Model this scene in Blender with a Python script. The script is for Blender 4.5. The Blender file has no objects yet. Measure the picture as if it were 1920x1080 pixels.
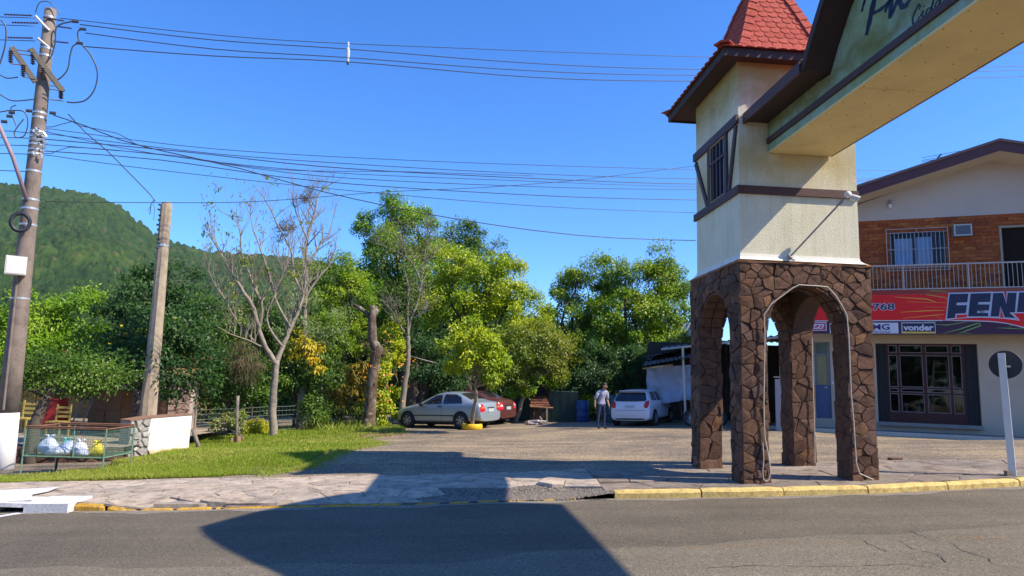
import bpy, math, random
import numpy as np
from mathutils import Vector, Matrix

SC = bpy.context.scene
COL = SC.collection
R = random.Random(7)
NR = np.random.default_rng(7)

# ------------------------------------------------------------------ camera, world, sun, exposure
FOC = 1266.6
PITCH, ROLL, EYE = math.radians(7.941), math.radians(1.7366), 1.6
_F = np.array([0, math.cos(PITCH), math.sin(PITCH)])
_U0 = np.array([0, -math.sin(PITCH), math.cos(PITCH)])
_R0 = np.array([1.0, 0, 0])
_R = math.cos(ROLL) * _R0 + math.sin(ROLL) * _U0
_U = -math.sin(ROLL) * _R0 + math.cos(ROLL) * _U0
cam_data = bpy.data.cameras.new('camera')
cam_data.sensor_width = 36
cam_data.lens = FOC / 1920 * 36
cam_data.clip_end = 3000
cam = bpy.data.objects.new('camera', cam_data)
COL.objects.link(cam)
cam.matrix_world = Matrix(((_R[0], _U[0], -_F[0], 0), (_R[1], _U[1], -_F[1], 0), (_R[2], _U[2], -_F[2], EYE), (0, 0, 0, 1)))
SC.camera = cam

SUN_DIR = Vector((0.955, -0.290, 0.985)).normalized()      # from the scene towards the sun
SUN_EL = math.asin(SUN_DIR.z)
SUN_AZ = math.atan2(SUN_DIR.x, SUN_DIR.y)
world = bpy.data.worlds.new('World')
SC.world = world
world.use_nodes = True
wn = world.node_tree.nodes
sky = wn.new('ShaderNodeTexSky')
sky.sky_type = 'NISHITA'
sky.sun_disc = False
sky.sun_elevation = SUN_EL
sky.sun_rotation = SUN_AZ
sky.altitude = 300
sky.air_density = 1.0
sky.dust_density = 0.15
sky.ozone_density = 3.6
wn['Background'].inputs['Strength'].default_value = 0.12
hs = wn.new('ShaderNodeHueSaturation')
hs.inputs['Saturation'].default_value = 1.24
hs.inputs['Value'].default_value = 1.25
world.node_tree.links.new(sky.outputs[0], hs.inputs['Color'])
tint = wn.new('ShaderNodeMix'); tint.data_type = 'RGBA'; tint.blend_type = 'MULTIPLY'
tint.inputs[0].default_value = 1.0; tint.inputs[7].default_value = (0.72, 0.93, 1.25, 1)
world.node_tree.links.new(hs.outputs[0], tint.inputs[6])
world.node_tree.links.new(tint.outputs[2], wn['Background'].inputs[0])
sun_data = bpy.data.lights.new('sun', 'SUN')
sun_data.energy = 5.0
sun_data.angle = math.radians(0.5)
sun_data.color = (1.0, 0.90, 0.71)
sun = bpy.data.objects.new('sun', sun_data)
COL.objects.link(sun)
sun.rotation_euler = SUN_DIR.to_track_quat('Z', 'Y').to_euler()
SC.view_settings.view_transform = 'Standard'
SC.view_settings.look = 'None'
SC.view_settings.exposure = 0.56
SC.view_settings.gamma = 1
SC.view_settings.use_curve_mapping = False
SC.cycles.max_bounces = 6
SC.cycles.transparent_max_bounces = 8

# ------------------------------------------------------------------ surveying: where a sight line meets real ground or a real wall
def ray(x, y):
    return _R * (x - 960) / FOC - _U * (y - 540) / FOC + _F
EYEP = np.array([0, 0, EYE])
def on(x, y, P, n):
    d = ray(x, y); n = np.array(n, float)
    return EYEP + d * (((np.array(P, float) - EYEP) @ n) / (d @ n))
def gr(x, y, dz=0.0):
    return on(x, y, (4, 0, dz), (-0.045, 0, 1))
def deep(x, y, Y):
    d = ray(x, y)
    return EYEP + d * (Y / d[1])
def px(P):
    v = np.array(P, float) - EYEP; z = v @ _F
    return (960 + FOC * (v @ _R) / z, 540 - FOC * (v @ _U) / z)

def zplane(x):
    return 0.045 * (x - 4)
def smooth(a, b, t):
    t = min(1, max(0, (t - a) / (b - a))); return t * t * (3 - 2 * t)
def terrain(x, y):
    xc = max(-45, min(45, x))
    z = zplane(xc)
    w = smooth(18.5, 22.0, y) * smooth(8.5, 11.5, x) * (1 - smooth(45, 60, y))
    z = z * (1 - w) + w * min(z, 0.19)
    z += 0.16 * math.exp(-((x + 4.5) / 3.5) ** 2 - ((y - 17.0) / 2.4) ** 2)
    return z
KERB = [(-30, 10.9), (-12, 10.95), (-8, 11.0), (-5.3, 10.85), (-1.6, 10.98), (0.45, 11.16), (1.66, 11.27), (3.9, 11.23), (6.0, 11.33), (8.9, 11.86), (12, 12.3), (30, 14.5)]
def kerb_y(x):
    for (a, b), (c, d) in zip(KERB, KERB[1:]):
        if a <= x <= c: return b + (d - b) * (x - a) / (c - a)
    return KERB[0][1] if x < 0 else KERB[-1][1]
WALKB = [(-30, 13.2), (-9.8, 13.45), (-5.84, 13.6), (-3.3, 13.85), (-2.2, 13.55), (0.54, 13.8), (3.6, 14.5), (7.66, 14.5), (10.9, 14.7), (30, 17)]
def walk_y(x):
    for (a, b), (c, d) in zip(WALKB, WALKB[1:]):
        if a <= x <= c: return b + (d - b) * (x - a) / (c - a)
    return WALKB[0][1] if x < 0 else WALKB[-1][1]
def walk_z(x, y):
    # the pavement dips towards the road along the driveway
    drive = smooth(-6.6, -5.6, x) * (1 - smooth(0.9, 1.9, x))
    return zplane(x) - 0.096 * drive * (1 - smooth(0, 1.1, y - kerb_y(x)))
def road_z(x, y):
    return zplane(max(-45, min(45, x))) - 0.112 + 0.02 * smooth(0, 3, kerb_y(x) - y)

# ------------------------------------------------------------------ materials
MATS = {}
def lin(c):
    return tuple(((v / 12.92) if v <= 0.04045 else ((v + 0.055) / 1.055) ** 2.4) for v in c)
class NT:
    def __init__(self, name):
        self.m = bpy.data.materials.new(name); self.m.use_nodes = True
        self.t = self.m.node_tree; self.n = self.t.nodes; self.l = self.t.links
        self.b = self.n['Principled BSDF']
        self.co = self.n.new('ShaderNodeTexCoord').outputs['Object']
    def new(self, k, **kw):
        n = self.n.new(k)
        for a, b in kw.items(): setattr(n, a, b)
        return n
    def link(self, a, b): self.l.new(a, b)
    def noise(self, scale, detail=4, rough=0.6, co=None, dist=0):
        n = self.new('ShaderNodeTexNoise'); n.inputs['Scale'].default_value = scale
        n.inputs['Detail'].default_value = detail; n.inputs['Roughness'].default_value = rough
        n.inputs['Distortion'].default_value = dist
        self.link(co or self.co, n.inputs['Vector']); return n.outputs['Fac']
    def ramp(self, fac, stops):
        r = self.new('ShaderNodeValToRGB'); e = r.color_ramp.elements
        while len(e) < len(stops): e.new(0.5)
        for i, (p, c) in enumerate(stops):
            e[i].position = p; e[i].color = (*c, 1) if len(c) == 3 else c
        self.link(fac, r.inputs[0]); return r.outputs[0]
    def mix(self, fac, a, b, mode='MIX'):
        m = self.new('ShaderNodeMix', data_type='RGBA', blend_type=mode)
        for s, v in ((m.inputs[0], fac), (m.inputs[6], a), (m.inputs[7], b)):
            if isinstance(v, (int, float)): s.default_value = v
            elif isinstance(v, tuple): s.default_value = (*v, 1)
            else: self.link(v, s)
        return m.outputs[2]
    def bump(self, fac, strength=0.3, dist=0.02, normal=None):
        b = self.new('ShaderNodeBump'); b.inputs['Strength'].default_value = strength
        b.inputs['Distance'].default_value = dist
        self.link(fac, b.inputs['Height'])
        if normal is not None: self.link(normal, b.inputs['Normal'])
        return b.outputs[0]
    def rand(self):
        return self.new('ShaderNodeObjectInfo').outputs['Random']
    def zco(self):
        s = self.new('ShaderNodeSeparateXYZ'); g = self.new('ShaderNodeNewGeometry')
        self.link(g.outputs['Position'], s.inputs[0]); return s.outputs
    def math(self, op, a, b=None, clamp=False):
        m = self.new('ShaderNodeMath', operation=op, use_clamp=clamp)
        for i, v in enumerate((a, b)):
            if v is None: continue
            if isinstance(v, (int, float)): m.inputs[i].default_value = v
            else: self.link(v, m.inputs[i])
        return m.outputs[0]
    def done(self, col, rough=0.8, normal=None, spec=None, metal=None):
        s = self.b.inputs
        if isinstance(col, tuple): s['Base Color'].default_value = (*col, 1)
        else: self.link(col, s['Base Color'])
        if isinstance(rough, (int, float)): s['Roughness'].default_value = rough
        else: self.link(rough, s['Roughness'])
        if normal is not None: self.link(normal, s['Normal'])
        if spec is not None: s['Specular IOR Level'].default_value = spec
        if metal is not None: s['Metallic'].default_value = metal
        return self.m

def mat(name, c, rough=0.7, var=0.25, scale=6, bump=0.15, bscale=40, metal=None, spec=None, rnd=0.0):
    """a base colour with worn, mottled variation and fine relief"""
    if name in MATS: return MATS[name]
    n = NT(name)
    f = n.noise(scale, 6, 0.65)
    d = tuple(v * (1 - var) for v in c); u = tuple(min(1, v * (1 + var * 0.6)) for v in c)
    col = n.ramp(f, [(0.25, d), (0.5, c), (0.78, u)])
    if rnd:
        r = n.ramp(n.rand(), [(0, (1 - rnd,) * 3), (1, (1 + rnd * 0.5,) * 3)])
        col = n.mix(1.0, col, r, 'MULTIPLY')
    nm = n.bump(n.noise(bscale, 5, 0.7), bump, 0.01) if bump else None
    MATS[name] = n.done(col, rough, nm, spec, metal)
    return MATS[name]

def mat_stone(name, cols, scale=9, rnd_key=0.5):
    if name in MATS: return MATS[name]
    n = NT(name)
    r = n.rand()
    base = n.ramp(r, [(i / (len(cols) - 1), c) for i, c in enumerate(cols)])
    f = n.noise(scale, 8, 0.72)
    mott = n.ramp(f, [(0.30, (0.45, 0.42, 0.40)), (0.5, (1, 1, 1)), (0.72, (1.45, 1.38, 1.3))])
    col = n.mix(1.0, base, mott, 'MULTIPLY')
    lich = n.ramp(n.noise(3.0, 6, 0.8), [(0.62, (0, 0, 0)), (0.74, (1, 1, 1))])
    col = n.mix(n.math('MULTIPLY', lich, 0.35), col, (0.30, 0.27, 0.22))
    b1 = n.bump(n.noise(17, 8, 0.78), 1.0, 0.045)
    b2 = n.bump(n.noise(70, 6, 0.7), 0.5, 0.006, b1)
    MATS[name] = n.done(col, 0.92, b2, 0.25)
    return MATS[name]

def mat_leaf(name, a, b, c=None, trans=0.35, rough=0.45):
    """leaf with hue differences from leaf to leaf (attribute rnd)"""
    if name in MATS: return MATS[name]
    n = NT(name)
    at = n.new('ShaderNodeAttribute'); at.attribute_name = 'rnd'
    stops = [(0, a), (0.6, b), (1, c or b)]
    col = n.ramp(at.outputs['Fac'], stops)
    n.done(col, rough, None, 0.35)
    tr = n.new('ShaderNodeBsdfTranslucent')
    tcol = n.mix(1.0, col, (1.5, 1.6, 0.45), 'MULTIPLY')
    n.link(tcol, tr.inputs[0])
    ms = n.new('ShaderNodeMixShader'); ms.inputs[0].default_value = trans
    n.link(n.b.outputs[0], ms.inputs[1]); n.link(tr.outputs[0], ms.inputs[2])
    n.link(ms.outputs[0], n.n['Material Output'].inputs[0])
    MATS[name] = n.m
    return n.m

def mat_glass(name, tint=(0.02, 0.025, 0.03), rough=0.05):
    if name in MATS: return MATS[name]
    n = NT(name)
    MATS[name] = n.done(tint, rough, None, 0.8)
    return MATS[name]

def mat_clear(name, tint=(0.75, 0.8, 0.8), mixf=0.7):
    """thin pane: mostly see-through with sharp reflection"""
    if name in MATS: return MATS[name]
    n = NT(name)
    t = n.new('ShaderNodeBsdfTransparent'); t.inputs[0].default_value = (*tint, 1)
    g = n.new('ShaderNodeBsdfGlossy'); g.inputs['Roughness'].default_value = 0.03
    fr = n.new('ShaderNodeFresnel'); fr.inputs[0].default_value = 1.6
    ms = n.new('ShaderNodeMixShader')
    gm = n.new('ShaderNodeNewGeometry')
    f = n.math('MULTIPLY', n.math('MULTIPLY', fr.outputs[0], mixf, True), n.math('SUBTRACT', 1.0, gm.outputs['Backfacing']))
    n.link(f, ms.inputs[0]); n.link(t.outputs[0], ms.inputs[1]); n.link(g.outputs[0], ms.inputs[2])
    n.link(ms.outputs[0], n.n['Material Output'].inputs[0])
    MATS[name] = n.m
    return n.m

# ------------------------------------------------------------------ objects
def tag(o, label=None, cat=None, group=None, kind=None):
    if label: o['label'] = label
    if cat: o['category'] = cat
    if group: o['group'] = group
    if kind: o['kind'] = kind
    return o
def thing(name, loc, label, cat, group=None, rz=0.0):
    o = bpy.data.objects.new(name, None); COL.objects.link(o)
    o.location = tuple(float(v) for v in loc); o.rotation_euler = (0, 0, rz)
    o.empty_display_size = 0.2
    return tag(o, label, cat, group)
def wloc(o):
    v = Vector((0, 0, 0))
    while o is not None:
        v = v + o.location; o = o.parent
    return v
def link_mesh(name, me, mats, parent=None, local=False, smooth=False):
    """vertices given in world space unless local; the origin goes to the parent's"""
    o = bpy.data.objects.new(name, me); COL.objects.link(o)
    if not isinstance(mats, (list, tuple)): mats = [mats]
    if len(me.materials) == 0:
        for m in mats: me.materials.append(m)
    if parent is not None:
        if not local:
            w = wloc(parent)
            me.transform(Matrix.Translation(-w))
        o.parent = parent
    if smooth:
        me.polygons.foreach_set('use_smooth', [True] * len(me.polygons))
    me.update()
    return o

class MB:
    def __init__(self): self.v = []; self.f = []; self.m = []; self.mi = 0
    def add(self, vs, fs):
        k = len(self.v); self.v += [tuple(float(c) for c in p) for p in vs]
        for f in fs: self.f.append(tuple(i + k for i in f)); self.m.append(self.mi)
        return self
    def box(self, o, u, v, w, lo, hi):
        """box in the frame o + a*u + b*v + c*w"""
        o, u, v, w = map(lambda q: np.array(q, float), (o, u, v, w))
        P = [o + u * a + v * b + w * c for c in (lo[2], hi[2]) for b in (lo[1], hi[1]) for a in (lo[0], hi[0])]
        fs = [(0, 2, 3, 1), (4, 5, 7, 6), (0, 1, 5, 4), (2, 6, 7, 3), (0, 4, 6, 2), (1, 3, 7, 5)]
        if np.dot(np.cross(u, v), w) < 0: fs = [tuple(reversed(f)) for f in fs]
        return self.add(P, fs)
    def wbox(self, lo, hi):
        return self.box((0, 0, 0), (1, 0, 0), (0, 1, 0), (0, 0, 1), lo, hi)
    def prism(self, poly, o, u, v, w, d0, d1, inset=0.0):
        """2D polygon in plane u,v pushed along w from d0 to d1; inset narrows the far end"""
        o, u, v, w = map(lambda q: np.array(q, float), (o, u, v, w))
        n = len(poly); c = np.mean(np.array(poly), axis=0)
        A = [o + u * p[0] + v * p[1] + w * d0 for p in poly]
        B = []
        for p in poly:
            q = np.array(p, float)
            if inset:
                dd = c - q; L = np.linalg.norm(dd); q = q + dd / max(L, 1e-6) * min(inset, L * 0.6)
            B.append(o + u * q[0] + v * q[1] + w * d1)
        area = sum(poly[i][0] * poly[(i + 1) % n][1] - poly[(i + 1) % n][0] * poly[i][1] for i in range(n))
        flip = (area < 0) ^ (np.dot(np.cross(u, v), w) < 0) ^ (d1 < d0)
        fs = [tuple(range(n, 2 * n)), tuple(reversed(range(n)))] + [(i, (i + 1) % n, n + (i + 1) % n, n + i) for i in range(n)]
        if flip: fs = [tuple(reversed(f)) for f in fs]
        return self.add(A + B, fs)
    def tube(self, pts, rad, k=6, cap=True, rough=0.0):
        pts = [np.array(p, float) for p in pts]
        if not hasattr(rad, '__len__'): rad = [rad] * len(pts)
        ref = None; rings = []
        for i, p in enumerate(pts):
            d = pts[min(i + 1, len(pts) - 1)] - pts[max(i - 1, 0)]
            d = d / (np.linalg.norm(d) + 1e-9)
            if ref is None:
                ref = np.array([0, 0, 1.0]) if abs(d[2]) < 0.9 else np.array([1.0, 0, 0])
            a = np.cross(d, ref); a /= np.linalg.norm(a) + 1e-9
            b = np.cross(d, a); ref = np.cross(a, d)
            rings.append([p + (a * math.cos(t) + b * math.sin(t)) * rad[i] * (1 + (R.uniform(-rough, rough) if rough else 0)) for t in [2 * math.pi * j / k for j in range(k)]])
        vs = [q for r in rings for q in r]
        fs = []
        for i in range(len(pts) - 1):
            for j in range(k):
                fs.append((i * k + j, i * k + (j + 1) % k, (i + 1) * k + (j + 1) % k, (i + 1) * k + j))
        if cap and k > 2:
            fs.append(tuple(reversed(range(k)))); fs.append(tuple(range((len(pts) - 1) * k, len(pts) * k)))
        return self.add(vs, fs)
    def ribbon(self, pts, w, n):
        """flat strip of width w along pts in the plane with normal n"""
        pts = [np.array(p, float) for p in pts]; n = np.array(n, float)
        if not hasattr(w, '__len__'): w = [w] * len(pts)
        vs = []
        for i, p in enumerate(pts):
            d = pts[min(i + 1, len(pts) - 1)] - pts[max(i - 1, 0)]
            s = np.cross(n, d); s /= np.linalg.norm(s) + 1e-9
            vs += [p - s * w[i] / 2, p + s * w[i] / 2]
        return self.add(vs, [(2 * i + 1, 2 * i, 2 * i + 2, 2 * i + 3) for i in range(len(pts) - 1)])
    def lathe(self, prof, c, k=16, axis=(0, 0, 1), u=(1, 0, 0)):
        c = np.array(c, float); ax = np.array(axis, float); u = np.array(u, float); v = np.cross(ax, u)
        vs = [c + ax * z + (u * math.cos(t) + v * math.sin(t)) * r for r, z in prof for t in [2 * math.pi * j / k for j in range(k)]]
        fs = [(i * k + j, i * k + (j + 1) % k, (i + 1) * k + (j + 1) % k, (i + 1) * k + j) for i in range(len(prof) - 1) for j in range(k)]
        return self.add(vs, fs)
    def build(self, name, mats, parent=None, local=False, smooth=False, kind=None):
        me = bpy.data.meshes.new(name)
        me.from_pydata(self.v, [], self.f)
        if not isinstance(mats, (list, tuple)): mats = [mats]
        for m in mats: me.materials.append(m)
        if len(mats) > 1: me.polygons.foreach_set('material_index', self.m)
        o = link_mesh(name, me, mats, parent, local, smooth)
        if kind: o['kind'] = kind
        return o

def clip(poly, n, d):
    """keep the side n.p <= d"""
    out = []
    for i in range(len(poly)):
        a, b = poly[i], poly[(i + 1) % len(poly)]
        da = n[0] * a[0] + n[1] * a[1] - d; db = n[0] * b[0] + n[1] * b[1] - d
        if da <= 0: out.append(a)
        if (da < 0 < db) or (db < 0 < da):
            t = da / (da - db); out.append((a[0] + (b[0] - a[0]) * t, a[1] + (b[1] - a[1]) * t))
    return out
def parea(p):
    return abs(sum(p[i][0] * p[(i + 1) % len(p)][1] - p[(i + 1) % len(p)][0] * p[i][1] for i in range(len(p)))) / 2
def voronoi(seeds, bounds, gap, sx=1.0):
    """cells of irregular stones; bounds is a convex polygon; sx stretches cells along x"""
    S = np.array(seeds); cells = []
    W = np.array([1 / sx, 1])
    for i, s in enumerate(S):
        poly = list(bounds)
        dd = ((S - s) * W) ** 2; order = np.argsort(dd.sum(1))[1:22]
        for j in order:
            m = (S[i] + S[j]) / 2; nv = (S[j] - S[i]) * W * W
            L = math.hypot(*nv)
            if L < 1e-9: continue
            nv = nv / L
            poly = clip(poly, nv, nv @ m - gap / 2)
            if len(poly) < 3: break
        # drop short edges
        q = []
        for a in poly:
            if not q or math.hypot(a[0] - q[-1][0], a[1] - q[-1][1]) > gap * 0.9: q.append(a)
        cells.append(q if len(q) >= 3 and parea(q) > 1e-4 else None)
    return cells
def scatter(x0, y0, x1, y1, d, rng, jit=0.38, aspect=1.0):
    pts = []; ny = max(1, round((y1 - y0) / d)); nx = max(1, round((x1 - x0) / (d * aspect)))
    for j in range(ny):
        for i in range(nx):
            pts.append((x0 + (i + 0.5 + (0.25 if j % 2 else -0.25) + rng.uniform(-jit, jit)) * (x1 - x0) / nx,
                        y0 + (j + 0.5 + rng.uniform(-jit, jit)) * (y1 - y0) / ny))
    return pts
def inpoly(p, poly):
    c = False; j = len(poly) - 1
    for i in range(len(poly)):
        a, b = poly[i], poly[j]
        if (a[1] > p[1]) != (b[1] > p[1]) and p[0] < (b[0] - a[0]) * (p[1] - a[1]) / (b[1] - a[1]) + a[0]: c = not c
        j = i
    return c
def offset_poly(poly, d):
    n = len(poly); out = []
    A = sum(poly[i][0] * poly[(i + 1) % n][1] - poly[(i + 1) % n][0] * poly[i][1] for i in range(n))
    s = 1 if A > 0 else -1
    for i in range(n):
        a, b, c = np.array(poly[i - 1]), np.array(poly[i]), np.array(poly[(i + 1) % n])
        e1 = (b - a) / np.linalg.norm(b - a); e2 = (c - b) / np.linalg.norm(c - b)
        n1 = np.array([e1[1], -e1[0]]) * s; n2 = np.array([e2[1], -e2[0]]) * s
        m = n1 + n2; L = m @ m
        if L < 0.3: m = n1 + n2; L = 0.3
        out.append(tuple(b + m * min(2 * d / L, d * 2.2)))
    return out

def text_prism(mb, s, o, u, v, w, size, depth=0.004, bold=0.0, shear=0.0, width=None, d0=0.0, spacing=1.0):
    cu = bpy.data.curves.new('t', 'FONT'); cu.body = s; cu.size = 1; cu.offset = bold; cu.shear = shear
    cu.space_character = spacing; cu.resolution_u = 3
    ob = bpy.data.objects.new('t', cu); COL.objects.link(ob)
    dg = bpy.context.evaluated_depsgraph_get(); dg.update()
    me = bpy.data.meshes.new_from_object(ob.evaluated_get(dg))
    xs = [q.co.x for q in me.vertices]; ys = [q.co.y for q in me.vertices]
    x0, x1, y0, y1 = min(xs), max(xs), min(ys), max(ys)
    k = size / (y1 - y0); kx = k if width is None else width / (x1 - x0)
    o, u, v, w = map(lambda q: np.array(q, float), (o, u, v, w))
    mb.add([o + u * (q.co.x - x0) * kx + v * (q.co.y - y0) * k + w * (d0 + depth) for q in me.vertices],
           [tuple(p.vertices) for p in me.polygons])
    COL.objects.unlink(ob); bpy.data.objects.remove(ob); bpy.data.curves.remove(cu); bpy.data.meshes.remove(me)

def copy_tree(o, parent=None):
    c = o.copy(); COL.objects.link(c)
    if parent is not None: c.parent = parent
    for ch in o.children: copy_tree(ch, c)
    return c
def instance(name, me, mw, parent, mats=None):
    """an object sharing mesh data, world matrix mw, child of parent (parent has no rotation)"""
    o = bpy.data.objects.new(name, me); COL.objects.link(o)
    o.parent = parent
    o.matrix_local = Matrix.Translation(-wloc(parent)) @ mw
    return o
# ------------------------------------------------------------------ ground, road, pavement
def mat_gravel():
    n = NT('gravel')
    f = n.noise(0.35, 6, 0.6); g = n.noise(55, 6, 0.85); s = n.noise(1.3, 5, 0.6, dist=0.5)
    base = n.ramp(f, [(0.35, (0.215, 0.175, 0.135)), (0.5, (0.27, 0.215, 0.155)), (0.62, (0.37, 0.285, 0.185))])
    base = n.mix(n.ramp(s, [(0.5, (0, 0, 0)), (0.66, (1, 1, 1))]), base, (0.37, 0.285, 0.19))
    pv = n.new('ShaderNodeTexVoronoi'); pv.inputs['Scale'].default_value = 34
    n.link(n.co, pv.inputs['Vector'])
    peb = n.ramp(pv.outputs['Color'], [(0.15, (0.45, 0.44, 0.43)), (0.5, (1, 1, 1)), (0.85, (1.7, 1.6, 1.5))])
    col = n.mix(0.75, base, peb, 'MULTIPLY')
    col = n.mix(0.8, col, n.ramp(g, [(0.3, (0.55, 0.53, 0.5)), (0.6, (1.1, 1.1, 1.1)), (0.75, (1.6, 1.5, 1.4))]), 'MULTIPLY')
    mp = n.new('ShaderNodeMapping'); mp.inputs['Scale'].default_value = (0.16, 1.7, 1); mp.inputs['Rotation'].default_value = (0, 0, 0.12); n.link(n.co, mp.inputs[0])
    col = n.mix(0.75, col, n.ramp(n.noise(1.0, 5, 0.65, co=mp.outputs[0]), [(0.38, (0.72, 0.73, 0.76)), (0.52, (1, 1, 1)), (0.68, (1.22, 1.18, 1.12))]), 'MULTIPLY')
    dk = n.ramp(n.noise(1.7, 7, 0.8, dist=0.7), [(0.60, (0, 0, 0)), (0.70, (1, 1, 1))])
    col = n.mix(n.math('MULTIPLY', dk, 0.35), col, (0.13, 0.115, 0.10))
    return n.done(col, 0.95, n.bump(pv.outputs['Distance'], 0.9, 0.02), 0.2)
def mat_asphalt(name, c, grain=1.0, big=0.2):
    n = NT(name)
    f = n.noise(0.5, 5, 0.6); g = n.noise(60, 3, 0.9); h = n.noise(21, 5, 0.85)
    a = tuple(v * (1 - big) for v in c); b = tuple(v * (1 + big) for v in c)
    col = n.ramp(f, [(0.3, a), (0.7, b)])
    col = n.mix(grain, col, n.ramp(g, [(0.32, (0.35, 0.35, 0.35)), (0.5, (0.95, 0.95, 0.95)), (0.68, (2.3, 2.2, 2.0))]), 'MULTIPLY')
    col = n.mix(0.6, col, n.ramp(h, [(0.36, (0.6, 0.59, 0.58)), (0.64, (1.4, 1.38, 1.35))]), 'MULTIPLY')
    # long tyre-worn streaks along the lane
    mp = n.new('ShaderNodeMapping'); mp.inputs['Scale'].default_value = (0.06, 1.4, 1); n.link(n.co, mp.inputs[0])
    st = n.noise(1.0, 4, 0.6, co=mp.outputs[0])
    col = n.mix(0.6, col, n.ramp(st, [(0.35, (0.8, 0.8, 0.8)), (0.65, (1.18, 1.17, 1.15))]), 'MULTIPLY')
    ol = n.ramp(n.noise(0.9, 6, 0.8, dist=0.8), [(0.56, (0, 0, 0)), (0.70, (1, 1, 1))])
    col = n.mix(n.math('MULTIPLY', ol, 0.35), col, tuple(v * 1.5 for v in c))
    sp = n.ramp(n.noise(2.2, 7, 0.75), [(0.66, (0, 0, 0)), (0.72, (1, 1, 1))])
    col = n.mix(n.math('MULTIPLY', sp, 0.22), col, (0.07, 0.062, 0.055))
    return n.done(col, 0.88, n.bump(n.noise(95, 5, 0.8), 0.5, 0.012), 0.3)
M_GRAVEL = mat_gravel()
M_ASPH = mat_asphalt('asphalt', (0.128, 0.106, 0.078))
M_ASPH2 = mat_asphalt('coarse_asphalt', (0.172, 0.145, 0.107), 1.0, 0.12)
M_BED = mat('sandy_bed', (0.17, 0.135, 0.105), 0.95, 0.4, 12, 0.6, 80)
M_SOIL = mat('soil', (0.12, 0.095, 0.05), 0.95, 0.5, 4, 0.6, 60)

def sheet(name, xs, ylo, yhi, ny, zf, m, dz=0.0, kind='structure', parent=None):
    mb = MB(); vs = []; fs = []
    for x in xs:
        a, b = ylo(x), yhi(x)
        for j in range(ny + 1):
            y = a + (b - a) * j / ny; vs.append((x, y, zf(x, y) + dz))
    for i in range(len(xs) - 1):
        for j in range(ny):
            k = i * (ny + 1) + j; fs.append((k, k + ny + 1, k + ny + 2, k + 1))
    mb.add(vs, fs)
    return mb.build(name, m, parent, smooth=True, kind=kind)
def frange(a, b, s):
    n = int(round((b - a) / s)); return [a + (b - a) * i / n for i in range(n + 1)]

# one big ground sheet, densest near the lot
gx = [-900, -400, -150, -80] + frange(-45, 45, 0.75) + [80, 150, 400, 900]
gy = [-200, -60, -20, 0, 6, 9] + frange(10.5, 45, 0.75) + [60, 100, 300, 900]
def ground_z(x, y):
    if y < kerb_y(max(-30, min(30, x))) + 0.05: return road_z(x, y) - 0.10
    if y < walk_y(max(-30, min(30, x))) - 0.8: return walk_z(max(-45, min(45, x)), y) - 0.14
    return terrain(x, y)
mb = MB()
mb.add([(x, y, ground_z(x, y)) for x in gx for y in gy],
       [(i * len(gy) + j, (i + 1) * len(gy) + j, (i + 1) * len(gy) + j + 1, i * len(gy) + j + 1) for i in range(len(gx) - 1) for j in range(len(gy) - 1)])
mb.build('ground', M_GRAVEL, kind='structure', smooth=True)
rx = [-200, -80] + frange(-45, 45, 1.0) + [80, 200]
road = sheet('road', rx, lambda x: -14, lambda x: kerb_y(max(-30, min(30, x))) + 0.02, 24, road_z, M_ASPH)
# coarse lighter resurfacing on the near lane
pb = [gr(830, 1060, -0.11), gr(1000, 1040, -0.11), gr(1300, 1024, -0.11), gr(1600, 1006, -0.11), gr(1920, 990, -0.11)]
def patch_hi(x):
    P = [(-40, 7.6), (pb[0][0] - 2, 7.45)] + [(p[0], p[1]) for p in pb] + [(40, 9.6)]
    for (a, b), (c, d) in zip(P, P[1:]):
        if a <= x <= c: return b + (d - b) * (x - a) / (c - a) + 0.06 * math.sin(x * 2.3) + 0.04 * math.sin(x * 5.1)
    return 7.6
sheet('asphalt_resurfacing', frange(-12, 25, 0.35), lambda x: 0, patch_hi, 12, road_z, M_ASPH2, 0.004, parent=road)
# gutter strip of sand and grit along the kerb
M_GRIT = mat('gutter_grit', (0.24, 0.20, 0.155), 0.95, 0.5, 22, 0.7, 120)
sheet('gutter', frange(-8.5, 12, 0.3), lambda x: kerb_y(x) - 0.20 - 0.07 * math.sin(x * 3.1) - 0.05 * math.sin(x * 7.7), lambda x: kerb_y(x) + 0.01, 1, road_z, M_GRIT, 0.005, parent=road)

# cracks in the road
M_CRACK = mat('crack', (0.03, 0.026, 0.022), 1.0, 0.1, 3, 0)
cr = [[(1705, 1000), (1740, 1014), (1790, 1026), (1800, 1036), (1850, 1052), (1868, 1066), (1918, 1071)],
      [(1685, 1018), (1710, 1034), (1760, 1046), (1775, 1062)],
      [(1395, 1003), (1412, 1010)], [(1330, 1070), (1420, 1066), (1560, 1068), (1700, 1064), (1760, 1071)],
      [(1620, 1020), (1650, 1034), (1668, 1041)], [(560, 955), (700, 951), (860, 946), (960, 942)], [(1700, 1050), (1730, 1058), (1755, 1066)]]
for c in cr:
    mb = MB(); pts = []
    for (a, b), (c2, d) in zip(c, c[1:]):
        for i in range(6):
            t = i / 6; p = gr(a + (c2 - a) * t + R.uniform(-2, 2), b + (d - b) * t + R.uniform(-1.2, 1.2), -0.115)
            pts.append((p[0], p[1], road_z(p[0], p[1]) + 0.009))
    mb.ribbon(pts, [R.uniform(0.003, 0.013) for _ in pts], (0, 0, 1))
    mb.build('crack', M_CRACK, road)
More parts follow.
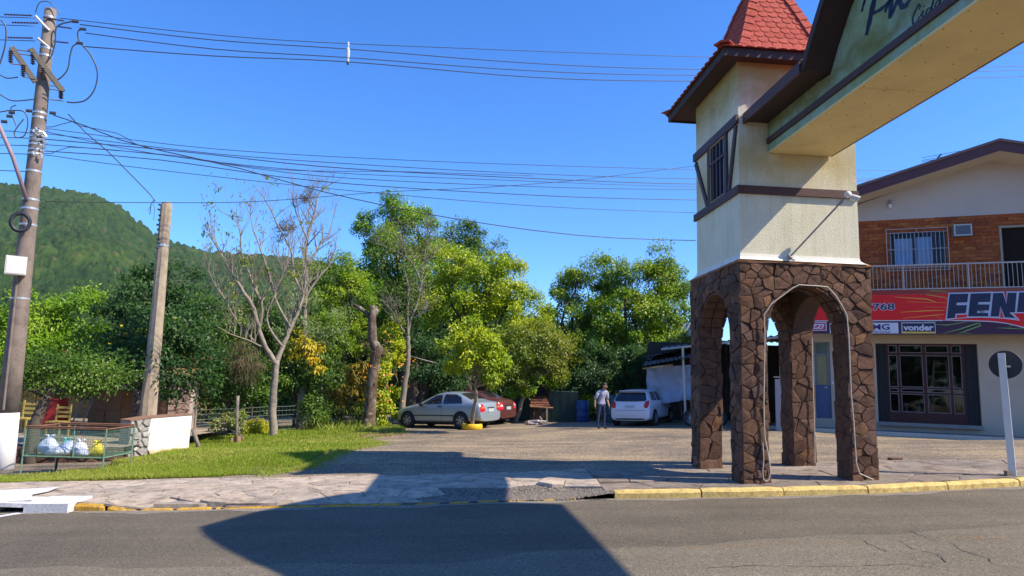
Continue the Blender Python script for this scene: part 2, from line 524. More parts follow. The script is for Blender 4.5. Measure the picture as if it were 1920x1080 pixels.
# worn paint
def mat_wornpaint(name, c, cov=0.5):
    n = NT(name)
    n.done(n.ramp(n.noise(20, 5, 0.7), [(0.3, tuple(v * 0.7 for v in c)), (0.7, c)]), 0.7)
    tr = n.new('ShaderNodeBsdfTransparent'); ms = n.new('ShaderNodeMixShader')
    n.link(n.ramp(n.noise(16, 8, 0.85), [(cov - 0.04, (0, 0, 0)), (cov + 0.05, (1, 1, 1))]), ms.inputs[0])
    n.link(tr.outputs[0], ms.inputs[1]); n.link(n.b.outputs[0], ms.inputs[2])
    n.link(ms.outputs[0], n.n['Material Output'].inputs[0]); return n.m
M_YW = mat_wornpaint('worn_yellow_paint', (0.55, 0.27, 0.05), 0.57)
M_WW = mat_wornpaint('worn_white_paint', (0.75, 0.73, 0.70), 0.38)
for seg in ([(1280, 1034), (1400, 1028)], [(1415, 1027), (1500, 1022), (1620, 1024)], [(1770, 1016), (1830, 1014), (1915, 1012)]):
    mb = MB(); pts = [gr(x, y, -0.115) for x, y in seg]
    mb.ribbon([(p[0], p[1], road_z(p[0], p[1]) + 0.010) for p in pts], 0.10, (0, 0, 1))
    mb.build('yellow_marking', M_YW, road)
mb = MB(); pts = [gr(x, y, -0.12) for x, y in ((-60, 980), (0, 970), (30, 965), (62, 959))]
mb.ribbon([(p[0], p[1], road_z(p[0], p[1]) + 0.008) for p in pts], 0.13, (0, 0, 1))
mb.build('white_marking', M_WW, road)

# pavement: a bed and individually laid stones
walk = sheet('sidewalk', frange(-30, 30, 0.4), lambda x: kerb_y(x) + 0.02, walk_y, 6, walk_z, M_BED, 0.0)
M_FLAG = mat_stone('pale_flagstone', [(0.51, 0.405, 0.31), (0.59, 0.465, 0.35), (0.45, 0.37, 0.295), (0.62, 0.50, 0.385)], 4)
M_FLAG2 = mat_stone('brown_flagstone', [(0.30, 0.235, 0.185), (0.35, 0.275, 0.215), (0.27, 0.225, 0.185), (0.39, 0.315, 0.25)], 3)
rng = random.Random(3)
seeds = scatter(-12.4, 10.6, 1.5, 14.2, 0.46, rng, 0.42, 1.35)
cells = voronoi(seeds, [(-12.6, 10.4), (1.6, 10.4), (1.6, 14.4), (-12.6, 14.4)], 0.014, 1.4)
seeds2 = scatter(1.5, 10.6, 13.5, 15.2, 0.62, rng, 0.42, 1.4)
cells2 = voronoi(seeds2, [(1.62, 10.4), (13.5, 10.4), (13.5, 15.6), (1.62, 15.6)], 0.02, 1.4)
hole = [(0.1, 11.1), (1.75, 11.1), (1.7, 11.62), (1.2, 11.95), (0.6, 12.15), (0.25, 12.05), (-1.35, 11.75), (-1.4, 11.1)]
flags = []
for cl, mm in ((cells, M_FLAG), (cells2, M_FLAG2)):
    for c in cl:
        if not c: continue
        # trim to the kerb and to the back edge of the pavement
        cx = sum(p[0] for p in c) / len(c); cy = sum(p[1] for p in c) / len(c)
        k0, k1 = kerb_y(cx - 0.3), kerb_y(cx + 0.3); nk = np.array([(k1 - k0), -0.6]); nk /= np.linalg.norm(nk)
        kk = 0.16 if cx > 1.7 or cx < -6.8 else 0.07
        c = clip(c, nk, nk @ np.array([cx, kerb_y(cx) + kk]))
        if len(c) < 3: continue
        w0, w1 = walk_y(cx - 0.3), walk_y(cx + 0.3); nw = np.array([-(w1 - w0), 0.6]); nw /= np.linalg.norm(nw)
        c = clip(c, nw, nw @ np.array([cx, walk_y(cx) + rng.uniform(-0.08, 0.05)]))
        if len(c) < 3 or parea(c) < 0.02: continue
        if inpoly((cx, cy), hole): continue
        if abs(cx - 5.2) < 1.3 and abs(cy - 13.0) < 1.3 and False: continue
        flags.append((c, mm, cx, cy))
for c, mm, cx, cy in flags:
    tx, ty = rng.gauss(0, 0.004), rng.gauss(0, 0.005); h = rng.uniform(0.014, 0.021)
    loose = (-5.6 < cx < -3.6 and cy < 11.9) or (0.3 < cx < 2.6 and 11.9 < cy < 12.6)
    if loose: tx, ty, h = rng.gauss(0, 0.03), rng.gauss(0, 0.03), rng.uniform(0.03, 0.07)
    mb = MB(); n = len(c)
    zt = lambda p: walk_z(p[0], p[1]) + h + tx * (p[0] - cx) + ty * (p[1] - cy)
    ins = [(p[0] + (cx - p[0]) * 0.05, p[1] + (cy - p[1]) * 0.05) for p in c]
    vs = [(p[0], p[1], walk_z(*p) - 0.03) for p in c] + [(p[0], p[1], zt(p) - 0.006) for p in c] + [(p[0], p[1], zt(p)) for p in ins]
    fs = [tuple(range(2 * n, 3 * n))] + [(i, (i + 1) % n, n + (i + 1) % n, n + i) for i in range(n)] + [(n + i, n + (i + 1) % n, 2 * n + (i + 1) % n, 2 * n + i) for i in range(n)]
    if sum(c[i][0] * c[(i + 1) % n][1] - c[(i + 1) % n][0] * c[i][1] for i in range(n)) < 0: fs = [tuple(reversed(f)) for f in fs]
    mb.add(vs, fs); mb.build('paving_stone', mm, walk)
# rubble in the broken hole
M_RUB = mat_stone('rubble_stone', [(0.28, 0.24, 0.20), (0.40, 0.35, 0.29), (0.5, 0.46, 0.40), (0.22, 0.19, 0.16)], 12)
mb = MB()
def pebble(mb, p, r, rng):
    vs = []
    for d in ((1, 0, 0), (0, 1, 0), (-1, 0, 0), (0, -1, 0), (0, 0, 1)):
        k = r * rng.uniform(0.6, 1.2); vs.append((p[0] + d[0] * k, p[1] + d[1] * k, p[2] + d[2] * k * 0.7))
    mb.add(vs, [(0, 1, 4), (1, 2, 4), (2, 3, 4), (3, 0, 4)])
for _ in range(3200):
    x, y = rng.uniform(-1.4, 1.75), rng.uniform(11.15, 12.15)
    if inpoly((x, y), hole): pebble(mb, (x, y, walk_z(x, y) + 0.002), rng.choice((0.008, 0.012, 0.02, 0.03)), rng)
mb.build('rubble', M_RUB, kind='stuff')
# loose gravel over the lot, thickest in front
mb = MB()
for _ in range(9000):
    y = 13.6 + 9 * rng.random() ** 1.7; x = rng.uniform(-5.2, 14)
    if y < walk_y(x): continue
    pebble(mb, (x, y, terrain(x, y)), rng.choice((0.007, 0.01, 0.014, 0.02)), rng)
for _ in range(1200):
    x = rng.uniform(-8, 11); y = kerb_y(x) - abs(rng.gauss(0, 0.18)) - 0.02
    pebble(mb, (x, y, road_z(x, y) + 0.006), rng.choice((0.005, 0.008, 0.012)), rng)
mb.build('loose_gravel', M_RUB, kind='stuff')

# kerbs
def mat_kerb(name, c, dirt):
    n = NT(name)
    f = n.noise(9, 8, 0.8); z = n.noise(2.5, 5, 0.6)
    col = n.mix(n.ramp(f, [(0.47, (0, 0, 0)), (0.62, (1, 1, 1))]), c, dirt)
    col = n.mix(n.ramp(n.noise(28, 6, 0.8), [(0.50, (0, 0, 0)), (0.60, (0.7, 0.7, 0.7))]), col, tuple(v * 0.55 for v in c))
    col = n.mix(n.ramp(z, [(0.3, (0.35, 0.35, 0.35)), (0.6, (0, 0, 0))]), col, tuple(v * 0.7 for v in c))
    return n.done(col, 0.8, n.bump(n.noise(30, 6, 0.75), 0.6, 0.012), 0.25)
M_KY = mat_kerb('yellow_kerb_paint', (0.80, 0.58, 0.20), (0.42, 0.27, 0.10))
M_KO = mat_kerb('ochre_kerb_paint', (0.70, 0.38, 0.04), (0.25, 0.19, 0.13))
M_KW = mat_kerb('white_kerb_paint', (0.80, 0.78, 0.76), (0.62, 0.58, 0.55))
def kerb_run(x0, x1, length, top, width, m, gapx=0.012, name='kerb_stone'):
    x = x0
    while x < x1 - 0.05:
        e = min(x1, x + length * rng.uniform(0.92, 1.08)); mb = MB()
        k = 8; prof = []
        jz = rng.uniform(-0.008, 0.008); jy = rng.uniform(-0.01, 0.012)
        vs = []; fs = []
        for i in range(k + 1):
            xx = x + gapx + (e - x - 2 * gapx) * i / k; y0 = kerb_y(xx) - 0.02 + jy + rng.uniform(-0.004, 0.004)
            zb = road_z(xx, y0) - 0.05; zt = (walk_z(xx, y0 + 0.3) if top > 0.02 else walk_z(xx, y0 + 0.06)) + top + jz + rng.uniform(-0.004, 0.004)
            e2 = 0.012 if i in (0, k) else 0
            vs += [(xx, y0, zb), (xx, y0 - 0.004 + e2, zt - 0.045), (xx, y0 + 0.022 + e2, zt - 0.01 - e2), (xx, y0 + 0.06, zt - e2), (xx, y0 + width, zt - e2), (xx, y0 + width + 0.01, zb)]
        for i in range(k):
            for j in range(5):
                a = i * 6 + j; fs.append((a, a + 6, a + 7, a + 1))
        fs += [tuple(range(6)), tuple(reversed(range(k * 6, k * 6 + 6)))]
        mb.add(vs, fs); mb.build(name, m, walk, smooth=False)
        x = e
kerb_run(1.75, 13.5, 1.45, 0.016, 0.15, M_KY)
kerb_run(-6.75, -4.4, 0.55, 0.014, 0.06, M_KO, 0.03)
kerb_run(-4.4, -1.6, 1.4, 0.010, 0.03, M_KO, 0.006)
kerb_run(-1.5, 1.2, 0.5, 0.006, 0.035, M_KO, 0.07)
# white kerb and white painted apron at the far left, with gully mouths
mb = MB()
KW0, KW1 = -9.6, -6.72
for x0, x1 in ((-9.6, -8.52), (-8.22, -8.0), (-7.42, -6.72)):
    for i in range(3):
        a = x0 + (x1 - x0) * i / 3; b = x0 + (x1 - x0) * (i + 1) / 3
        ya, yb = kerb_y(a) - 0.16, kerb_y(b) - 0.16
        vs = [(a, ya, road_z(a, ya) - 0.03), (b, yb, road_z(b, yb) - 0.03), (b, yb, zplane(b) + 0.03), (a, ya, zplane(a) + 0.03), (a, ya + 0.62, zplane(a) + 0.05), (b, yb + 0.62, zplane(b) + 0.05),
              (a, ya + 0.62, zplane(a) - 0.1), (b, yb + 0.62, zplane(b) - 0.1)]
        mb.add(vs, [(0, 1, 2, 3), (3, 2, 5, 4), (0, 3, 4, 6), (1, 7, 5, 2)])
for x0, x1 in ((-8.52, -8.22), (-8.0, -7.42)):      # lintel over each mouth
    ya = kerb_y(x0) - 0.16
    mb.wbox((x0, ya, zplane(x0) - 0.005), (x1, ya + 0.60, zplane(x1) + 0.03))
mb.build('white_kerb', M_KW, walk)
mb = MB()
for x0, x1 in ((-8.52, -8.22), (-8.0, -7.42)):
    ya = kerb_y(x0) + 0.25
    mb.wbox((x0 - 0.02, ya, road_z(x0, ya) - 0.05), (x1 + 0.02, ya + 0.1, zplane(x0) - 0.01))
mb.build('gully_mouth', mat('gully_dark', (0.02, 0.018, 0.016), 1, 0.1, 3, 0), walk)
ap = [gr(*q) for q in ((-80, 940), (-30, 928), (0, 924), (60, 921), (112, 918), (90, 927), (60, 933), (60, 944), (-80, 950))]
mb = MB(); mb.add([(p[0], p[1], walk_z(p[0], p[1]) + 0.048) for p in ap], [tuple(reversed(range(len(ap))))])
mb.build('white_apron', M_KW, walk)

# ------------------------------------------------------------------ lawn
LAWN = [(p[0], p[1]) for p in (gr(*q) for q in [(-260, 908), (0, 906), (170, 903), (390, 897), (480, 892), (560, 880), (600, 866), (640, 852), (700, 833), (662, 824), (690, 815), (760, 808), (730, 797), (640, 796), (560, 800), (500, 806), (430, 817), (362, 828), (340, 847), (236, 862), (180, 884), (0, 892), (-260, 895)])]
def mat_lawn():
    n = NT('lawn_soil')
    f = n.noise(1.2, 6, 0.7); g = n.noise(30, 5, 0.8)
    col = n.ramp(f, [(0.3, (0.12, 0.15, 0.03)), (0.5, (0.17, 0.19, 0.04)), (0.7, (0.26, 0.21, 0.09))])
    col = n.mix(0.8, col, n.ramp(g, [(0.35, (0.5, 0.5, 0.5)), (0.65, (1.3, 1.3, 1.2))]), 'MULTIPLY')
    return n.done(col, 0.95, n.bump(g, 0.8, 0.03), 0.1)
bx = [min(p[0] for p in LAWN), max(p[0] for p in LAWN)]; by = [min(p[1] for p in LAWN), max(p[1] for p in LAWN)]
mb = MB()
st = 0.2; nx = int((bx[1] - bx[0]) / st) + 1; ny = int((by[1] - by[0]) / st) + 1
idx = {}
for i in range(nx):
    for j in range(ny):
        cx, cy = bx[0] + (i + .5) * st, by[0] + (j + .5) * st
        if not inpoly((cx, cy), LAWN): continue
        q = []
        for a, b in ((i, j), (i + 1, j), (i + 1, j + 1), (i, j + 1)):
            if (a, b) not in idx:
                x, y = bx[0] + a * st, by[0] + b * st
                idx[(a, b)] = len(mb.v); mb.v.append((x, y, terrain(x, y) + 0.012 + 0.008 * math.sin(x * 3) * math.sin(y * 2.3)))
            q.append(idx[(a, b)])
        mb.f.append(tuple(q)); mb.m.append(0)
mb.build('lawn', mat_lawn(), kind='structure', smooth=True)

def leaf_mesh(name, P, N, T, L, W, m, parent=None, kind=None, fold=0.25, rnd=None, bend=0.0):
    """P base points, N normals, T leaf directions (all Nx3), L lengths, W widths -> folded leaves, one quad each"""
    n = len(P)
    T = T / (np.linalg.norm(T, axis=1, keepdims=True) + 1e-9)
    S = np.cross(T, N); S /= np.linalg.norm(S, axis=1, keepdims=True) + 1e-9
    N = np.cross(S, T)
    L = np.broadcast_to(L, (n,))[:, None]; W = np.broadcast_to(W, (n,))[:, None]
    v = np.empty((n, 4, 3), np.float32)
    v[:, 0] = P
    v[:, 1] = P + T * L * 0.45 + S * W * 0.5 + N * W * fold
    v[:, 2] = P + T * L - N * L * bend
    v[:, 3] = P + T * L * 0.45 - S * W * 0.5 + N * W * fold
    me = bpy.data.meshes.new(name)
    me.vertices.add(4 * n); me.vertices.foreach_set('co', v.reshape(-1))
    me.loops.add(4 * n); me.loops.foreach_set('vertex_index', np.arange(4 * n, dtype=np.int32))
    me.polygons.add(n); me.polygons.foreach_set('loop_start', np.arange(0, 4 * n, 4, dtype=np.int32))
    me.polygons.foreach_set('loop_total', np.full(n, 4, dtype=np.int32))
    me.update(calc_edges=True)
    at = me.attributes.new('rnd', 'FLOAT', 'FACE')
    at.data.foreach_set('value', (NR.random(n) if rnd is None else rnd).astype(np.float32))
    o = link_mesh(name, me, m, parent)
    if kind: o['kind'] = kind
    return o

def grass(name, poly, n, hlo, hhi, m, near=None):
    xs = [p[0] for p in poly]; ys = [p[1] for p in poly]
    P = []
    y0, y1 = min(ys), max(ys)
    while len(P) < n:
        x = R.uniform(min(xs), max(xs)); y = y0 + (y1 - y0) * R.random() ** 1.9
        if not inpoly((x, y), poly): continue
        bare = math.sin(x * 0.9 + 2 * math.sin(y * 0.7)) + math.sin(y * 1.3 + 1.7 * math.sin(x * 1.1)) + 0.5 * math.sin(x * 4.1 + y * 3.3)
        if bare > 1.15 and R.random() < 0.72: continue
        P.append((x, y, terrain(x, y) + 0.005))
    P = np.array(P)
    big = 0.55 + 0.9 * (0.5 + 0.5 * np.sin(P[:, 0] * 1.3 + np.sin(P[:, 1] * 1.7) * 2))
    T = NR.normal(0, 0.45, (n, 3)); T[:, 2] = 1
    N = NR.normal(0, 1, (n, 3)); N[:, 2] *= 0.3
    sc = np.clip(P[:, 1] / 15, 1, 1.8)
    return leaf_mesh(name, P, N, T, NR.uniform(hlo, hhi, n) * big * sc, NR.uniform(0.008, 0.016, n) * sc, m, kind='stuff', fold=0.1, rnd=np.clip(NR.random(n) * 0.55 + 0.45 * (0.5 + 0.5 * np.sin(P[:, 0] * 0.8 + 1.9 * np.sin(P[:, 1] * 0.9 + 1) + P[:, 1] * 0.5)), 0, 1))
M_GRASS = mat_leaf('grass_blade', (0.20, 0.27, 0.022), (0.29, 0.35, 0.032), (0.44, 0.40, 0.12), 0.25, 0.6)
grass('lawn_grass', LAWN, 150000, 0.035, 0.085, M_GRASS)
# scruffy verge: gravel meets grass
edge = [gr(*q) for q in [(480, 893), (560, 882), (604, 868), (645, 853), (705, 834), (668, 824), (760, 809)]]
pts = []
for a, b in zip(edge, edge[1:]):
    for _ in range(1500):
        t = R.random(); pts.append(a + (b - a) * t + np.array([abs(R.gauss(0, 0.22)), R.gauss(0, 0.2), 0]))
P = np.array([(p[0], p[1], terrain(p[0], p[1])) for p in pts]); n = len(P)
T = NR.normal(0, 0.5, (n, 3)); T[:, 2] = 1
leaf_mesh('verge_grass', P, NR.normal(0, 1, (n, 3)), T, NR.uniform(0.03, 0.08, n), 0.012, M_GRASS, kind='stuff', fold=0.1)
# fallen leaves
M_DRY = mat_leaf('dry_leaf', (0.30, 0.14, 0.04), (0.42, 0.25, 0.08), (0.55, 0.42, 0.22), 0.1, 0.8)
pts = [gr(R.uniform(620, 760), R.uniform(800, 822)) for _ in range(500)] + [gr(R.uniform(380, 720), R.uniform(830, 890)) for _ in range(120)]
P = np.array([(p[0], p[1], terrain(p[0], p[1]) + 0.05) for p in pts if p[1] < 40]); n = len(P)
leaf_mesh('fallen_leaves', P, np.tile([0, 0, 1.0], (n, 1)), NR.normal(0, 1, (n, 3)) * [1, 1, 0.2], NR.uniform(0.05, 0.10, n), 0.05, M_DRY, kind='stuff')
# ------------------------------------------------------------------ the gateway: stone arcade, plastered tower, tiled roof, beam over the road
T0 = gr(1393.4, 909.4)
AZA, AZC = math.radians(-4.482), math.radians(-68.54)
dA = np.array([math.sin(AZA), math.cos(AZA), 0.0]); dB = np.array([math.cos(AZA), -math.sin(AZA), 0.0]); dZ = np.array([0, 0, 1.0])
def G(s, t, z): return T0 + dB * s + dA * t + dZ * z
def on_left(x, y, s=0.0):        # (t, z) of a sight line on a plane parallel to the tower's shaded side
    p = on(x, y, G(s, 0, 0), dB) - T0; return (p @ dA, p[2])
def on_front(x, y, t=0.0):
    p = on(x, y, G(0, t, 0), dA) - T0; return (p @ dB, p[2])
gate = thing('town_gateway', T0, 'stone and plaster gateway tower with red tiled roof and a painted beam over the road', 'gateway')
WS, DT, PW, ZT = 2.40, 2.50, 0.46, 3.84
M_MORT = mat('dark_mortar', (0.095, 0.058, 0.040), 0.95, 0.4, 14, 0.7, 60)
M_STN = mat_stone('basalt_stone', [(0.085, 0.043, 0.030), (0.165, 0.088, 0.056), (0.12, 0.066, 0.048), (0.23, 0.125, 0.075), (0.14, 0.085, 0.072), (0.19, 0.10, 0.055), (0.10, 0.055, 0.042), (0.27, 0.15, 0.10), (0.155, 0.08, 0.055), (0.24, 0.12, 0.06)], 7)
def arch(c, half, spring, rise, zb, k=14):
    p = [(c - half, zb), (c - half, spring)]
    p += [(c - half * math.cos(math.pi * i / k), spring + rise * math.sin(math.pi * i / k)) for i in range(1, k)]
    return p + [(c + half, spring), (c + half, zb)]
ZB = -0.25
fa = arch(WS / 2, WS / 2 - PW, 2.62, 0.86, ZB)
la = arch(DT / 2, DT / 2 - PW, 2.62, 0.82, ZB)
e = 0.035
def wall_poly(W, a): return [(e, ZB), (e, ZT - 0.02), (W - e, ZT - 0.02), (W - e, ZB)] + [(p[0], p[1]) for p in reversed(a)]
mb = MB()
mb.prism(wall_poly(WS, fa), T0, dB, dZ, dA, e, PW - e)
mb.prism(wall_poly(WS, fa), T0, dB, dZ, dA, DT - PW + e, DT - e)
def spandrel(a):
    i0 = PW - e; i1 = DT - PW + e
    return [(i0, 2.62), (i0, ZT - 0.02), (i1, ZT - 0.02), (i1, 2.62)] + [p for p in reversed(a[1:-1])]
for s0, s1 in ((e, PW - e), (WS - PW + e, WS - e)):
    mb.prism(spandrel(la), T0, dA, dZ, dB, s0, s1)
mb.build('stone_core', M_MORT, gate)
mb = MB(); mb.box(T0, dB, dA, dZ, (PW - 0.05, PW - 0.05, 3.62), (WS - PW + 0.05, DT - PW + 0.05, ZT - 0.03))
mb.build('inner_ceiling', mat('dark_plaster', (0.16, 0.11, 0.08), 0.95, 0.3, 5, 0.3), gate)  # even dark brown tone over the whole ceiling

rng = random.Random(11)
stones = []
def stones_rect(o, u, v, w, x0, x1, z0, z1, d, opening=None, pr=0, gap=0.009):
    """irregular stones on a face; opening is (centre, half, spring, rise)"""
    sd_ = [p for p in scatter(x0, z0, x1, z1, d * 0.82, rng, 0.47, 1.2) if rng.random() > 0.24]
    cells = voronoi(sd_, [(x0, z0), (x1, z0), (x1, z1), (x0, z1)], gap, 1.1)
    for c in cells:
        if not c: continue
        if opening:
            cc, half, spring, rise = opening
            cx = sum(p[0] for p in c) / len(c); cz = sum(p[1] for p in c) / len(c)
            if cz > spring:
                th = math.atan2((cz - spring) / rise, (cx - cc) / half)
                q = np.array([cc + half * math.cos(th), spring + rise * math.sin(th)])
                n = np.array([math.cos(th) / half, math.sin(th) / rise]); n /= np.linalg.norm(n)
                c = clip(c, -n, -(n @ q) - 0.004)
            else:
                if abs(cx - cc) < half * 0.8: continue
                if cx < cc: c = clip(c, (1, 0), cc - half)
                else: c = clip(c, (-1, 0), -(cc + half))
            if len(c) < 3 or parea(c) < 0.0025: continue
        stones.append((pr, o, u, v, w, c))
of = (WS / 2, WS / 2 - PW, 2.62, 0.86); ol = (DT / 2, DT / 2 - PW, 2.62, 0.82)
stones_rect(T0, dB, dZ, -dA, 0.0, WS, -0.06, ZT, 0.185, of, 0)                       # lit front
stones_rect(T0, dA, dZ, -dB, 0.0, DT, -0.06, ZT, 0.215, ol, 1)                       # shaded side
stones_rect(T0 + dA * (DT - PW), dB, dZ, -dA, 0.0, WS, -0.06, ZT - 0.3, 0.235, of, 2)  # front of the rear piers
stones_rect(T0 + dB * (WS - PW), dA, dZ, -dB, 0.0, PW, -0.02, 2.62, 0.225, None, 3)  # jambs
stones_rect(T0 + dB * (WS - PW), dA, dZ, -dB, DT - PW, DT, -0.02, 2.62, 0.24, None, 3)
stones_rect(T0 + dB * WS, dA, dZ, dB, 0.0, DT, -0.06, ZT, 0.24, ol, 8)               # faces away from the street
stones_rect(T0 + dA * DT, dB, dZ, dA, 0.0, WS, -0.06, ZT, 0.24, of, 9)
stones_rect(T0 + dB * PW, dA, dZ, dB, 0.0, PW, -0.02, 2.62, 0.24, None, 7)
stones_rect(T0 + dB * PW, dA, dZ, dB, DT - PW, DT, -0.02, 2.62, 0.24, None, 7)
stones_rect(T0 + dA * PW, dB, dZ, dA, 0.0, WS, -0.02, ZT - 0.3, 0.24, of, 7)
for k, (s, sg) in enumerate(((WS - PW, -1), (PW, 1))):                               # inner sides of the side walls
    pass
# arch soffits: stones laid round the curve
def soffit(o, u, w, cc, half, spring, rise, depth, pr):
    L = 12
    for i in range(L):
        a0, a1 = math.pi * i / L + 0.012, math.pi * (i + 1) / L - 0.012
        for k0, k1 in ((0, 0.5), (0.5, 1)):
            P = [(cc - half * math.cos(a), spring + rise * math.sin(a)) for a in (a0, a1)]
            stones.append((pr, 'soffit', o, u, w, (P, depth * k0 + 0.01, depth * k1 - 0.01, (cc, spring))))
soffit(T0, dB, dA, WS / 2, WS / 2 - PW, 2.62, 0.86, PW, 1.5)
soffit(T0, dA, dB, DT / 2, DT / 2 - PW, 2.62, 0.82, PW, 2.5)
soffit(T0 + dA * (DT - PW), dB, dA, WS / 2, WS / 2 - PW, 2.62, 0.86, PW, 4)
stones.sort(key=lambda q: q[0])
rest = MB(); nst = 0
for q in stones:
    mb = MB() if nst < 298 else rest
    if isinstance(q[1], str):
        _, _, o, u, w, (P, k0, k1, (cc, cz)) = q
        o = np.array(o); h = rng.uniform(0.03, 0.05)
        out = []
        for f in (0, 1):
            for (a, b) in P:
                dx, dz = cc - a, cz - b; L = math.hypot(dx, dz)
                for kk in (k0, k1):
                    out.append(o + u * (a + dx / L * h * f) + dZ * (b + dz / L * h * f) + w * kk)
        mb.add(out, [(0, 1, 3, 2), (4, 6, 7, 5), (0, 2, 6, 4), (1, 5, 7, 3), (0, 4, 5, 1), (2, 3, 7, 6)])
    else:
        pr, o, u, v, w, c = q
        t = rng.choice((0.004, 0.008, 0.012, 0.018, 0.026)); n = len(c)
        cx = sum(p[0] for p in c) / n; cz = sum(p[1] for p in c) / n
        tx, tz = rng.gauss(0, 0.05), rng.gauss(0, 0.05)
        vs = []
        for lev, (ins, dep) in enumerate(((0, -e - 0.01), (0.0, t - 0.010), (0.008, t))):
            for p in c:
                dx, dz = cx - p[0], cz - p[1]; L = math.hypot(dx, dz) + 1e-6
                k = min(ins / L, 0.4); x, z = p[0] + dx * k, p[1] + dz * k
                dd = dep + (0 if lev == 0 else max(-0.02, min(0.02, tx * (x - cx) + tz * (z - cz))))
                vs.append(np.array(o) + u * x + v * z + w * dd)
        fs = [(i + l * n, (i + 1) % n + l * n, (i + 1) % n + (l + 1) * n, i + (l + 1) * n) for l in (0, 1) for i in range(n)]
        vs.append(np.array(o) + u * cx + v * cz + w * (t + rng.uniform(0.0, 0.012)))
        fs += [(2 * n + i, 2 * n + (i + 1) % n, 3 * n) for i in range(n)]
        ar = sum(c[i][0] * c[(i + 1) % n][1] - c[(i + 1) % n][0] * c[i][1] for i in range(n))
        if (ar < 0) ^ (np.dot(np.cross(u, v), w) < 0): fs = [tuple(reversed(f)) for f in fs]
        mb.add(vs, fs)
    if nst < 298: mb.build('stone', M_STN, gate)
    nst += 1
if rest.v: rest.build('rear_stones', M_STN, gate, kind='stuff')

# ragged clay-coloured bed between stone and plaster, then the flared plinth
M_CLAY = mat('clay_bed', (0.33, 0.15, 0.07), 0.95, 0.35, 12, 0.8, 50)
mb = MB(); cs = [(0, 0), (WS, 0), (WS, DT), (0, DT)]
ring = []
for lev, (o_, z) in enumerate(((0.03, ZT - 0.02), (0.035, ZT + 0.015), (-0.02, ZT + 0.055))):
    pts = []
    for i in range(4):
        a, b = cs[i], cs[(i + 1) % 4]
        for k in range(14):
            f = k / 14; s, t = a[0] + (b[0] - a[0]) * f, a[1] + (b[1] - a[1]) * f
            so = s + (s - WS / 2) / (WS / 2) * o_; to = t + (t - DT / 2) / (DT / 2) * o_
            pts.append(G(so + rng.uniform(-.008, .008), to + rng.uniform(-.008, .008), z + rng.uniform(-0.012, 0.012) * (lev < 2)))
    ring += pts
n = 56
mb.add(ring, [(l * n + i, l * n + (i + 1) % n, (l + 1) * n + (i + 1) % n, (l + 1) * n + i) for l in (0, 1) for i in range(n)])
mb.build('clay_ledge', M_CLAY, gate)

def mat_plaster():
    n = NT('cream_plaster')
    z = n.zco()[2]
    f = n.noise(1.6, 5, 0.6); g = n.noise(24, 6, 0.75)
    col = n.ramp(f, [(0.3, (0.80, 0.73, 0.53)), (0.6, (0.85, 0.79, 0.60)), (0.8, (0.88, 0.83, 0.67))])
    # soot and mildew washed down from the eaves and from under the beam
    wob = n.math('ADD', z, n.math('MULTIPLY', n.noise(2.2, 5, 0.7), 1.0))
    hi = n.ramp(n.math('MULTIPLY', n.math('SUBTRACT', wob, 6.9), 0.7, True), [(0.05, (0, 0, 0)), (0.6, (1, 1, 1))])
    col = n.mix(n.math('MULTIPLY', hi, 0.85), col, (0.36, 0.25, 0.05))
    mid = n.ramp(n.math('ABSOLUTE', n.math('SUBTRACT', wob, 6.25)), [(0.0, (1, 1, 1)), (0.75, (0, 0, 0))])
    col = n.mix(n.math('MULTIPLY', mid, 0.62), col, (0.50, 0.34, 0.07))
    pit = n.ramp(n.noise(26, 8, 0.85), [(0.63, (0, 0, 0)), (0.70, (1, 1, 1))])
    patchy = n.ramp(n.noise(1.9, 4, 0.6), [(0.5, (0, 0, 0)), (0.62, (1, 1, 1))])
    col = n.mix(n.math('MULTIPLY', n.math('MULTIPLY', pit, patchy), 0.5), col, (0.28, 0.25, 0.20))
    col = n.mix(0.5, col, n.ramp(g, [(0.3, (0.82, 0.82, 0.8)), (0.7, (1.08, 1.08, 1.07))]), 'MULTIPLY')
    mp = n.new('ShaderNodeMapping'); mp.inputs['Scale'].default_value = (5.5, 5.5, 0.35); n.link(n.co, mp.inputs[0])
    run = n.ramp(n.noise(1.0, 6, 0.75, co=mp.outputs[0]), [(0.48, (0, 0, 0)), (0.72, (1, 1, 1))])
    col = n.mix(n.math('MULTIPLY', run, 0.36), col, (0.40, 0.32, 0.18))
    pat = n.ramp(n.noise(0.9, 2, 0.4, dist=1.5), [(0.50, (0, 0, 0)), (0.515, (1, 1, 1))])
    col = n.mix(n.math('MULTIPLY', pat, 0.13), col, (0.66, 0.62, 0.52))
    b = n.bump(n.noise(38, 6, 0.8), 0.75, 0.016)
    return n.done(col, 0.9, n.bump(pit, -0.4, 0.01, b), 0.2)
M_PLAS = mat_plaster()
M_PWHITE = mat('plinth_white', (0.80, 0.76, 0.66), 0.8, 0.12, 4, 0.25, 30)
U0, U1, V0, V1, ZE = 0.04, 2.26, 0.05, 2.22, 7.58
mb = MB()
mb.box(T0, dB, dA, dZ, (U0, V0, ZT + 0.14), (U1, V1, ZE + 0.1))
mb.build('tower_wall', M_PLAS, gate)
mb = MB(); prof = [(0.0, 0.16), (0.012, 0.10), (0.05, 0.06), (0.09, 0.035)]
vs = []
for o_, z in prof:
    for s, t in ((U0 - o_ * 0.5, V0 - o_), (U1 + o_, V0 - o_), (U1 + o_, V1 + o_ * 2.5), (U0 - o_ * 0.5, V1 + o_ * 2.5)): vs.append(G(s, t, ZT + z))
mb.add(vs, [(l * 4 + (i + 1) % 4, l * 4 + i, (l + 1) * 4 + i, (l + 1) * 4 + (i + 1) % 4) for l in range(3) for i in range(4)])
mb.build('plinth_flare', M_PWHITE, gate)

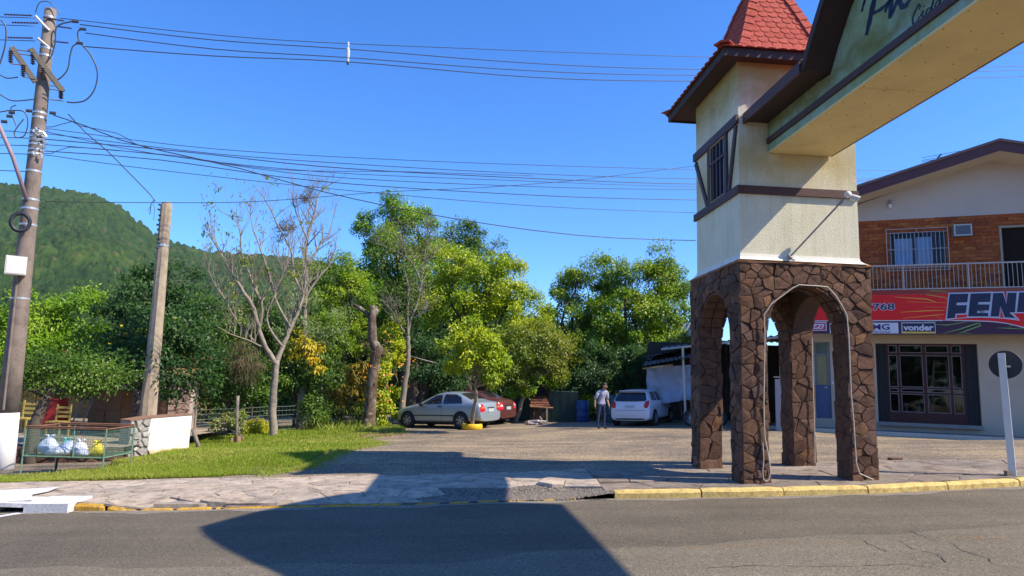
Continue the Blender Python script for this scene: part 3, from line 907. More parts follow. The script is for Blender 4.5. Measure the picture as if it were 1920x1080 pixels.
# timber bands and the half-timbered window on the shaded side
M_TIM = mat('brown_timber_paint', (0.085, 0.030, 0.020), 0.6, 0.25, 6, 0.3, 50)
M_TIM2 = mat('purple_brown_timber', (0.070, 0.030, 0.028), 0.6, 0.25, 6, 0.3, 50)
t1, z1 = on_left(1386.3, 346.2, U0); t2, z2 = on_left(1387.7, 360.1, U0)
zb0, zb1 = 5.09, 5.235
mb = MB(); th = 0.05
mb.box(T0, dB, dA, dZ, (U0 - th, V0 - th, zb0), (U1 + 0.01, V0, zb1)); mb.build('timber_band', M_TIM, gate)
mb = MB(); mb.box(T0, dB, dA, dZ, (U0 - th, V0, zb0), (U0, V1 + 0.06, zb1)); mb.build('timber_band', M_TIM2, gate)
def LP(x, y): return on_left(x, y, U0 - 0.02)
def left_beam(poly, d0, d1, m, name='timber'):
    mb = MB(); mb.prism([LP(*p) for p in poly], G(0, 0, 0), dA, dZ, -dB, -(U0 - d0) , -(U0 - d1)); mb.build(name, m, gate)
def left_box(ta, tb, za, zb, m, th=0.045, name='timber', par=None, s0=None):
    mb = MB(); s = U0 if s0 is None else s0
    mb.box(T0, dB, dA, dZ, (s - th, ta, za), (s, tb, zb)); return mb.build(name, m, par or gate)
tt, zt_ = LP(1345, 242)
zr1 = LP(1344, 251)[1] + 0.0
left_box(V0 - 0.03, V1 + 0.06, zr1 - 0.165, zr1, M_TIM2, 0.055)                         # head rail
ta_, tb_ = LP(1363.5, 300)[0], LP(1328, 330)[0]          # window opening between the posts (near, far)
print('window', ta_, tb_, zr1)
zs0, zs1 = zb1, zr1 - 0.165
left_box(ta_ - 0.0, ta_ + 0.10, zs0, zs1, M_TIM2)          # near post
left_box(tb_ - 0.10, tb_ + 0.0, zs0, zs1, M_TIM2)          # far post
def brace(t0, z0, t1, z1, w=0.10):
    mb = MB(); a = np.array([t0, z0]); b = np.array([t1, z1]); d = (b - a) / np.linalg.norm(b - a); nn = np.array([-d[1], d[0]]) * w / 2
    mb.prism([tuple(a - nn), tuple(b - nn), tuple(b + nn), tuple(a + nn)], G(0, 0, 0), dA, dZ, -dB, -U0, -U0 + 0.04); mb.build('brace', M_TIM2, gate)
brace(V0 + 0.05, zs1 - 0.02, ta_ - 0.06, zs0 + 0.02)
brace(V1 - 0.02, zs1 - 0.05, tb_ + 0.06, zs0 + 0.02)
win = thing('window', G(U0, (ta_ + tb_) / 2, zs0), None, None); win.parent = gate; win.location = Vector(G(U0, (ta_ + tb_) / 2, zs0)) - Vector(T0)
M_NIGHT = mat_glass('dark_pane', (0.012, 0.018, 0.035), 0.06)
M_WOODY = mat('ochre_window_wood', (0.42, 0.28, 0.12), 0.6, 0.2)
w0, w1 = ta_ + 0.10, tb_ - 0.10
mb = MB(); mb.box(T0, dB, dA, dZ, (U0 - 0.008, w0, zs0 + 0.03), (U0 - 0.002, w1, zs1 - 0.03)); mb.build('pane', M_NIGHT, win)
mb = MB()
mb.box(T0, dB, dA, dZ, (U0 - 0.03, w0, zs1 - 0.03), (U0 - 0.001, w1, zs1)); mb.box(T0, dB, dA, dZ, (U0 - 0.03, w0, zs0), (U0 - 0.001, w1, zs0 + 0.035))
mb.box(T0, dB, dA, dZ, (U0 - 0.03, w1 - 0.03, zs0 + .035), (U0 - 0.001, w1, zs1 - .03)); mb.build('sash', M_WOODY, win)
for f in (0.28, 0.52, 0.76):
    mb = MB(); tm = w0 + (w1 - w0) * f; mb.box(T0, dB, dA, dZ, (U0 - 0.035, tm - 0.02, zs0 + .035), (U0 - 0.008, tm + 0.02, zs1 - .03)); mb.build('window_bar', M_TIM2, win)
mb = MB(); mb.box(T0, dB, dA, dZ, (U0 - 0.04, w0, 6.0), (U0 - 0.009, w1, 6.05)); mb.build('window_rail', M_TIM2, win)

# security lamp and its arm, standing off the plinth
M_GREY = mat('weathered_conduit', (0.30, 0.25, 0.23), 0.6, 0.2)
M_FIT = mat('lamp_white', (0.72, 0.71, 0.68), 0.4, 0.08)
a = G(*[on_front(1480, 483, -0.05)[0], -0.05, on_front(1480, 483, -0.05)[1]])
bx_, bz_ = on_front(1590, 365, -0.35); b = G(bx_, -0.35, bz_)
lampg = thing('lamp', a, None, None); lampg.parent = gate; lampg.location = Vector(a) - Vector(T0)
mb = MB(); mb.tube([a, a + (b - a) * 0.86, b], 0.016, 8); mb.build('lamp_arm', M_GREY, lampg)
mb = MB(); mb.tube([a + dA * 0.04, a + (b - a) * 0.03], 0.05, 10); mb.build('flange', M_GREY, lampg)
mb = MB(); mb.tube([a + (b - a) * 0.84, a + (b - a) * 0.90], 0.028, 8); mb.build('coupling', M_GREY, lampg)
mb = MB(); mb.lathe([(0.0, -0.05), (0.04, -0.048), (0.062, -0.02), (0.062, 0.02), (0.04, 0.048), (0.0, 0.05)], b, 14, -dA, dB); mb.build('sensor_head', M_FIT, lampg, smooth=True)
hd = dB * 0.85 - dZ * 0.35 - dA * 0.25; hd /= np.linalg.norm(hd)
mb = MB(); mb.tube([b + hd * 0.03, b + hd * 0.08, b + hd * 0.20], [0.02, 0.034, 0.038], 10); mb.tube([b - dZ * .06 + hd * 0.03, b - dZ * .06 + hd * 0.15], [0.02, 0.028], 10); mb.build('lamp_shade', M_FIT, lampg)

# white cable stapled round the front arch, and one on a rear pier
M_CAB = mat('pale_cable', (0.50, 0.44, 0.36), 0.6, 0.15)
cp = [(1436, 903), (1441, 900), (1445, 885), (1442, 860), (1434, 820), (1432, 760), (1433, 700), (1434, 630), (1433, 590), (1446, 570), (1465, 556), (1485, 541), (1498, 534), (1530, 536), (1552, 538), (1566, 553), (1580, 575), (1588, 592), (1592, 640), (1594, 690), (1596, 740), (1600, 780), (1603, 830), (1606, 870), (1612, 888), (1630, 896), (1642, 901)]
mb = MB()
pts = []
for (x, y), (x2, y2) in zip(cp, cp[1:]):
    for k in range(3):
        f = k / 3; s, z = on_front(x + (x2 - x) * f, y + (y2 - y) * f, -0.065); pts.append(G(s, -0.062, z))
mb.tube(pts, 0.011, 6); mb.build('cable', M_CAB, gate)
mb = MB(); pts = []
for x, y in ((1436, 903), (1431, 898), (1430, 884), (1432, 860), (1430, 830)):
    s, z = on_front(x, y, -0.055); pts.append(G(s, -0.055, z))
mb.tube(pts, 0.009, 6); mb.build('cable', M_CAB, gate)
mb = MB(); pts = []
for x, y in ((1522, 632), (1523, 680), (1525, 740), (1527, 800), (1528, 868)):
    s, z = on_front(x, y, DT - PW - 0.06); pts.append(G(s, DT - PW - 0.06, z))
mb.tube(pts, 0.010, 6); mb.build('cable', M_CAB, gate)

# ---- roof: bell-cast pyramid with fish-scale tiles
M_TILE = mat_stone('red_clay_tile', [(0.50, 0.10, 0.070), (0.57, 0.125, 0.085), (0.53, 0.112, 0.075), (0.46, 0.09, 0.065)], 30)
M_DARKW = mat('dark_roof_timber', (0.045, 0.022, 0.018), 0.7, 0.2, 5, 0.2)
E0, E1, F0, F1 = -0.36, 2.66, -0.27, 3.02
cS, cT = (E0 + E1) / 2, (F0 + F1) / 2; hS, hT = (E1 - E0) / 2, (F1 - F0) / 2
ZR = ZE + 0.13
PROF = [(0.0, 0.0), (0.30, 0.10), (0.52, 0.22), (0.66, 0.42), (0.80, 0.80), (0.96, 1.30), (1.14, 1.82), (1.34, 2.28), (1.58, 2.70)]
def rp(k, side):      # point fraction along profile k (0..len-1) -> inset, height
    i = min(int(k), len(PROF) - 2); f = k - i
    return (PROF[i][0] + (PROF[i + 1][0] - PROF[i][0]) * f, PROF[i][1] + (PROF[i + 1][1] - PROF[i][1]) * f)
mb = MB(); vs = []
for d, h in PROF:
    dt = d * hT / hS if d < 1.58 else hT - 0.02
    ds = min(d, hS - 0.02); dt = min(dt, hT - 0.02)
    for sx, sy in ((-1, -1), (1, -1), (1, 1), (-1, 1)):
        vs.append(G(cS + sx * (hS - ds), cT + sy * (hT - dt), ZR + h))
nP = len(PROF)
mb.add(vs, [(l * 4 + i, l * 4 + (i + 1) % 4, (l + 1) * 4 + (i + 1) % 4, (l + 1) * 4 + i) for l in range(nP - 1) for i in range(4)] + [(3, 2, 1, 0)])
mb.build('roof_deck', M_DARKW, gate)
mb = MB()
mb.box(T0, dB, dA, dZ, (E0 + 0.03, F0 + 0.03, ZE - 0.02), (E1 - 0.03, F0 + 0.07, ZR - 0.005)); mb.box(T0, dB, dA, dZ, (E0 + 0.03, F1 - 0.07, ZE - 0.02), (E1 - 0.03, F1 - 0.03, ZR - 0.005))
mb.box(T0, dB, dA, dZ, (E0 + 0.03, F0 + 0.07, ZE - 0.02), (E0 + 0.07, F1 - 0.07, ZR - 0.005)); mb.box(T0, dB, dA, dZ, (E1 - 0.07, F0 + 0.07, ZE - 0.02), (E1 - 0.03, F1 - 0.07, ZR - 0.005))
mb.build('fascia', M_DARKW, gate)
mb = MB(); mb.box(T0, dB, dA, dZ, (E0 + 0.07, F0 + 0.07, ZE + 0.02), (E1 - 0.07, F1 - 0.07, ZE + 0.05)); mb.build('eave_boarding', M_DARKW, gate)
# one tile mesh, shared
tw, tl = 0.205, 0.27
tv = [(-tw / 2, tl), (-tw / 2, 0.07)] + [(-tw / 2 * math.cos(a), 0.07 - 0.07 * math.sin(a)) for a in (0.5, 1.05, 1.57, 2.1, 2.64)] + [(tw / 2, 0.07), (tw / 2, tl)]
tm_ = MB(); tm_.prism([(x * 0.97, y) for x, y in tv], (0, 0, 0), (1, 0, 0), (0, 1, 0), (0, 0, 1), 0.0, 0.014)
tile_me = bpy.data.meshes.new('roof_tile'); tile_me.from_pydata(tm_.v, [], tm_.f); tile_me.materials.append(M_TILE)
# profile resampled into rows
seg = [math.hypot(PROF[i + 1][0] - PROF[i][0], PROF[i + 1][1] - PROF[i][1]) for i in range(nP - 1)]
def at_len(L):
    for i, s in enumerate(seg):
        if L <= s or i == nP - 2: 
            f = L / s; return (PROF[i][0] + (PROF[i + 1][0] - PROF[i][0]) * f, PROF[i][1] + (PROF[i + 1][1] - PROF[i][1]) * f, i)
        L -= s
tiles = []
row = 0.142; L = 0.0; k = 0
while L < sum(seg) - 0.1:
    d, h, i = at_len(L); d2, h2, _ = at_len(min(L + 0.2, sum(seg) - 1e-3))
    up = np.array([d2 - d, h2 - h]); up /= np.linalg.norm(up)
    for side in range(4):
        along, inw, half, dep, rat = ((dB, dA, hS, hT, hT / hS), (dA, dB, hT, hS, 1.0), (dB, -dA, hS, hT, hT / hS), (dA, -dB, hT, hS, 1.0))[side]
        din = d * (rat if side in (0, 2) else 1.0)
        hw = half - (d if side in (0, 2) else d * hT / hS)
        cen = T0 + dB * cS + dA * cT
        n = int(math.ceil(2 * hw / tw)) + (1 if k % 2 else 0)
        for j in range(n):
            x = -hw + (j + (0 if k % 2 else 0.5)) * tw
            if abs(x) > hw - 0.045: continue
            u_ = along if side in (0, 3) else -along
            P = cen - inw * (dep - din) + (along * x) + dZ * (ZR + h)
            upv = inw * up[0] * (rat if side in (0, 2) else 1.0) + dZ * up[1]; upv /= np.linalg.norm(upv)
            nn = np.cross(u_, upv); nn /= np.linalg.norm(nn)
            if nn[2] < 0: u_ = -u_; nn = -nn
            P = P + nn * 0.022 - upv * 0.05
            yv = upv - nn * 0.075; yv /= np.linalg.norm(yv); zv = np.cross(u_, yv)
            j1, j2 = rng.uniform(-0.004, 0.004), rng.uniform(-0.004, 0.004)
            P = P + u_ * j1 + upv * j2
            M = Matrix(((u_[0], yv[0], zv[0], P[0]), (u_[1], yv[1], zv[1], P[1]), (u_[2], yv[2], zv[2], P[2]), (0, 0, 0, 1)))
            vis = (side == 0 and px(P)[1] > -30 and px(P)[0] < 1560, side == 3 and False)
            pr = 0 if (side == 0 and px(P)[1] > -25) else (1 if (side == 1 and px(P)[1] > -10) else 5)
            tiles.append((pr, M))
    L += row; k += 1
tiles.sort(key=lambda q: q[0])
rest = MB()
for i, (pr, M) in enumerate(tiles):
    if i < 298: instance('roof_tile', tile_me, M, gate)
    else: rest.add([M @ Vector(v) for v in tm_.v], tm_.f)
rest.build('rear_roof_tiles', M_TILE, gate, kind='stuff')
# hip tiles
for sx, sy in ((-1, -1), (1, -1), (1, 1), (-1, 1)):
    L = -0.03
    while L < sum(seg) - 0.15:
        a_ = at_len(max(L, 0.0)); b_ = at_len(min(L + 0.235, sum(seg) - 1e-3))
        def hp(q, ext=0): return G(cS + sx * (hS - q[0] + ext), cT + sy * (hT - q[0] * hT / hS + ext), ZR + q[1] + 0.03)
        p0, p1 = hp(a_, 0.03 if L < 0 else 0), hp(b_)
        d = (p1 - p0) / np.linalg.norm(p1 - p0)
        th_, tv_ = b_[0] - a_[0], b_[1] - a_[1]; q_ = math.hypot(th_, tv_)
        nS = dB * sx * tv_ / q_ + dZ * th_ / q_; nT = dA * sy * tv_ / q_ + dZ * th_ / q_
        wS = np.cross(d, nS); wS /= np.linalg.norm(wS); wS = wS if wS @ (dA * sy) < 0 else -wS
        wT = np.cross(d, nT); wT /= np.linalg.norm(wT); wT = wT if wT @ (dB * sx) < 0 else -wT
        nn = nS + nT; nn /= np.linalg.norm(nn)
        mb = MB(); w_ = 0.135; vs = []
        for p, lift, sc in ((p0, 0.062, 1.05), (p1 + d * 0.02, 0.040, 0.96)):
            vs += [p + wS * w_ * sc + nS * lift, p + nn * (lift + 0.012), p + wT * w_ * sc + nT * lift, p + wT * w_ * sc + nT * (lift - 0.022), p + nn * (lift - 0.02), p + wS * w_ * sc + nS * (lift - 0.022)]
        fs = [(i, (i + 1) % 6, (i + 1) % 6 + 6, i + 6) for i in range(6)] + [tuple(reversed(range(6))), tuple(range(6, 12))]
        mb.add(vs, fs); mb.build('hip_tile', M_TILE, gate)
        L += 0.205

# ---- beam over the road
def mat_green():
    n = NT('mildewed_green_paint')
    z = n.zco()[2]
    f = n.noise(0.8, 5, 0.6); g = n.noise(3.2, 6, 0.7, dist=0.6)
    col = n.ramp(f, [(0.35, (0.26, 0.34, 0.17)), (0.5, (0.30, 0.42, 0.30)), (0.68, (0.34, 0.46, 0.42))])
    m = n.ramp(g, [(0.42, (0, 0, 0)), (0.7, (1, 1, 1))])
    col = n.mix(n.math('MULTIPLY', m, 0.75), col, (0.24, 0.22, 0.04))
    up = n.ramp(n.math('MULTIPLY', n.math('SUBTRACT', n.math('ADD', z, n.math('MULTIPLY', n.noise(1.8, 5, 0.7), 0.8)), 6.55), 2.2, True), [(0.0, (0, 0, 0)), (0.5, (0.7, 0.7, 0.7)), (1.0, (0, 0, 0))])
    col = n.mix(up, col, (0.16, 0.14, 0.03))
    col = n.mix(n.ramp(n.noise(5, 8, 0.8), [(0.55, (0, 0, 0)), (0.8, (0.5, 0.5, 0.5))]), col, (0.10, 0.13, 0.06))
    return n.done(col, 0.85, n.bump(n.noise(30, 5, 0.7), 0.25, 0.01), 0.2)
M_GREEN = mat_green()
M_SOFF = mat('ochre_soffit_board', (0.80, 0.63, 0.29), 0.85, 0.16, 1.2, 0.12, 20)
BL, BR, BZ = 0.60, 1.77, 5.885
TE = -9.9
GP = [(0.02, 6.46), (-2.05, 6.46), (-2.3, 6.80), (-2.65, 7.20), (-3.15, 7.60), (-3.7, 7.92), (-4.3, 8.16), (-4.86, 8.36), (-5.35, 8.10), (-5.9, 7.62), (-6.4, 7.1), (-6.75, 6.70), (-7.0, 6.46), (TE, 6.46)]
mb = MB()
side_poly = [(V0 - 0.0, BZ + 0.02), (V0 - 0.0, 6.62)] + [(t, z - 0.06) for t, z in GP[1:]] + [(TE, BZ + 0.02)]
mb.prism([(p[0], p[1]) for p in side_poly], T0, dA, dZ, -dB, -(BL + 0.04), -BL)
mb.prism([(p[0], p[1]) for p in side_poly], T0, dA, dZ, -dB, -BR, -(BR - 0.04))
mb.build('beam_face', M_GREEN, gate)
# soffit boards, each a part, joints showing
ts = [V0 - 0.01, -1.35, -2.95, -4.55, -6.15, -7.75, TE]
tj = [V0 - 0.01, on(1590, 158, (0, 0, BZ), (0, 0, 1)) , None]
jt = (on(1650, 165, (0, 0, BZ), (0, 0, 1)) - T0) @ dA
ts = [V0 - 0.01] + [jt - 2.44 * k for k in range(0, 4)] + [TE - 0.02]
for a, b in zip(ts, ts[1:]):
    mb = MB(); mb.box(T0, dB, dA, dZ, (BL + 0.0, b + 0.004, BZ - 0.012), (BR, a - 0.004, BZ + 0.019)); mb.build('soffit_board', M_SOFF, gate)
mb = MB()
for a, b in zip(ts, ts[1:]):
    n = 6
    for i in range(n + 1):
        t = a - 0.04 + (b - a + 0.08) * i / n
        for s in (BL + 0.05, (2 * BL + BR) / 3, (BL + 2 * BR) / 3, BR - 0.06):
            mb.lathe([(0.009, -0.016), (0.009, -0.0125)], G(s + rng.uniform(-.01, .01), t, BZ), 6); mb.lathe([(0.0, -0.0165), (0.009, -0.016)], G(s, t, BZ), 6)
mb.build('board_screws', mat('rust', (0.22, 0.09, 0.04), 0.9, 0.3), gate)
M_RUSTE = mat('rusty_edge', (0.22, 0.11, 0.045), 0.9, 0.4, 12, 0.4)
mb = MB(); mb.box(T0, dB, dA, dZ, (BR, TE, BZ - 0.02), (BR + 0.02, V0 - 0.02, BZ + 0.03)); mb.build('drip_edge', M_RUSTE, gate)
# brown band along the painted face
bt = LPz = on_left(1437, 272, BL)[1]; 
mb = MB(); mb.box(T0, dB, dA, dZ, (BL - 0.045, TE, 6.035), (BL, V0 - 0.02, 6.135)); mb.build('face_band', M_TIM2, gate)
mb = MB(); mb.box(T0, dB, dA, dZ, (BR, TE, 6.035), (BR + 0.045, V0 - 0.02, 6.135)); mb.build('face_band', M_TIM2, gate)
# roof over the beam: thin slab following the bell-shaped gable, with bargeboards
def slab(s0, s1, lo, hi, m, name, P=GP):
    mb = MB(); vs = []; n = len(P)
    for t, z in P:
        vs += [G(s0, t, z + lo), G(s1, t, z + lo), G(s1, t, z + hi), G(s0, t, z + hi)]
    fs = []
    for i in range(n - 1):
        for a, b in ((0, 1), (1, 2), (2, 3), (3, 0)): fs.append((i * 4 + a, i * 4 + b, i * 4 + 4 + b, i * 4 + 4 + a))
    fs += [(0, 3, 2, 1), (n * 4 - 4, n * 4 - 3, n * 4 - 2, n * 4 - 1)]
    mb.add(vs, fs); mb.build(name, m, gate)
GP[0] = (V0 - 0.01, 6.46)
slab(0.20, 2.05, -0.02, 0.05, M_DARKW, 'beam_roof_deck')
slab(0.16, 0.20, -0.05, 0.13, M_DARKW, 'bargeboard')
slab(2.05, 2.09, -0.05, 0.13, M_DARKW, 'bargeboard')
GPb = [(t, z) for t, z in GP if -6.9 < t < -3.0]
slab(2.09, 3.2, -0.9, 0.05, M_DARKW, 'shadow_bay', [(-3.15, 7.4), (-3.7, 7.4), (-4.3, 7.4), (-4.86, 7.4), (-5.4, 7.4), (-6.0, 7.4), (-7.5, 7.4), (-9.8, 7.4)])  # unseen bay past the frame edge, added for its shadow on the road
# roof tiles along the verge (stuff: seen as a serrated edge)
mb = MB(); L = 0
P = GP
for (t0_, z0_), (t1_, z1_) in zip(P, P[1:]):
    n = max(1, int(math.hypot(t1_ - t0_, z1_ - z0_) / 0.15))
    for i in range(n):
        f = i / n; t, z = t0_ + (t1_ - t0_) * f, z0_ + (z1_ - z0_) * f
        t2_, z2_ = t0_ + (t1_ - t0_) * (i + 1.25) / n, z0_ + (z1_ - z0_) * (i + 1.25) / n
        for s in [0.21 + 0.2 * q for q in range(9)]:
            a, b, c, d = G(s, t, z + 0.085), G(s + 0.19, t, z + 0.085), G(s + 0.19, t2_, z2_ + 0.065), G(s, t2_, z2_ + 0.065)
            up_ = np.array([0, 0, 0.018])
            mb.add([a, b, c, d, a + up_, b + up_, c + up_, d + up_], [(3, 2, 1, 0), (4, 5, 6, 7), (0, 1, 5, 4), (1, 2, 6, 5), (2, 3, 7, 6), (3, 0, 4, 7)])
mb.build('beam_roof_tiles', M_TILE, gate, kind='stuff')
# boxed eave at the foot of the gable against the tower
t_a, z_a = on_left(1393, 228, 0.16)
mb = MB()
mb.prism([(-2.02, 6.40), (-2.02, 6.585), (V0 - 0.01, 6.585), (V0 - 0.01, 6.40)], T0, dA, dZ, dB, 0.12, 0.158)
mb.build('eave_board', M_TIM, gate)

# brush lettering on the beam
M_INK = mat('lettering_navy', (0.006, 0.007, 0.028), 0.5, 0.2, 9, 0.0)
def stroke(pts, w, name):
    P = []
    pts = [np.array(p, float) for p in pts]
    for i in range(len(pts) - 1):       # Catmull-Rom through the brush points
        p0, p1, p2, p3 = pts[max(i - 1, 0)], pts[i], pts[i + 1], pts[min(i + 2, len(pts) - 1)]
        for k in range(6):
            t = k / 6
            P.append(0.5 * (2 * p1 + (p2 - p0) * t + (2 * p0 - 5 * p1 + 4 * p2 - p3) * t * t + (3 * p1 - p0 - 3 * p2 + p3) * t ** 3))
    P.append(pts[-1])
    W = []
    for i in range(len(P)):
        W.append(w * 1.6 * (0.75 + 0.45 * math.sin(math.pi * i / (len(P) - 1)) + 0.12 * math.sin(i * 1.1)))
    Q = [G(BL - 0.006, *on_left(p[0], p[1], BL - 0.006)) for p in P]
    stroke.mb.ribbon(Q, W, -dB)
def letters(name, strokes):
    stroke.mb = MB()
    for s, w in strokes: stroke(s, w, name)
    stroke.mb.build(name, M_INK, gate)
letters('letter_p', [([(1655, -60), (1646, -25), (1637, 8), (1630, 40), (1624, 66)], 0.06), ([(1616, 22), (1619, 8), (1628, -14), (1650, -44), (1680, -66), (1700, -50), (1688, -22), (1665, 5), (1650, 18), (1636, 25)], 0.035)])
letters('letter_i', [([(1659, 23), (1663, 12), (1669, 2), (1673, -10), (1670, 14), (1669, 29), (1674, 20), (1682, 2), (1687, -12)], 0.045)])
letters('letter_c', [([(1716, -30), (1708, -38), (1694, -22), (1687, 0), (1691, 12), (1699, 9), (1708, -6), (1716, -18)], 0.04)])
letters('letter_c', [([(1722, 18), (1725, 12), (1722, 9), (1716, 20), (1711, 34), (1712, 45), (1718, 42), (1723, 32)], 0.016)])
letters('letter_i', [([(1723, 33), (1727, 27), (1730, 21), (1729, 29), (1731, 32), (1736, 24)], 0.014), ([(1731.5, 11), (1732.5, 12.5)], 0.016)])
letters('letter_d', [([(1744, 14), (1739, 17), (1736, 24), (1738, 27), (1743, 21), (1748, 8), (1752, -6), (1748, 6), (1746, 18), (1750, 15)], 0.015)])
letters('letter_a', [([(1761, 0), (1756, 3), (1753, 11), (1756, 13), (1761, 6), (1764, -2), (1762, 6), (1765, 7), (1770, 0)], 0.015)])
# ------------------------------------------------------------------ utility pole, wires
M_CONC = mat('weathered_concrete', (0.215, 0.165, 0.135), 0.9, 0.5, 4, 0.7, 30)
M_PWH = mat('pole_whitewash', (0.80, 0.79, 0.82), 0.8, 0.06, 5, 0.15)
M_GALV = mat('galvanised_steel', (0.55, 0.56, 0.58), 0.45, 0.2, 20, 0.1, metal=0.6)
M_XARM = mat('crossarm_timber', (0.14, 0.115, 0.09), 0.85, 0.3, 9, 0.4)
M_POLY = mat('insulator_brown', (0.05, 0.022, 0.035), 0.35, 0.2)
M_WIRE = mat('black_cable', (0.035, 0.037, 0.045), 0.4, 0.1, 5, 0, spec=0.6)
M_ALU = mat('bare_conductor', (0.08, 0.07, 0.10), 0.45, 0.1, 5, 0, metal=0.5)
PB = gr(5, 880); PB[2] = terrain(PB[0], PB[1])
hd_ = np.array([PB[0], PB[1], 0.0])
def pole_pt(x, y):         # point at the pole's distance
    return on(x, y, PB, hd_)
Ptop = pole_pt(95, 18)
pole = thing('utility_pole', PB, 'tall grey concrete utility pole with whitewashed foot, crossarms and a coiled cable', 'utility pole')
ax = (Ptop - PB); AX = ax / np.linalg.norm(ax)
def pz(f): return PB + ax * f
mb = MB(); mb.tube([pz(-0.02), pz(0.114)], [0.225, 0.213], 20); mb.build('whitewashed_foot', M_PWH, pole, smooth=True)
mb = MB(); mb.tube([pz(0.114)] + [pz(0.114 + 0.886 * i / 8) for i in range(1, 9)], [0.211 - 0.086 * i / 8 for i in range(9)], 20); mb.build('shaft', M_CONC, pole, smooth=True)
def fr(y):   # height fraction at image row y on the pole line
    x = 5 + (95 - 5) * (880 - y) / (880 - 18); p = pole_pt(x, y); return ((p - PB) @ AX) / np.linalg.norm(ax)
LV = np.array([-1.0, 0.0, 0.0])
RT = np.cross(hd_ / np.linalg.norm(hd_), dZ); RT /= np.linalg.norm(RT)     # to the viewer's right
TW = -hd_ / np.linalg.norm(hd_)                                             # towards the road
for y in (34, 92, 106, 213, 222, 248, 256, 264, 272, 282, 290, 322, 375, 392, 422, 560):
    f = fr(y); r = 0.211 - 0.086 * (f - 0.114) / 0.886 + 0.006
    mb = MB(); mb.tube([pz(f) - AX * 0.022, pz(f) + AX * 0.022], r, 18); mb.build('steel_band', M_GALV, pole)
# earth conduit down the pole
mb = MB(); mb.tube([pz(fr(y)) + TW * 0.19 - RT * 0.10 for y in (520, 600, 700, 768)], 0.025, 6); mb.build('earth_conduit', M_CONC, pole)
# crossarms (two, at an angle) with insulators
def P(x, y, d=0.0): return pole_pt(x, y) + TW * d
arms = [((22, 97), (66, 160), 0.28), ((57, 100), (117, 178), 0.30)]
for a, b, d in arms:
    p, q = P(*a, d), P(*b, d - 0.05)
    u = (q - p); L = np.linalg.norm(u); u /= L; v = np.cross(u, TW); v /= np.linalg.norm(v); w = np.cross(u, v)
    mb = MB(); mb.box(p, u, v, w, (0, -0.055, -0.045), (L, 0.055, 0.045)); mb.build('crossarm', M_XARM, pole)
mb = MB()
for y0, y1 in (((22, 101), (66, 106)), ((25, 108), (64, 113)), ((20, 128), (45, 130)), ((42, 152), (66, 156)), ((92, 168), (118, 170)), ((92, 175), (117, 177)), ((92, 194), (118, 196))):
    mb = MB(); mb.tube([P(*y0, 0.3), P(*y1, 0.28)], 0.014, 6); mb.build('tie_rod', M_XARM, pole)
def insul(p, q, n, r, m, name='insulator'):
    p, q = np.array(p), np.array(q); d = q - p; L = np.linalg.norm(d); d /= L
    pr_ = [(0.012, 0)]
    for i in range(n):
        a = L * (i + 0.15) / n; b = L * (i + 0.55) / n
        pr_ += [(r * 0.45, a), (r, (a + b) / 2), (r * 0.45, b)]
    pr_ += [(0.012, L)]
    u = np.cross(d, [0, 0, 1.0]) if abs(d[2]) < 0.9 else np.cross(d, [1.0, 0, 0]); u /= np.linalg.norm(u)
    mb = MB(); mb.lathe(pr_, p, 10, d, u); mb.build(name, m, pole, smooth=False)
for (x, y0, y1) in ((20, 104, 127), (61, 107, 130), (43, 130, 152), (80, 136, 158), (113, 178, 193)):
    insul(P(x, y0, 0.3), P(x, y1, 0.3), 6, 0.055, M_POLY)
for a, b in (((8, 32), (60, 34)), ((22, 47), (72, 48)), ((14, 75), (62, 76)), ((80, 37), (120, 44)), ((106, 54), (134, 58)), ((100, 82), (128, 85))):
    insul(P(*a, 0.15), P(*b, 0.15), 9, 0.032, M_POLY, 'strain_insulator')
mb = MB(); mb.tube([P(66, 35, 0.15), P(80, 50, .15), P(92, 62, .15)], 0.03, 6); mb.tube([P(70, 76, .15), P(90, 92, .12)], 0.03, 6); mb.build('bracket', M_GALV, pole)
mb = MB()
for c, r in (([(66, 30), (72, 14), (82, 9), (96, 13), (112, 33)], 0.012), ([(136, 46), (112, 52), (104, 62), (103, 85), (96, 110), (90, 118)], 0.018), ([(152, 60), (145, 66), (148, 84), (168, 108), (181, 140), (176, 172), (160, 192), (140, 197), (124, 196)], 0.018),
             ([(144, 87), (135, 94), (130, 112), (126, 135), (112, 152), (96, 158)], 0.018), ([(2, 44), (11, 58), (10, 90), (0, 126)], 0.018), ([(0, 182), (24, 194), (64, 191)], 0.014), ([(0, 146), (14, 152), (34, 150)], 0.014),
             ([(0, 215), (20, 212), (44, 214), (52, 232), (46, 258), (30, 262), (28, 250), (44, 228)], 0.014), ([(30, 202), (20, 210), (30, 240)], 0.012)):
    q3 = [np.array(q, float) for q in c]; sm = []
    for i in range(len(q3) - 1):
        p0, p1, p2, p3 = q3[max(i - 1, 0)], q3[i], q3[i + 1], q3[min(i + 2, len(q3) - 1)]
        for k in range(5):
            t = k / 5; sm.append(0.5 * (2 * p1 + (p2 - p0) * t + (2 * p0 - 5 * p1 + 4 * p2 - p3) * t * t + (3 * p1 - p0 - 3 * p2 + p3) * t ** 3))
    mb = MB(); mb.tube([P(*q, 0.2) for q in sm + [q3[-1]]], r, 6); mb.build('jumper_loop', M_WIRE, pole)
mb = MB()
for q in ((140, 46), (154, 60), (148, 86), (98, 216), (54, 212), (8, 232), (18, 222), (22, 215)): mb = MB(); mb.tube([P(q[0] - 6, q[1], .2), P(q[0] + 6, q[1] + 1, .2)], 0.04, 8); mb.build('cable_joint', M_WIRE, pole)
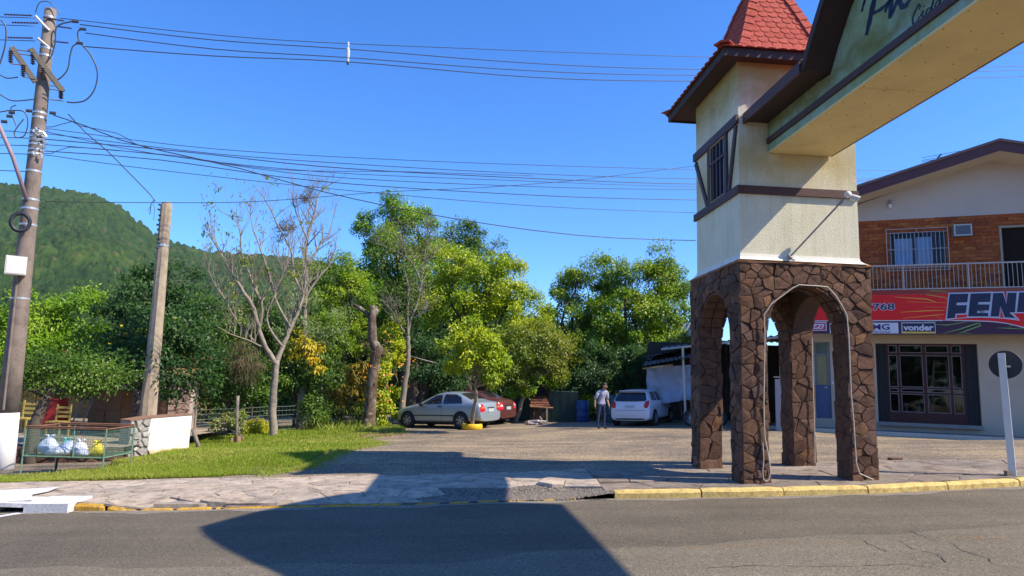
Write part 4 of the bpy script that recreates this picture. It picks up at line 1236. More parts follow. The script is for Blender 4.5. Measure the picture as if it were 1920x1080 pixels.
# bundle of telephone hardware
mb = MB(); rr = random.Random(5)
for i in range(26):
    a = P(rr.uniform(58, 86), rr.uniform(246, 296), rr.uniform(0.10, 0.24)); mb.tube([a, a + np.array([rr.uniform(-.12, .12), rr.uniform(-.05, .05), rr.uniform(-.12, .12)])], rr.uniform(0.01, 0.03), 6)
mb.build('cable_clamps', M_GALV, pole, kind='stuff')
# steel strut, coil, meter box
mb = MB(); mb.tube([P(50, 378, 0.2), P(24, 300, 0.3), P(-14, 215, 0.4)], 0.045, 10); mb.build('steel_strut', mat('rusty_pipe', (0.30, 0.20, 0.22), 0.6, 0.25), pole, smooth=True)
mb = MB()
cc_ = P(38, 421, 0.26)
for k in range(16):
    r = 0.150 + 0.011 * (k % 6) + rr.uniform(-.006, .006); off = TW * 0.008 * k
    mb.tube([cc_ + off + RT * (r * 1.0 * math.cos(a)) + dZ * (r * 1.18 * math.sin(a)) for a in [2 * math.pi * i / 24 for i in range(25)]], 0.013, 5, cap=False)
mb.build('cable_coil', M_WIRE, pole, smooth=True)
mb = MB(); bx0 = P(30, 501, 0.26)
mb.box(bx0, RT, TW, AX, (-0.20, -0.14, -0.21), (0.20, 0.14, 0.21)); mb.build('meter_box', mat('box_cream', (0.70, 0.66, 0.62), 0.5, 0.08), pole)
mb = MB(); mb.box(bx0, RT, TW, AX, (-0.18, 0.14, -0.19), (0.18, 0.15, 0.19)); mb.build('box_lid', mat('box_cream', (0.70, 0.66, 0.62), 0.5, 0.08), pole)

# the old sawn-off pole behind the white wall
P2 = deep(277, 800, 19.6); P2[2] = terrain(P2[0], P2[1]); P2t = deep(313, 380, 19.6)
op = thing('old_pole', P2, 'short leaning wooden pole with a splintered top, standing behind the white wall', 'pole')
M_OLDW = mat('split_grey_timber', (0.36, 0.28, 0.20), 0.9, 0.45, 5, 0.8, 25)
a2 = P2t - P2
mb = MB(); mb.tube([P2 + a2 * f for f in (0, .2, .4, .6, .8, 0.985, 1.0)], [0.22, 0.203, 0.188, 0.176, 0.16, 0.15, 0.128], 9, rough=0.10); mb.build('shaft', M_OLDW, op)
mb = MB()
for i in range(10):
    y = 385 + i * 9; p = deep(303 + rr.uniform(-3, 2) - i * 0.4, y, 19.4); mb.tube([p, p + np.array([-0.07, -0.02, rr.uniform(-.03, .05)])], 0.03, 6)
mb.build('bolt_stubs', M_WIRE, op)
mb = MB(); mb.tube([P2 + a2 * 0.815, P2 + a2 * 0.825], 0.165, 10); mb.build('steel_band', M_GALV, op)

# overhead wires in the plane from the pole past the back of the tower
WD = np.array([12.3, 4.6, 0.0]); WD /= np.linalg.norm(WD); WN = np.array([-WD[1], WD[0], 0.0])
def W(x, y): return on(x, y, PB, WN)
def wire(pts, r, label, m=M_WIRE, group='cables strung from the utility pole', ext=True):
    P = [np.array(p, float) for p in pts]; Q = []
    for i in range(len(P) - 1):
        p0, p1, p2, p3 = P[max(i - 1, 0)], P[i], P[i + 1], P[min(i + 2, len(P) - 1)]
        n = max(2, int(abs(p2[0] - p1[0]) / 60))
        for k in range(n):
            t = k / n
            Q.append(0.5 * (2 * p1 + (p2 - p0) * t + (2 * p0 - 5 * p1 + 4 * p2 - p3) * t * t + (3 * p1 - p0 - 3 * p2 + p3) * t ** 3))
    Q.append(P[-1])
    mb = MB(); mb.tube([W(*q) for q in Q], r, 5)
    o = mb.build('overhead_wire', m, smooth=True); return tag(o, label, 'wire', group)
wire([(112, 34), (480, 72), (900, 92), (1330, 107), (1640, 110), (1960, 96)], 0.010, 'topmost overhead wire, running above the spreader by the pole top', M_ALU)
wire([(150, 46), (400, 75), (652, 92), (1000, 119), (1320, 130), (1800, 127), (1960, 121)], 0.013, 'second overhead wire from the top, through the upper half of the white spreader', M_ALU)
wire([(160, 62), (400, 92), (652, 108), (1000, 133), (1310, 141), (1800, 135), (1960, 129)], 0.013, 'third overhead wire from the top, through the middle of the white spreader', M_ALU)
wire([(155, 87), (400, 105), (652, 116), (1000, 145), (1303, 152), (1800, 147), (1960, 141)], 0.014, 'fourth overhead wire from the top, through the foot of the white spreader', M_ALU)
# spacer hanging on the three conductors
sp = thing('wire_spreader', W(652, 80), 'short white spreader holding three high wires apart in the open sky', 'insulator')
mb = MB(); a = W(653, 79); b = W(652, 121); d = b - a
mb.tube([a, a + d * .15, a + d * .2, a + d * .35, a + d * .36, a + d * .7, a + d * .72, a + d * 0.88], [0.03, 0.035, 0.02, 0.05, 0.055, 0.05, 0.03, 0.04], 8); mb.build('rod', mat('porcelain', (0.6, 0.6, 0.58), 0.3, 0.1), sp)
mb = MB(); mb.tube([a + d * 0.89, b], [0.042, 0.03], 8); mb.build('clamp', M_WIRE, sp)
lab = 'thin cable, one of the bundle sagging from the pole to behind the tower'
wire([(74, 241), (96, 242), (400, 279), (800, 302), (1300, 318), (1610, 320), (1960, 316)], 0.009, 'thin cable, highest of the low bundle')
wire([(74, 251), (98, 252), (400, 288), (700, 310), (1000, 326), (1300, 335), (1610, 335), (1960, 331)], 0.010, 'second cable down in the low bundle, straight and taut')
wire([(74, 261), (96, 262), (350, 285), (600, 312), (900, 330), (1300, 345), (1610, 339), (1960, 333)], 0.013, 'thick black cable in the middle of the low bundle')
wire([(74, 247), (92, 248), (300, 290), (600, 322), (950, 338), (1300, 350), (1610, 348), (1960, 343)], 0.009, 'thin cable just under the thick black one in the low bundle')
wire([(74, 271), (96, 272), (300, 290), (600, 330), (1000, 350), (1300, 355), (1610, 352), (1960, 347)], 0.010, 'cable of the low bundle that touches the tower at its window sill')
wire([(74, 283), (96, 284), (300, 300), (600, 340), (1000, 366), (1304, 375), (1610, 377), (1960, 372)], 0.012, 'lower heavy cable of the bundle, passing under the tower window')
wire([(74, 291), (98, 292), (240, 312), (600, 352), (1000, 386), (1304, 399)], 0.009, 'lowest taut cable of the bundle, ending under the timber band of the tower')
wire([(100, 216), (160, 236), (225, 262), (300, 282), (450, 316), (600, 358), (800, 401), (1000, 432), (1150, 446), (1304, 451)], 0.014, 'twisted service cable that drops diagonally across the sky to the tower')
wire([(128, 214), (162, 250), (200, 282), (240, 322), (282, 365), (290, 378)], 0.013, 'short cable drooping from the utility pole to the old wooden pole', group='cables strung from the utility pole')
wire([(84, 378), (300, 380), (480, 378), (720, 360), (900, 352), (1060, 340), (1180, 326), (1304, 311)], 0.009, 'long thin cable that rises again towards the tower window')
wire([(74, 237), (98, 238), (135, 228), (150, 236), (220, 250), (250, 268), (285, 280)], 0.010, 'slack cable loop beside the utility pole')
wire([(74, 287), (96, 288), (130, 276), (200, 281), (330, 292), (520, 318), (760, 322), (1000, 330)], 0.009, 'wavy cable leaving the pole above its strap and joining the bundle')
wire([(-40, 244), (20, 246), (60, 250)], 0.010, 'cable entering the frame at the left above the coil', group='cables at the left of the pole')
for y0, y1, l in ((262, 258, 'cable left of the pole, just under the red clamp'), (276, 272, 'third cable left of the pole'), (292, 288, 'fourth cable left of the pole, lowest of the tangle'), (318, 320, 'single taut cable left of the pole above the hill'), (30, 32, 'topmost wire left of the pole'), (45, 47, 'second wire left of the pole top'), (74, 75, 'third wire left of the pole top')):
    wire([(-60, y0), (8, y1), (66, y1 + 2)], 0.010, l, group='cables at the left of the pole')
# cable coil tails
mb = MB(); mb.tube([W(290, 374), W(283, 382), W(281, 402)], 0.010, 5); mb.tube([W(286, 378), W(290, 392), W(288, 412)], 0.006, 5); mb.tube([W(284, 384), W(277, 396)], 0.006, 5)
tag(mb.build('cable_tail', M_WIRE), 'frayed cut cable ends hanging beside the top of the old pole', 'cable')
# ------------------------------------------------------------------ the two-storey shop
dC = -np.array([math.sin(AZC), math.cos(AZC), 0.0])       # along the front, to the viewer's right
nC = np.array([-dC[1], dC[0], 0.0]); nC = -nC if nC[1] > 0 else nC   # out of the front, towards the street
S0 = deep(1642, 797, 24.6)
def S(a, z, off=0.0): return np.array([S0[0], S0[1], 0]) + dC * a + nC * off + dZ * z
def sc(x, y, off=0.0):
    p = on(x, y, S(0, 0, off), nC) - np.array([S0[0], S0[1], 0]); return (p @ dC, p[2])
shop = thing('shop_building', S(0, S0[2]), 'two-storey shop with brick upper floor, barred window, balcony rail and red banner', 'building')
M_CREAM = mat('cream_render', (0.52, 0.43, 0.32), 0.9, 0.12, 0.8, 0.2, 30)
M_GABLE = mat('gable_render', (0.50, 0.42, 0.36), 0.9, 0.10, 0.8, 0.15, 30)
M_SOF2 = mat('eave_board_cream', (0.58, 0.50, 0.38), 0.85, 0.08, 1, 0.05)
M_VERGE = mat('maroon_verge', (0.085, 0.022, 0.028), 0.6, 0.2, 5, 0.1)
BALO = 0.95                                               # how far the balcony stands out
zg = sc(1642, 800)[1] - 0.12
aL = sc(1462, 700)[0]; aR = 10.5
zbk = sc(1770, 407)[1]                                    # underside of the gable band
zfl = sc(1700, 543.5, BALO)[1]
# masonry: pieces of wall round the openings
da0, dz1 = sc(1641, 643.7); da1, _ = sc(1832, 645.2); dz0 = sc(1642, 790)[1]
ba0, bz1 = sc(1526, 641); ba1, _ = sc(1555.5, 644); bz0 = sc(1560, 785)[1]
zsb = sc(1770, 626, BALO)[1]
def wbox(a0, a1, z0, z1, o0, o1, name, m, par=shop):
    mb = MB(); mb.box(np.array([S0[0], S0[1], 0]), dC, dZ, nC, (a0, z0, o0), (a1, z1, o1)); return mb.build(name, m, par)
ztop = zfl + 0.02
for a0, a1, z0, z1 in ((aL, ba0, zg, ztop), (ba0, ba1, bz1, ztop), (ba1, da0, zg, ztop), (da0, da1, dz1, ztop), (da1, aR, zg, ztop), (ba0, ba1, zg, bz0), (da0, da1, zg, dz0)):
    wbox(a0, a1, z0, z1, -0.25, 0, 'wall', M_CREAM)
# upper wall core (behind the bricks) with window and doorway openings
wa0, wz1 = sc(1668, 436); wa1, _ = sc(1772, 432); wz0 = sc(1668, 500)[1]
ua0, uz1 = sc(1877, 427.5); ua1 = ua0 + 1.05; uz0 = zfl + 0.02
M_MORTB = mat('brick_mortar', (0.16, 0.085, 0.055), 0.95, 0.3, 6, 0.3)
for a0, a1, z0, z1 in ((aL, wa0, ztop, zbk), (wa0, wa1, wz1, zbk), (wa0, wa1, ztop, wz0), (wa1, ua0, ztop, zbk), (ua0, ua1, uz1, zbk), (ua1, aR, ztop, zbk)):
    wbox(a0, a1, z0, z1, -0.25, -0.018, 'brick_backing', M_MORTB)
M_BRICK = mat_stone('orange_brick', [(0.38, 0.090, 0.028), (0.45, 0.12, 0.035), (0.33, 0.075, 0.025), (0.50, 0.16, 0.045), (0.40, 0.10, 0.03), (0.28, 0.065, 0.028)], 14)
bh, bw_, gp = 0.124, 0.335, 0.014
rng = random.Random(23)
bricks = []
zrow = zbk - bh; k = 0
while zrow > ztop - 0.02:
    a = aL - (k % 2) * bw_ / 2
    while a < aR:
        segs = [(max(a, aL), min(a + bw_, aR))]
        for (h0, h1, v0, v1) in ((wa0, wa1, wz0, wz1), (ua0, ua1, uz0, uz1)):
            if zrow + bh > v0 + 0.02 and zrow < v1 - 0.02:
                ns = []
                for s0, s1 in segs:
                    if s1 <= h0 or s0 >= h1: ns.append((s0, s1)); continue
                    if s0 < h0: ns.append((s0, h0))
                    if s1 > h1: ns.append((h1, s1))
                segs = ns
        for s0, s1 in segs:
            if s1 - s0 < 0.05: continue
            x, y = px(S((s0 + s1) / 2, zrow + bh / 2))
            inview = 1615 < x < 1925 and y < 545
            bricks.append((0 if inview and y < 497 else (1 if inview else 2), x, s0, s1, zrow))
        a += bw_
    zrow -= bh; k += 1
bricks.sort(key=lambda q: (q[0], q[1])); rest = MB()
for i, (pr, x, s0, s1, z) in enumerate(bricks):
    mb = MB() if i < 298 else rest
    mb.box(np.array([S0[0], S0[1], 0]), dC, dZ, nC, (s0 + gp / 2, z + gp / 2, -0.02), (s1 - gp / 2, z + bh - gp / 2, rng.uniform(-0.003, 0.006)))
    if i < 298: mb.build('brick', M_BRICK, shop)
rest.build('other_bricks', M_BRICK, shop, kind='stuff')
print('bricks', len(bricks), sum(b[0] == 0 for b in bricks))

# gable band, eaves and roof
OV = 1.15
pk_a, pk_z = sc(1880, 264, OV); ev_a, ev_z = sc(1610, 352, OV)
gk_a, gk_z = sc(1857, 297, 0); ge_a, ge_z = sc(1640, 373, 0)
slope = (gk_z - ge_z) / (gk_a - ge_a); gL = gk_z - slope * (gk_a - aL)
gp_ = [(max(aL, gk_a - (gk_z - zbk) / slope), zbk), (gk_a + (gk_z - zbk) / slope, zbk), (gk_a, gk_z)]
if gL > zbk: gp_.append((aL, gL))
mb = MB(); mb.prism(gp_, (S0[0], S0[1], 0), dC, dZ, nC, -0.25, 0.004); mb.build('gable', M_GABLE, shop)
s2 = (pk_z - ev_z) / (pk_a - ev_a); print('slopes', slope, s2, pk_a, gk_a)
pa = gk_a; pz_ = pk_z
DEP = 9.0
def roofpoly(t0, t1, z_at_peak, aw=1.0):
    aE = aL - aw; aE2 = 2 * pa - aE
    return [(aE, z_at_peak - s2 * (pa - aE) + t0), (pa, z_at_peak + t0), (aE2, z_at_peak - s2 * (aE2 - pa) + t0), (aE2, z_at_peak - s2 * (aE2 - pa) + t1), (pa, z_at_peak + t1), (aE, z_at_peak - s2 * (pa - aE) + t1)]
def two_part(pts_lo, pts_hi, o0, o1, name, m):
    mb = MB()
    for i in (0, 1):
        q = [pts_lo[i], pts_lo[i + 1], pts_hi[i + 1], pts_hi[i]]
        mb.prism(q, (S0[0], S0[1], 0), dC, dZ, nC, o0, o1)
    return mb.build(name, m, shop)
def rl(t, zp): 
    q = roofpoly(t, t, zp); return [q[0], q[1], q[2]]
two_part(rl(-0.33, pz_), rl(0.0, pz_), OV - 0.04, OV, 'verge_board', M_VERGE)
two_part(rl(-0.34, pz_), rl(-0.30, pz_), 0.006, OV - 0.045, 'eave_soffit', M_SOF2)
two_part(rl(0.002, pz_), rl(0.09, pz_), -DEP, OV + 0.05, 'roof', mat('roof_sheet', (0.16, 0.10, 0.09), 0.7, 0.25, 3, 0.2))
# side and back walls
mb = MB(); mb.box(np.array([S0[0], S0[1], 0]), dC, dZ, nC, (aL, zg, -DEP + 0.4), (aL + 0.22, gL - 0.02, -0.252)); mb.box(np.array([S0[0], S0[1], 0]), dC, dZ, nC, (aL + .225, zg, -DEP + 0.4), (aR, gL - 0.02, -DEP + 0.62))
mb.build('side_wall', M_CREAM, shop)
# balcony slab and railing
wbox(sc(1560, 600, BALO)[0], aR, zfl - 0.16, zfl, 0.002, BALO - 0.03, 'balcony_slab', M_CREAM)
M_RAIL = mat('rail_white_paint', (0.46, 0.42, 0.38), 0.5, 0.15, 10, 0.1)
ra0 = sc(1575, 520, BALO)[0]
rzt = sc(1770, 494, BALO - 0.05)[1]; rzb = sc(1770, 541.5, BALO - 0.05)[1]
rail = thing('balcony_railing', S(ra0, zfl, BALO - .06), None, None); rail.parent = shop; rail.location = Vector(S(ra0, zfl, BALO - .06)) - shop.location
base = np.array([S0[0], S0[1], 0])
mb = MB(); mb.box(base, dC, dZ, nC, (ra0, rzt - 0.045, BALO - 0.09), (aR, rzt, BALO - 0.035)); mb.build('handrail', M_RAIL, rail)
mb = MB(); mb.box(base, dC, dZ, nC, (ra0, rzb, BALO - 0.08), (aR, rzb + 0.035, BALO - 0.045)); mb.build('bottom_rail', M_RAIL, rail)
spc = (sc(1815.5, 520, BALO - .06)[0] - sc(1640, 520, BALO - .06)[0]) / 21.8
bal_me = None; a = ra0 + 0.03
while a < aR - 0.05:
    p = S(a, rzb + 0.035, BALO - 0.062)
    if bal_me is None:
        mb = MB(); mb.tube([(0, 0, 0), (0, 0, rzt - 0.045 - rzb - 0.035)], 0.0085, 6, cap=False); bal_me = bpy.data.meshes.new('baluster'); bal_me.from_pydata(mb.v, [], mb.f); bal_me.materials.append(M_RAIL)
    instance('baluster', bal_me, Matrix.Translation(Vector(p)), rail); a += spc
for x in (1694, 1816.5):
    a = sc(x, 520, BALO - .06)[0]; 
    mb = MB(); mb.box(base, dC, dZ, nC, (a - 0.018, zfl - 0.12, BALO - 0.088), (a + 0.018, rzt - 0.046, BALO - 0.036)); mb.build('rail_post', M_RAIL, rail)
wbox(sc(1560, 600, BALO)[0], aR, zsb, zfl - 0.165, 0.3, BALO - 0.035, 'banner_box', mat('banner_back', (0.25, 0.24, 0.23), 0.8, 0.1), shop)

# upstairs window, bars, curtains
M_FRM = mat('navy_window_frame', (0.02, 0.016, 0.04), 0.5, 0.1)
M_CURT = mat('curtain_blue_white', (0.42, 0.52, 0.66), 0.85, 0.12, 2, 0)
uw = thing('window', S((wa0 + wa1) / 2, wz0), None, None); uw.parent = shop; uw.location = Vector(S((wa0 + wa1) / 2, wz0)) - shop.location
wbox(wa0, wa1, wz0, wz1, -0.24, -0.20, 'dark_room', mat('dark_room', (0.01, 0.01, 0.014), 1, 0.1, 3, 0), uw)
def curtain(a0, a1, z0, z1, off, m, par, name='curtain', amp=0.018, wl=0.085):
    mb = MB(); n = 40; vs = []
    for i in range(n + 1):
        a = a0 + (a1 - a0) * i / n; o = off + amp * math.sin(a / wl * 2 * math.pi) + amp * 0.5 * math.sin(a / wl * 3.7 + 1)
        vs += [S(a, z0, o), S(a, z1, o * 0.98)]
    mb.add(vs, [(2 * i, 2 * i + 2, 2 * i + 3, 2 * i + 1) for i in range(n)]); return mb.build(name, m, par, smooth=True)
c0 = sc(1679, 470)[0]; c1 = sc(1712, 470)[0]; c2 = sc(1719, 470)[0]; c3 = sc(1749, 470)[0]; cz = sc(1700, 446)[1]
curtain(c0, c1, wz0 + 0.04, cz, -0.13, M_CURT, uw); curtain(c2, c3, wz0 + 0.04, cz + 0.03, -0.13, M_CURT, uw)
for a0, a1, z0, z1 in ((wa0, wa1, wz0, wz0 + 0.05), (wa0, wa1, wz1 - 0.05, wz1), (wa0, wa0 + 0.05, wz0 + .05, wz1 - .05), (wa1 - 0.05, wa1, wz0 + .05, wz1 - .05)): wbox(a0, a1, z0, z1, -0.09, -0.04, 'frame', M_FRM, uw)
wbox((c1 + c2) / 2 - 0.05, (c1 + c2) / 2 + 0.05, wz0 + 0.05, wz1 - 0.05, -0.09, -0.045, 'mullion', M_FRM, uw)
wbox(c3 - 0.01, c3 + 0.10, wz0 + 0.05, wz1 - 0.05, -0.09, -0.046, 'mullion', M_FRM, uw)
wbox(wa0 + 0.05, wa1 - 0.05, wz0 + 0.05, wz1 - 0.05, -0.07, -0.066, 'pane', mat_clear('window_glass', (0.85, 0.9, 0.95)), uw)
gr_ = thing('window_grille', S(wa0, wz0, 0.1), None, None); gr_.parent = shop; gr_.location = Vector(S(wa0, wz0, .1)) - shop.location
q0a, q0z = sc(1661, 431, .12); q1a, _ = sc(1776.8, 428, .12); _, q1z = sc(1661, 508, .12)
M_GRI = mat('grille_paint', (0.45, 0.42, 0.42), 0.5, 0.2, 10, 0.1)
def bar(a0, z0, a1, z1, r=0.012, o=0.12, nm='grille_bar'):
    mb = MB(); mb.tube([S(a0, z0, o), S(a1, z1, o)], r, 6); mb.build(nm, M_GRI, gr_)
zi1 = sc(1661, 438, .12)[1]; zi0 = sc(1661, 503, .12)[1]; zmid = sc(1661, 469, .12)[1]
for z in (q0z, zi1, zmid, zi0, q1z): bar(q0a, z, q1a, z)
for a in (q0a, q1a): bar(a, q1z, a, q0z)
for i in range(14):
    a = q0a + 0.13 + (q1a - q0a - 0.26) * i / 13; bar(a, zi0, a, zi1, 0.009)
bar((q0a + q1a) / 2, zi1, (q0a + q1a) / 2, q0z)
for a in (q0a, q1a):
    for z in (q0z, q1z):
        mb = MB(); mb.tube([S(a, z, 0.0), S(a, z, 0.12)], 0.012, 6); mb.build('grille_tie', M_GRI, gr_)
# air conditioner
ac = thing('air_conditioner', S(*sc(1806, 432, .0)), 'grey window air conditioner sticking out of the brick wall right of the barred window', 'air conditioner')
a0, z1_ = sc(1788, 421, .35); a1, z0_ = sc(1823.5, 441, .35)
def acbox(a0, a1, z0, z1, o0, o1, name, m):
    mb = MB(); mb.box(base, dC, dZ, nC, (a0, z0, o0), (a1, z1, o1)); mb.build(name, m, ac)
acbox(a0, a1, z0_, z1_, 0.0, 0.33, 'casing', mat('ac_casing', (0.20, 0.20, 0.18), 0.6, 0.2))
acbox(a0 + 0.0, a1 - 0.0, z0_, z0_ + 0.045, 0.33, 0.36, 'bezel', M_GRI); acbox(a0, a1, z1_ - 0.045, z1_, 0.33, 0.36, 'bezel', M_GRI)
acbox(a0, a0 + 0.045, z0_ + .045, z1_ - .045, 0.33, 0.36, 'bezel', M_GRI); acbox(a1 - 0.045, a1, z0_ + .045, z1_ - .045, 0.33, 0.36, 'bezel', M_GRI)
mb = MB()
for i in range(9): mb.box(base, dC, dZ, nC, (a0 + .05, z0_ + .05 + i * (z1_ - z0_ - .1) / 9, 0.331), (a1 - .05, z0_ + .05 + (i + .55) * (z1_ - z0_ - .1) / 9, 0.345))
mb.build('louvre_panel', mat('ac_louvre', (0.10, 0.13, 0.18), 0.5, 0.1), ac)
# upstairs doorway
ud = thing('door', S(ua0, uz0), None, None); ud.parent = shop; ud.location = Vector(S(ua0, uz0)) - shop.location
wbox(ua0 - 0.07, ua0, uz0, uz1 + 0.07, -0.05, 0.03, 'door_frame', mat('door_trim', (0.34, 0.27, 0.20), 0.7, 0.15), ud)
wbox(ua0, ua1 + .07, uz1, uz1 + 0.07, -0.05, 0.03, 'door_frame', mat('door_trim', (0.34, 0.27, 0.20), 0.7, 0.15), ud)
wbox(ua0, ua1, uz0, uz1, -0.18, -0.12, 'door_leaf', mat('dark_door', (0.018, 0.010, 0.007), 0.8, 0.3, 5, spec=0.15), ud)
# small wall lamp on the gable, and aerial on the roof
a, z = sc(1668, 384, 0)
wl = thing('wall_lamp', S(a, z), 'small grey lantern on the pale gable wall under the eaves', 'lamp')
mb = MB(); mb.box(base, dC, dZ, nC, (a - .05, z, 0.005), (a + .05, z + .16, 0.13)); mb.build('lantern', mat('lantern_grey', (0.22, 0.21, 0.20), 0.6, 0.2), wl)
mb = MB(); mb.box(base, dC, dZ, nC, (a - .045, z - .14, 0.02), (a + .045, z - 0.002, 0.12)); mb.build('lens', M_FIT, wl)
aer = thing('roof_aerial', S(*sc(1760, 302, -1.5), -1.5), 'thin spindly television aerial standing on the shop roof slope', 'aerial')
mb = MB(); ao = -1.0
def AP(x, y): return S(*sc(x, y, ao), ao)
for a_, b_ in (((1728, 296), (1800, 283)), ((1728, 301), (1797, 289)), ((1728, 303.5), (1790, 293))): mb.tube([AP(*a_), AP(*b_)], 0.009, 5)
mb.build('aerial_rods', M_WIRE, aer)
mb = MB(); mb.tube([AP(1760, 318), AP(1760, 297)], 0.022, 6); mb.tube([AP(1757, 297), AP(1765, 289)], 0.03, 6); mb.build('aerial_mast', M_WIRE, aer)

# ground floor: blue door
M_BLUE = mat('blue_door_paint', (0.045, 0.105, 0.22), 0.5, 0.15, 4, 0.1)
M_GRYF = mat('grey_door_frame', (0.17, 0.19, 0.21), 0.6, 0.15)
bd = thing('blue_door', S(ba0, bz0), None, None); bd.parent = shop; bd.location = Vector(S(ba0, bz0)) - shop.location
zt_ = sc(1545, 665)[1]; zm_ = sc(1545, 722)[1]; zt2 = sc(1545, 668.5)[1]
wbox(ba0, ba1, bz0, bz0 + .02 + (zm_ - bz0) - 0.02, -0.12, -0.07, 'door_leaf', M_BLUE, bd)
for a0, a1, z0, z1 in ((ba0, ba0 + .07, zm_, bz1), (ba1 - .10, ba1, zm_, bz1), (ba0 + .07, ba1 - .10, zt_ - .03, zt_ + .04), (ba0 + .07, ba1 - .10, bz1 - .05, bz1)): wbox(a0, a1, z0, z1, -0.12, -0.06, 'door_frame', M_GRYF, bd)
wbox(ba0 + .07, ba1 - .10, zm_, zt_ - .03, -0.11, -0.105, 'pane', mat('ribbed_curtain', (0.28, 0.26, 0.14), 0.7, 0.25, 7, 0), bd)
wbox(ba0 + .07, ba1 - .10, zt_ + .04, bz1 - .05, -0.11, -0.105, 'pane', mat('frosted_pane', (0.08, 0.12, 0.10), 0.2, 0.5, 9, 0), bd)
for i in range(9):
    a = ba0 + .08 + (ba1 - ba0 - .2) * i / 9; wbox(a, a + .025, zm_ + .01, zt_ - .04, -0.104, -0.09, 'curtain_fold', mat('curtain_olive', (0.34, 0.31, 0.16), 0.8, 0.2), bd)
ha, hz = sc(1550, 727); wbox(ha - .06, ha + .04, hz, hz + .025, -0.07, -0.03, 'handle', M_GALV, bd)
ia, iz = sc(1561.5, 718); wbox(ia - .03, ia + .03, iz - .05, iz + .05, 0, 0.02, 'bell_switch', M_FIT)
# shop front: red-brown frame with panes and two dark side panels
sf = thing('shop_window', S(da0, dz0), None, None); sf.parent = shop; sf.location = Vector(S(da0, dz0)) - shop.location
M_MAR = mat('maroon_frame', (0.055, 0.010, 0.008), 0.75, 0.2, 5, 0.1)
M_SHUT = mat('dark_shutter', (0.014, 0.016, 0.018), 0.8, 0.2, 3, 0.1)
M_ALF = mat('aluminium_bead', (0.22, 0.21, 0.21), 0.4, 0.1, 5, 0)
wbox(da0, da1, dz0 - 0.12, dz0, 0.0, 0.18, 'door_step', mat('step_stone', (0.28, 0.25, 0.22), 0.9, 0.2), sf)
f0 = sc(1664, 700)[0]; f1 = sc(1810, 700)[0]; zb_ = sc(1720, 775)[1]; zt1 = sc(1720, 646)[1]
def shutter(a0, a1):
    n = max(4, int((a1 - a0) / 0.07)); w = (a1 - a0) / n
    for i in range(n): wbox(a0 + w * i + .004, a0 + w * (i + 1) - .004, dz0, dz1 - .05, -0.16, -0.10 + (i % 2) * 0.012, 'shutter_slat', M_SHUT, sf)
shutter(da0, f0); shutter(f1, da1)
wbox(da0, da1, dz1 - .05, dz1, -0.16, -0.05, 'head_rail', M_MAR, sf)
xs_ = [1666, 1685.5, 1731, 1734, 1780, 1784, 1805]
cols = [(sc(1667.5, 700)[0], sc(1684, 700)[0]), (sc(1689, 700)[0], sc(1731.5, 700)[0]), (sc(1738, 700)[0], sc(1781, 700)[0]), (sc(1786.5, 700)[0], sc(1805, 700)[0])]
rows = [(sc(1735, 647.5)[1], sc(1735, 661.5)[1]), (sc(1735, 666.5)[1], sc(1735, 726.5)[1]), (sc(1735, 729.5)[1], sc(1735, 736)[1]), (sc(1735, 739.5)[1], sc(1735, 774)[1])]
# frame as a grid of members
prev = f0
for c0_, c1_ in cols + [(f1, f1)]:
    wbox(prev, c0_, dz0, dz1 - .05, -0.16, -0.06, 'stile', M_MAR, sf); prev = c1_
for c0_, c1_ in cols:
    zz = dz1 - .05
    for z1, z0 in rows:
        wbox(c0_, c1_, z1, zz, -0.15, -0.065, 'cross_rail', M_MAR, sf); zz = z0
        g = mat_clear('shop_glass', (0.55, 0.6, 0.6), 0.75)
        wbox(c0_, c1_, z0, z1, -0.112, -0.108, 'pane', g, sf)
        for q in ((c0_, c1_, z0, z0 + .018), (c0_, c1_, z1 - .018, z1), (c0_, c0_ + .018, z0 + .018, z1 - .018), (c1_ - .018, c1_, z0 + .018, z1 - .018)): wbox(*q, -0.106, -0.07, 'bead', M_ALF, sf)
    wbox(c0_, c1_, dz0, zz, -0.15, -0.065, 'kick_panel', M_MAR, sf)
# inside the shop
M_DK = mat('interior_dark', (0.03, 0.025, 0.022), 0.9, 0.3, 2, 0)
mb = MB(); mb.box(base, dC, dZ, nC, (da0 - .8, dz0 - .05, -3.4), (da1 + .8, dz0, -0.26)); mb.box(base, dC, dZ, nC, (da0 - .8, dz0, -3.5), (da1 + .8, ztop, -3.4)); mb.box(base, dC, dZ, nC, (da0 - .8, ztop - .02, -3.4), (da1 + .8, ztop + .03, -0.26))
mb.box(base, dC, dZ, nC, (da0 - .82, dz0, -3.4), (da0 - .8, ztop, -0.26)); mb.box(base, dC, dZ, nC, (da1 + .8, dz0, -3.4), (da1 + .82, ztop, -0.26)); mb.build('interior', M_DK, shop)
lad = thing('stepladder', S(*sc(1757, 770, -.5), -.5), 'pale wooden stepladder standing inside behind the shop glass', 'ladder')
M_LAD = mat('ladder_pine', (0.72, 0.60, 0.38), 0.6, 0.15)
def LPt(x, y, o=-0.5): return S(*sc(x, y, o), o)
for a_, b_ in (((1748, 772), (1752, 676)), ((1783, 772), (1773, 676))):
    mb = MB(); mb.tube([LPt(*a_), LPt(*b_)], 0.028, 4); mb.build('stile', M_LAD, lad)
for a_, b_ in (((1742, 770), (1751, 678)), ((1788, 770), (1774, 678))):
    mb = MB(); mb.tube([LPt(*a_, -1.1), LPt(*b_, -0.55)], 0.022, 4); mb.build('stile', M_LAD, lad)
for i in range(6):
    y = 682 + i * 16; x0 = 1752 - 4 * (y - 676) / 96; x1 = 1773 + 10 * (y - 676) / 96
    mb = MB(); mb.tube([LPt(x0, y), LPt(x1, y)], 0.02, 4); mb.build('rung', M_LAD, lad)
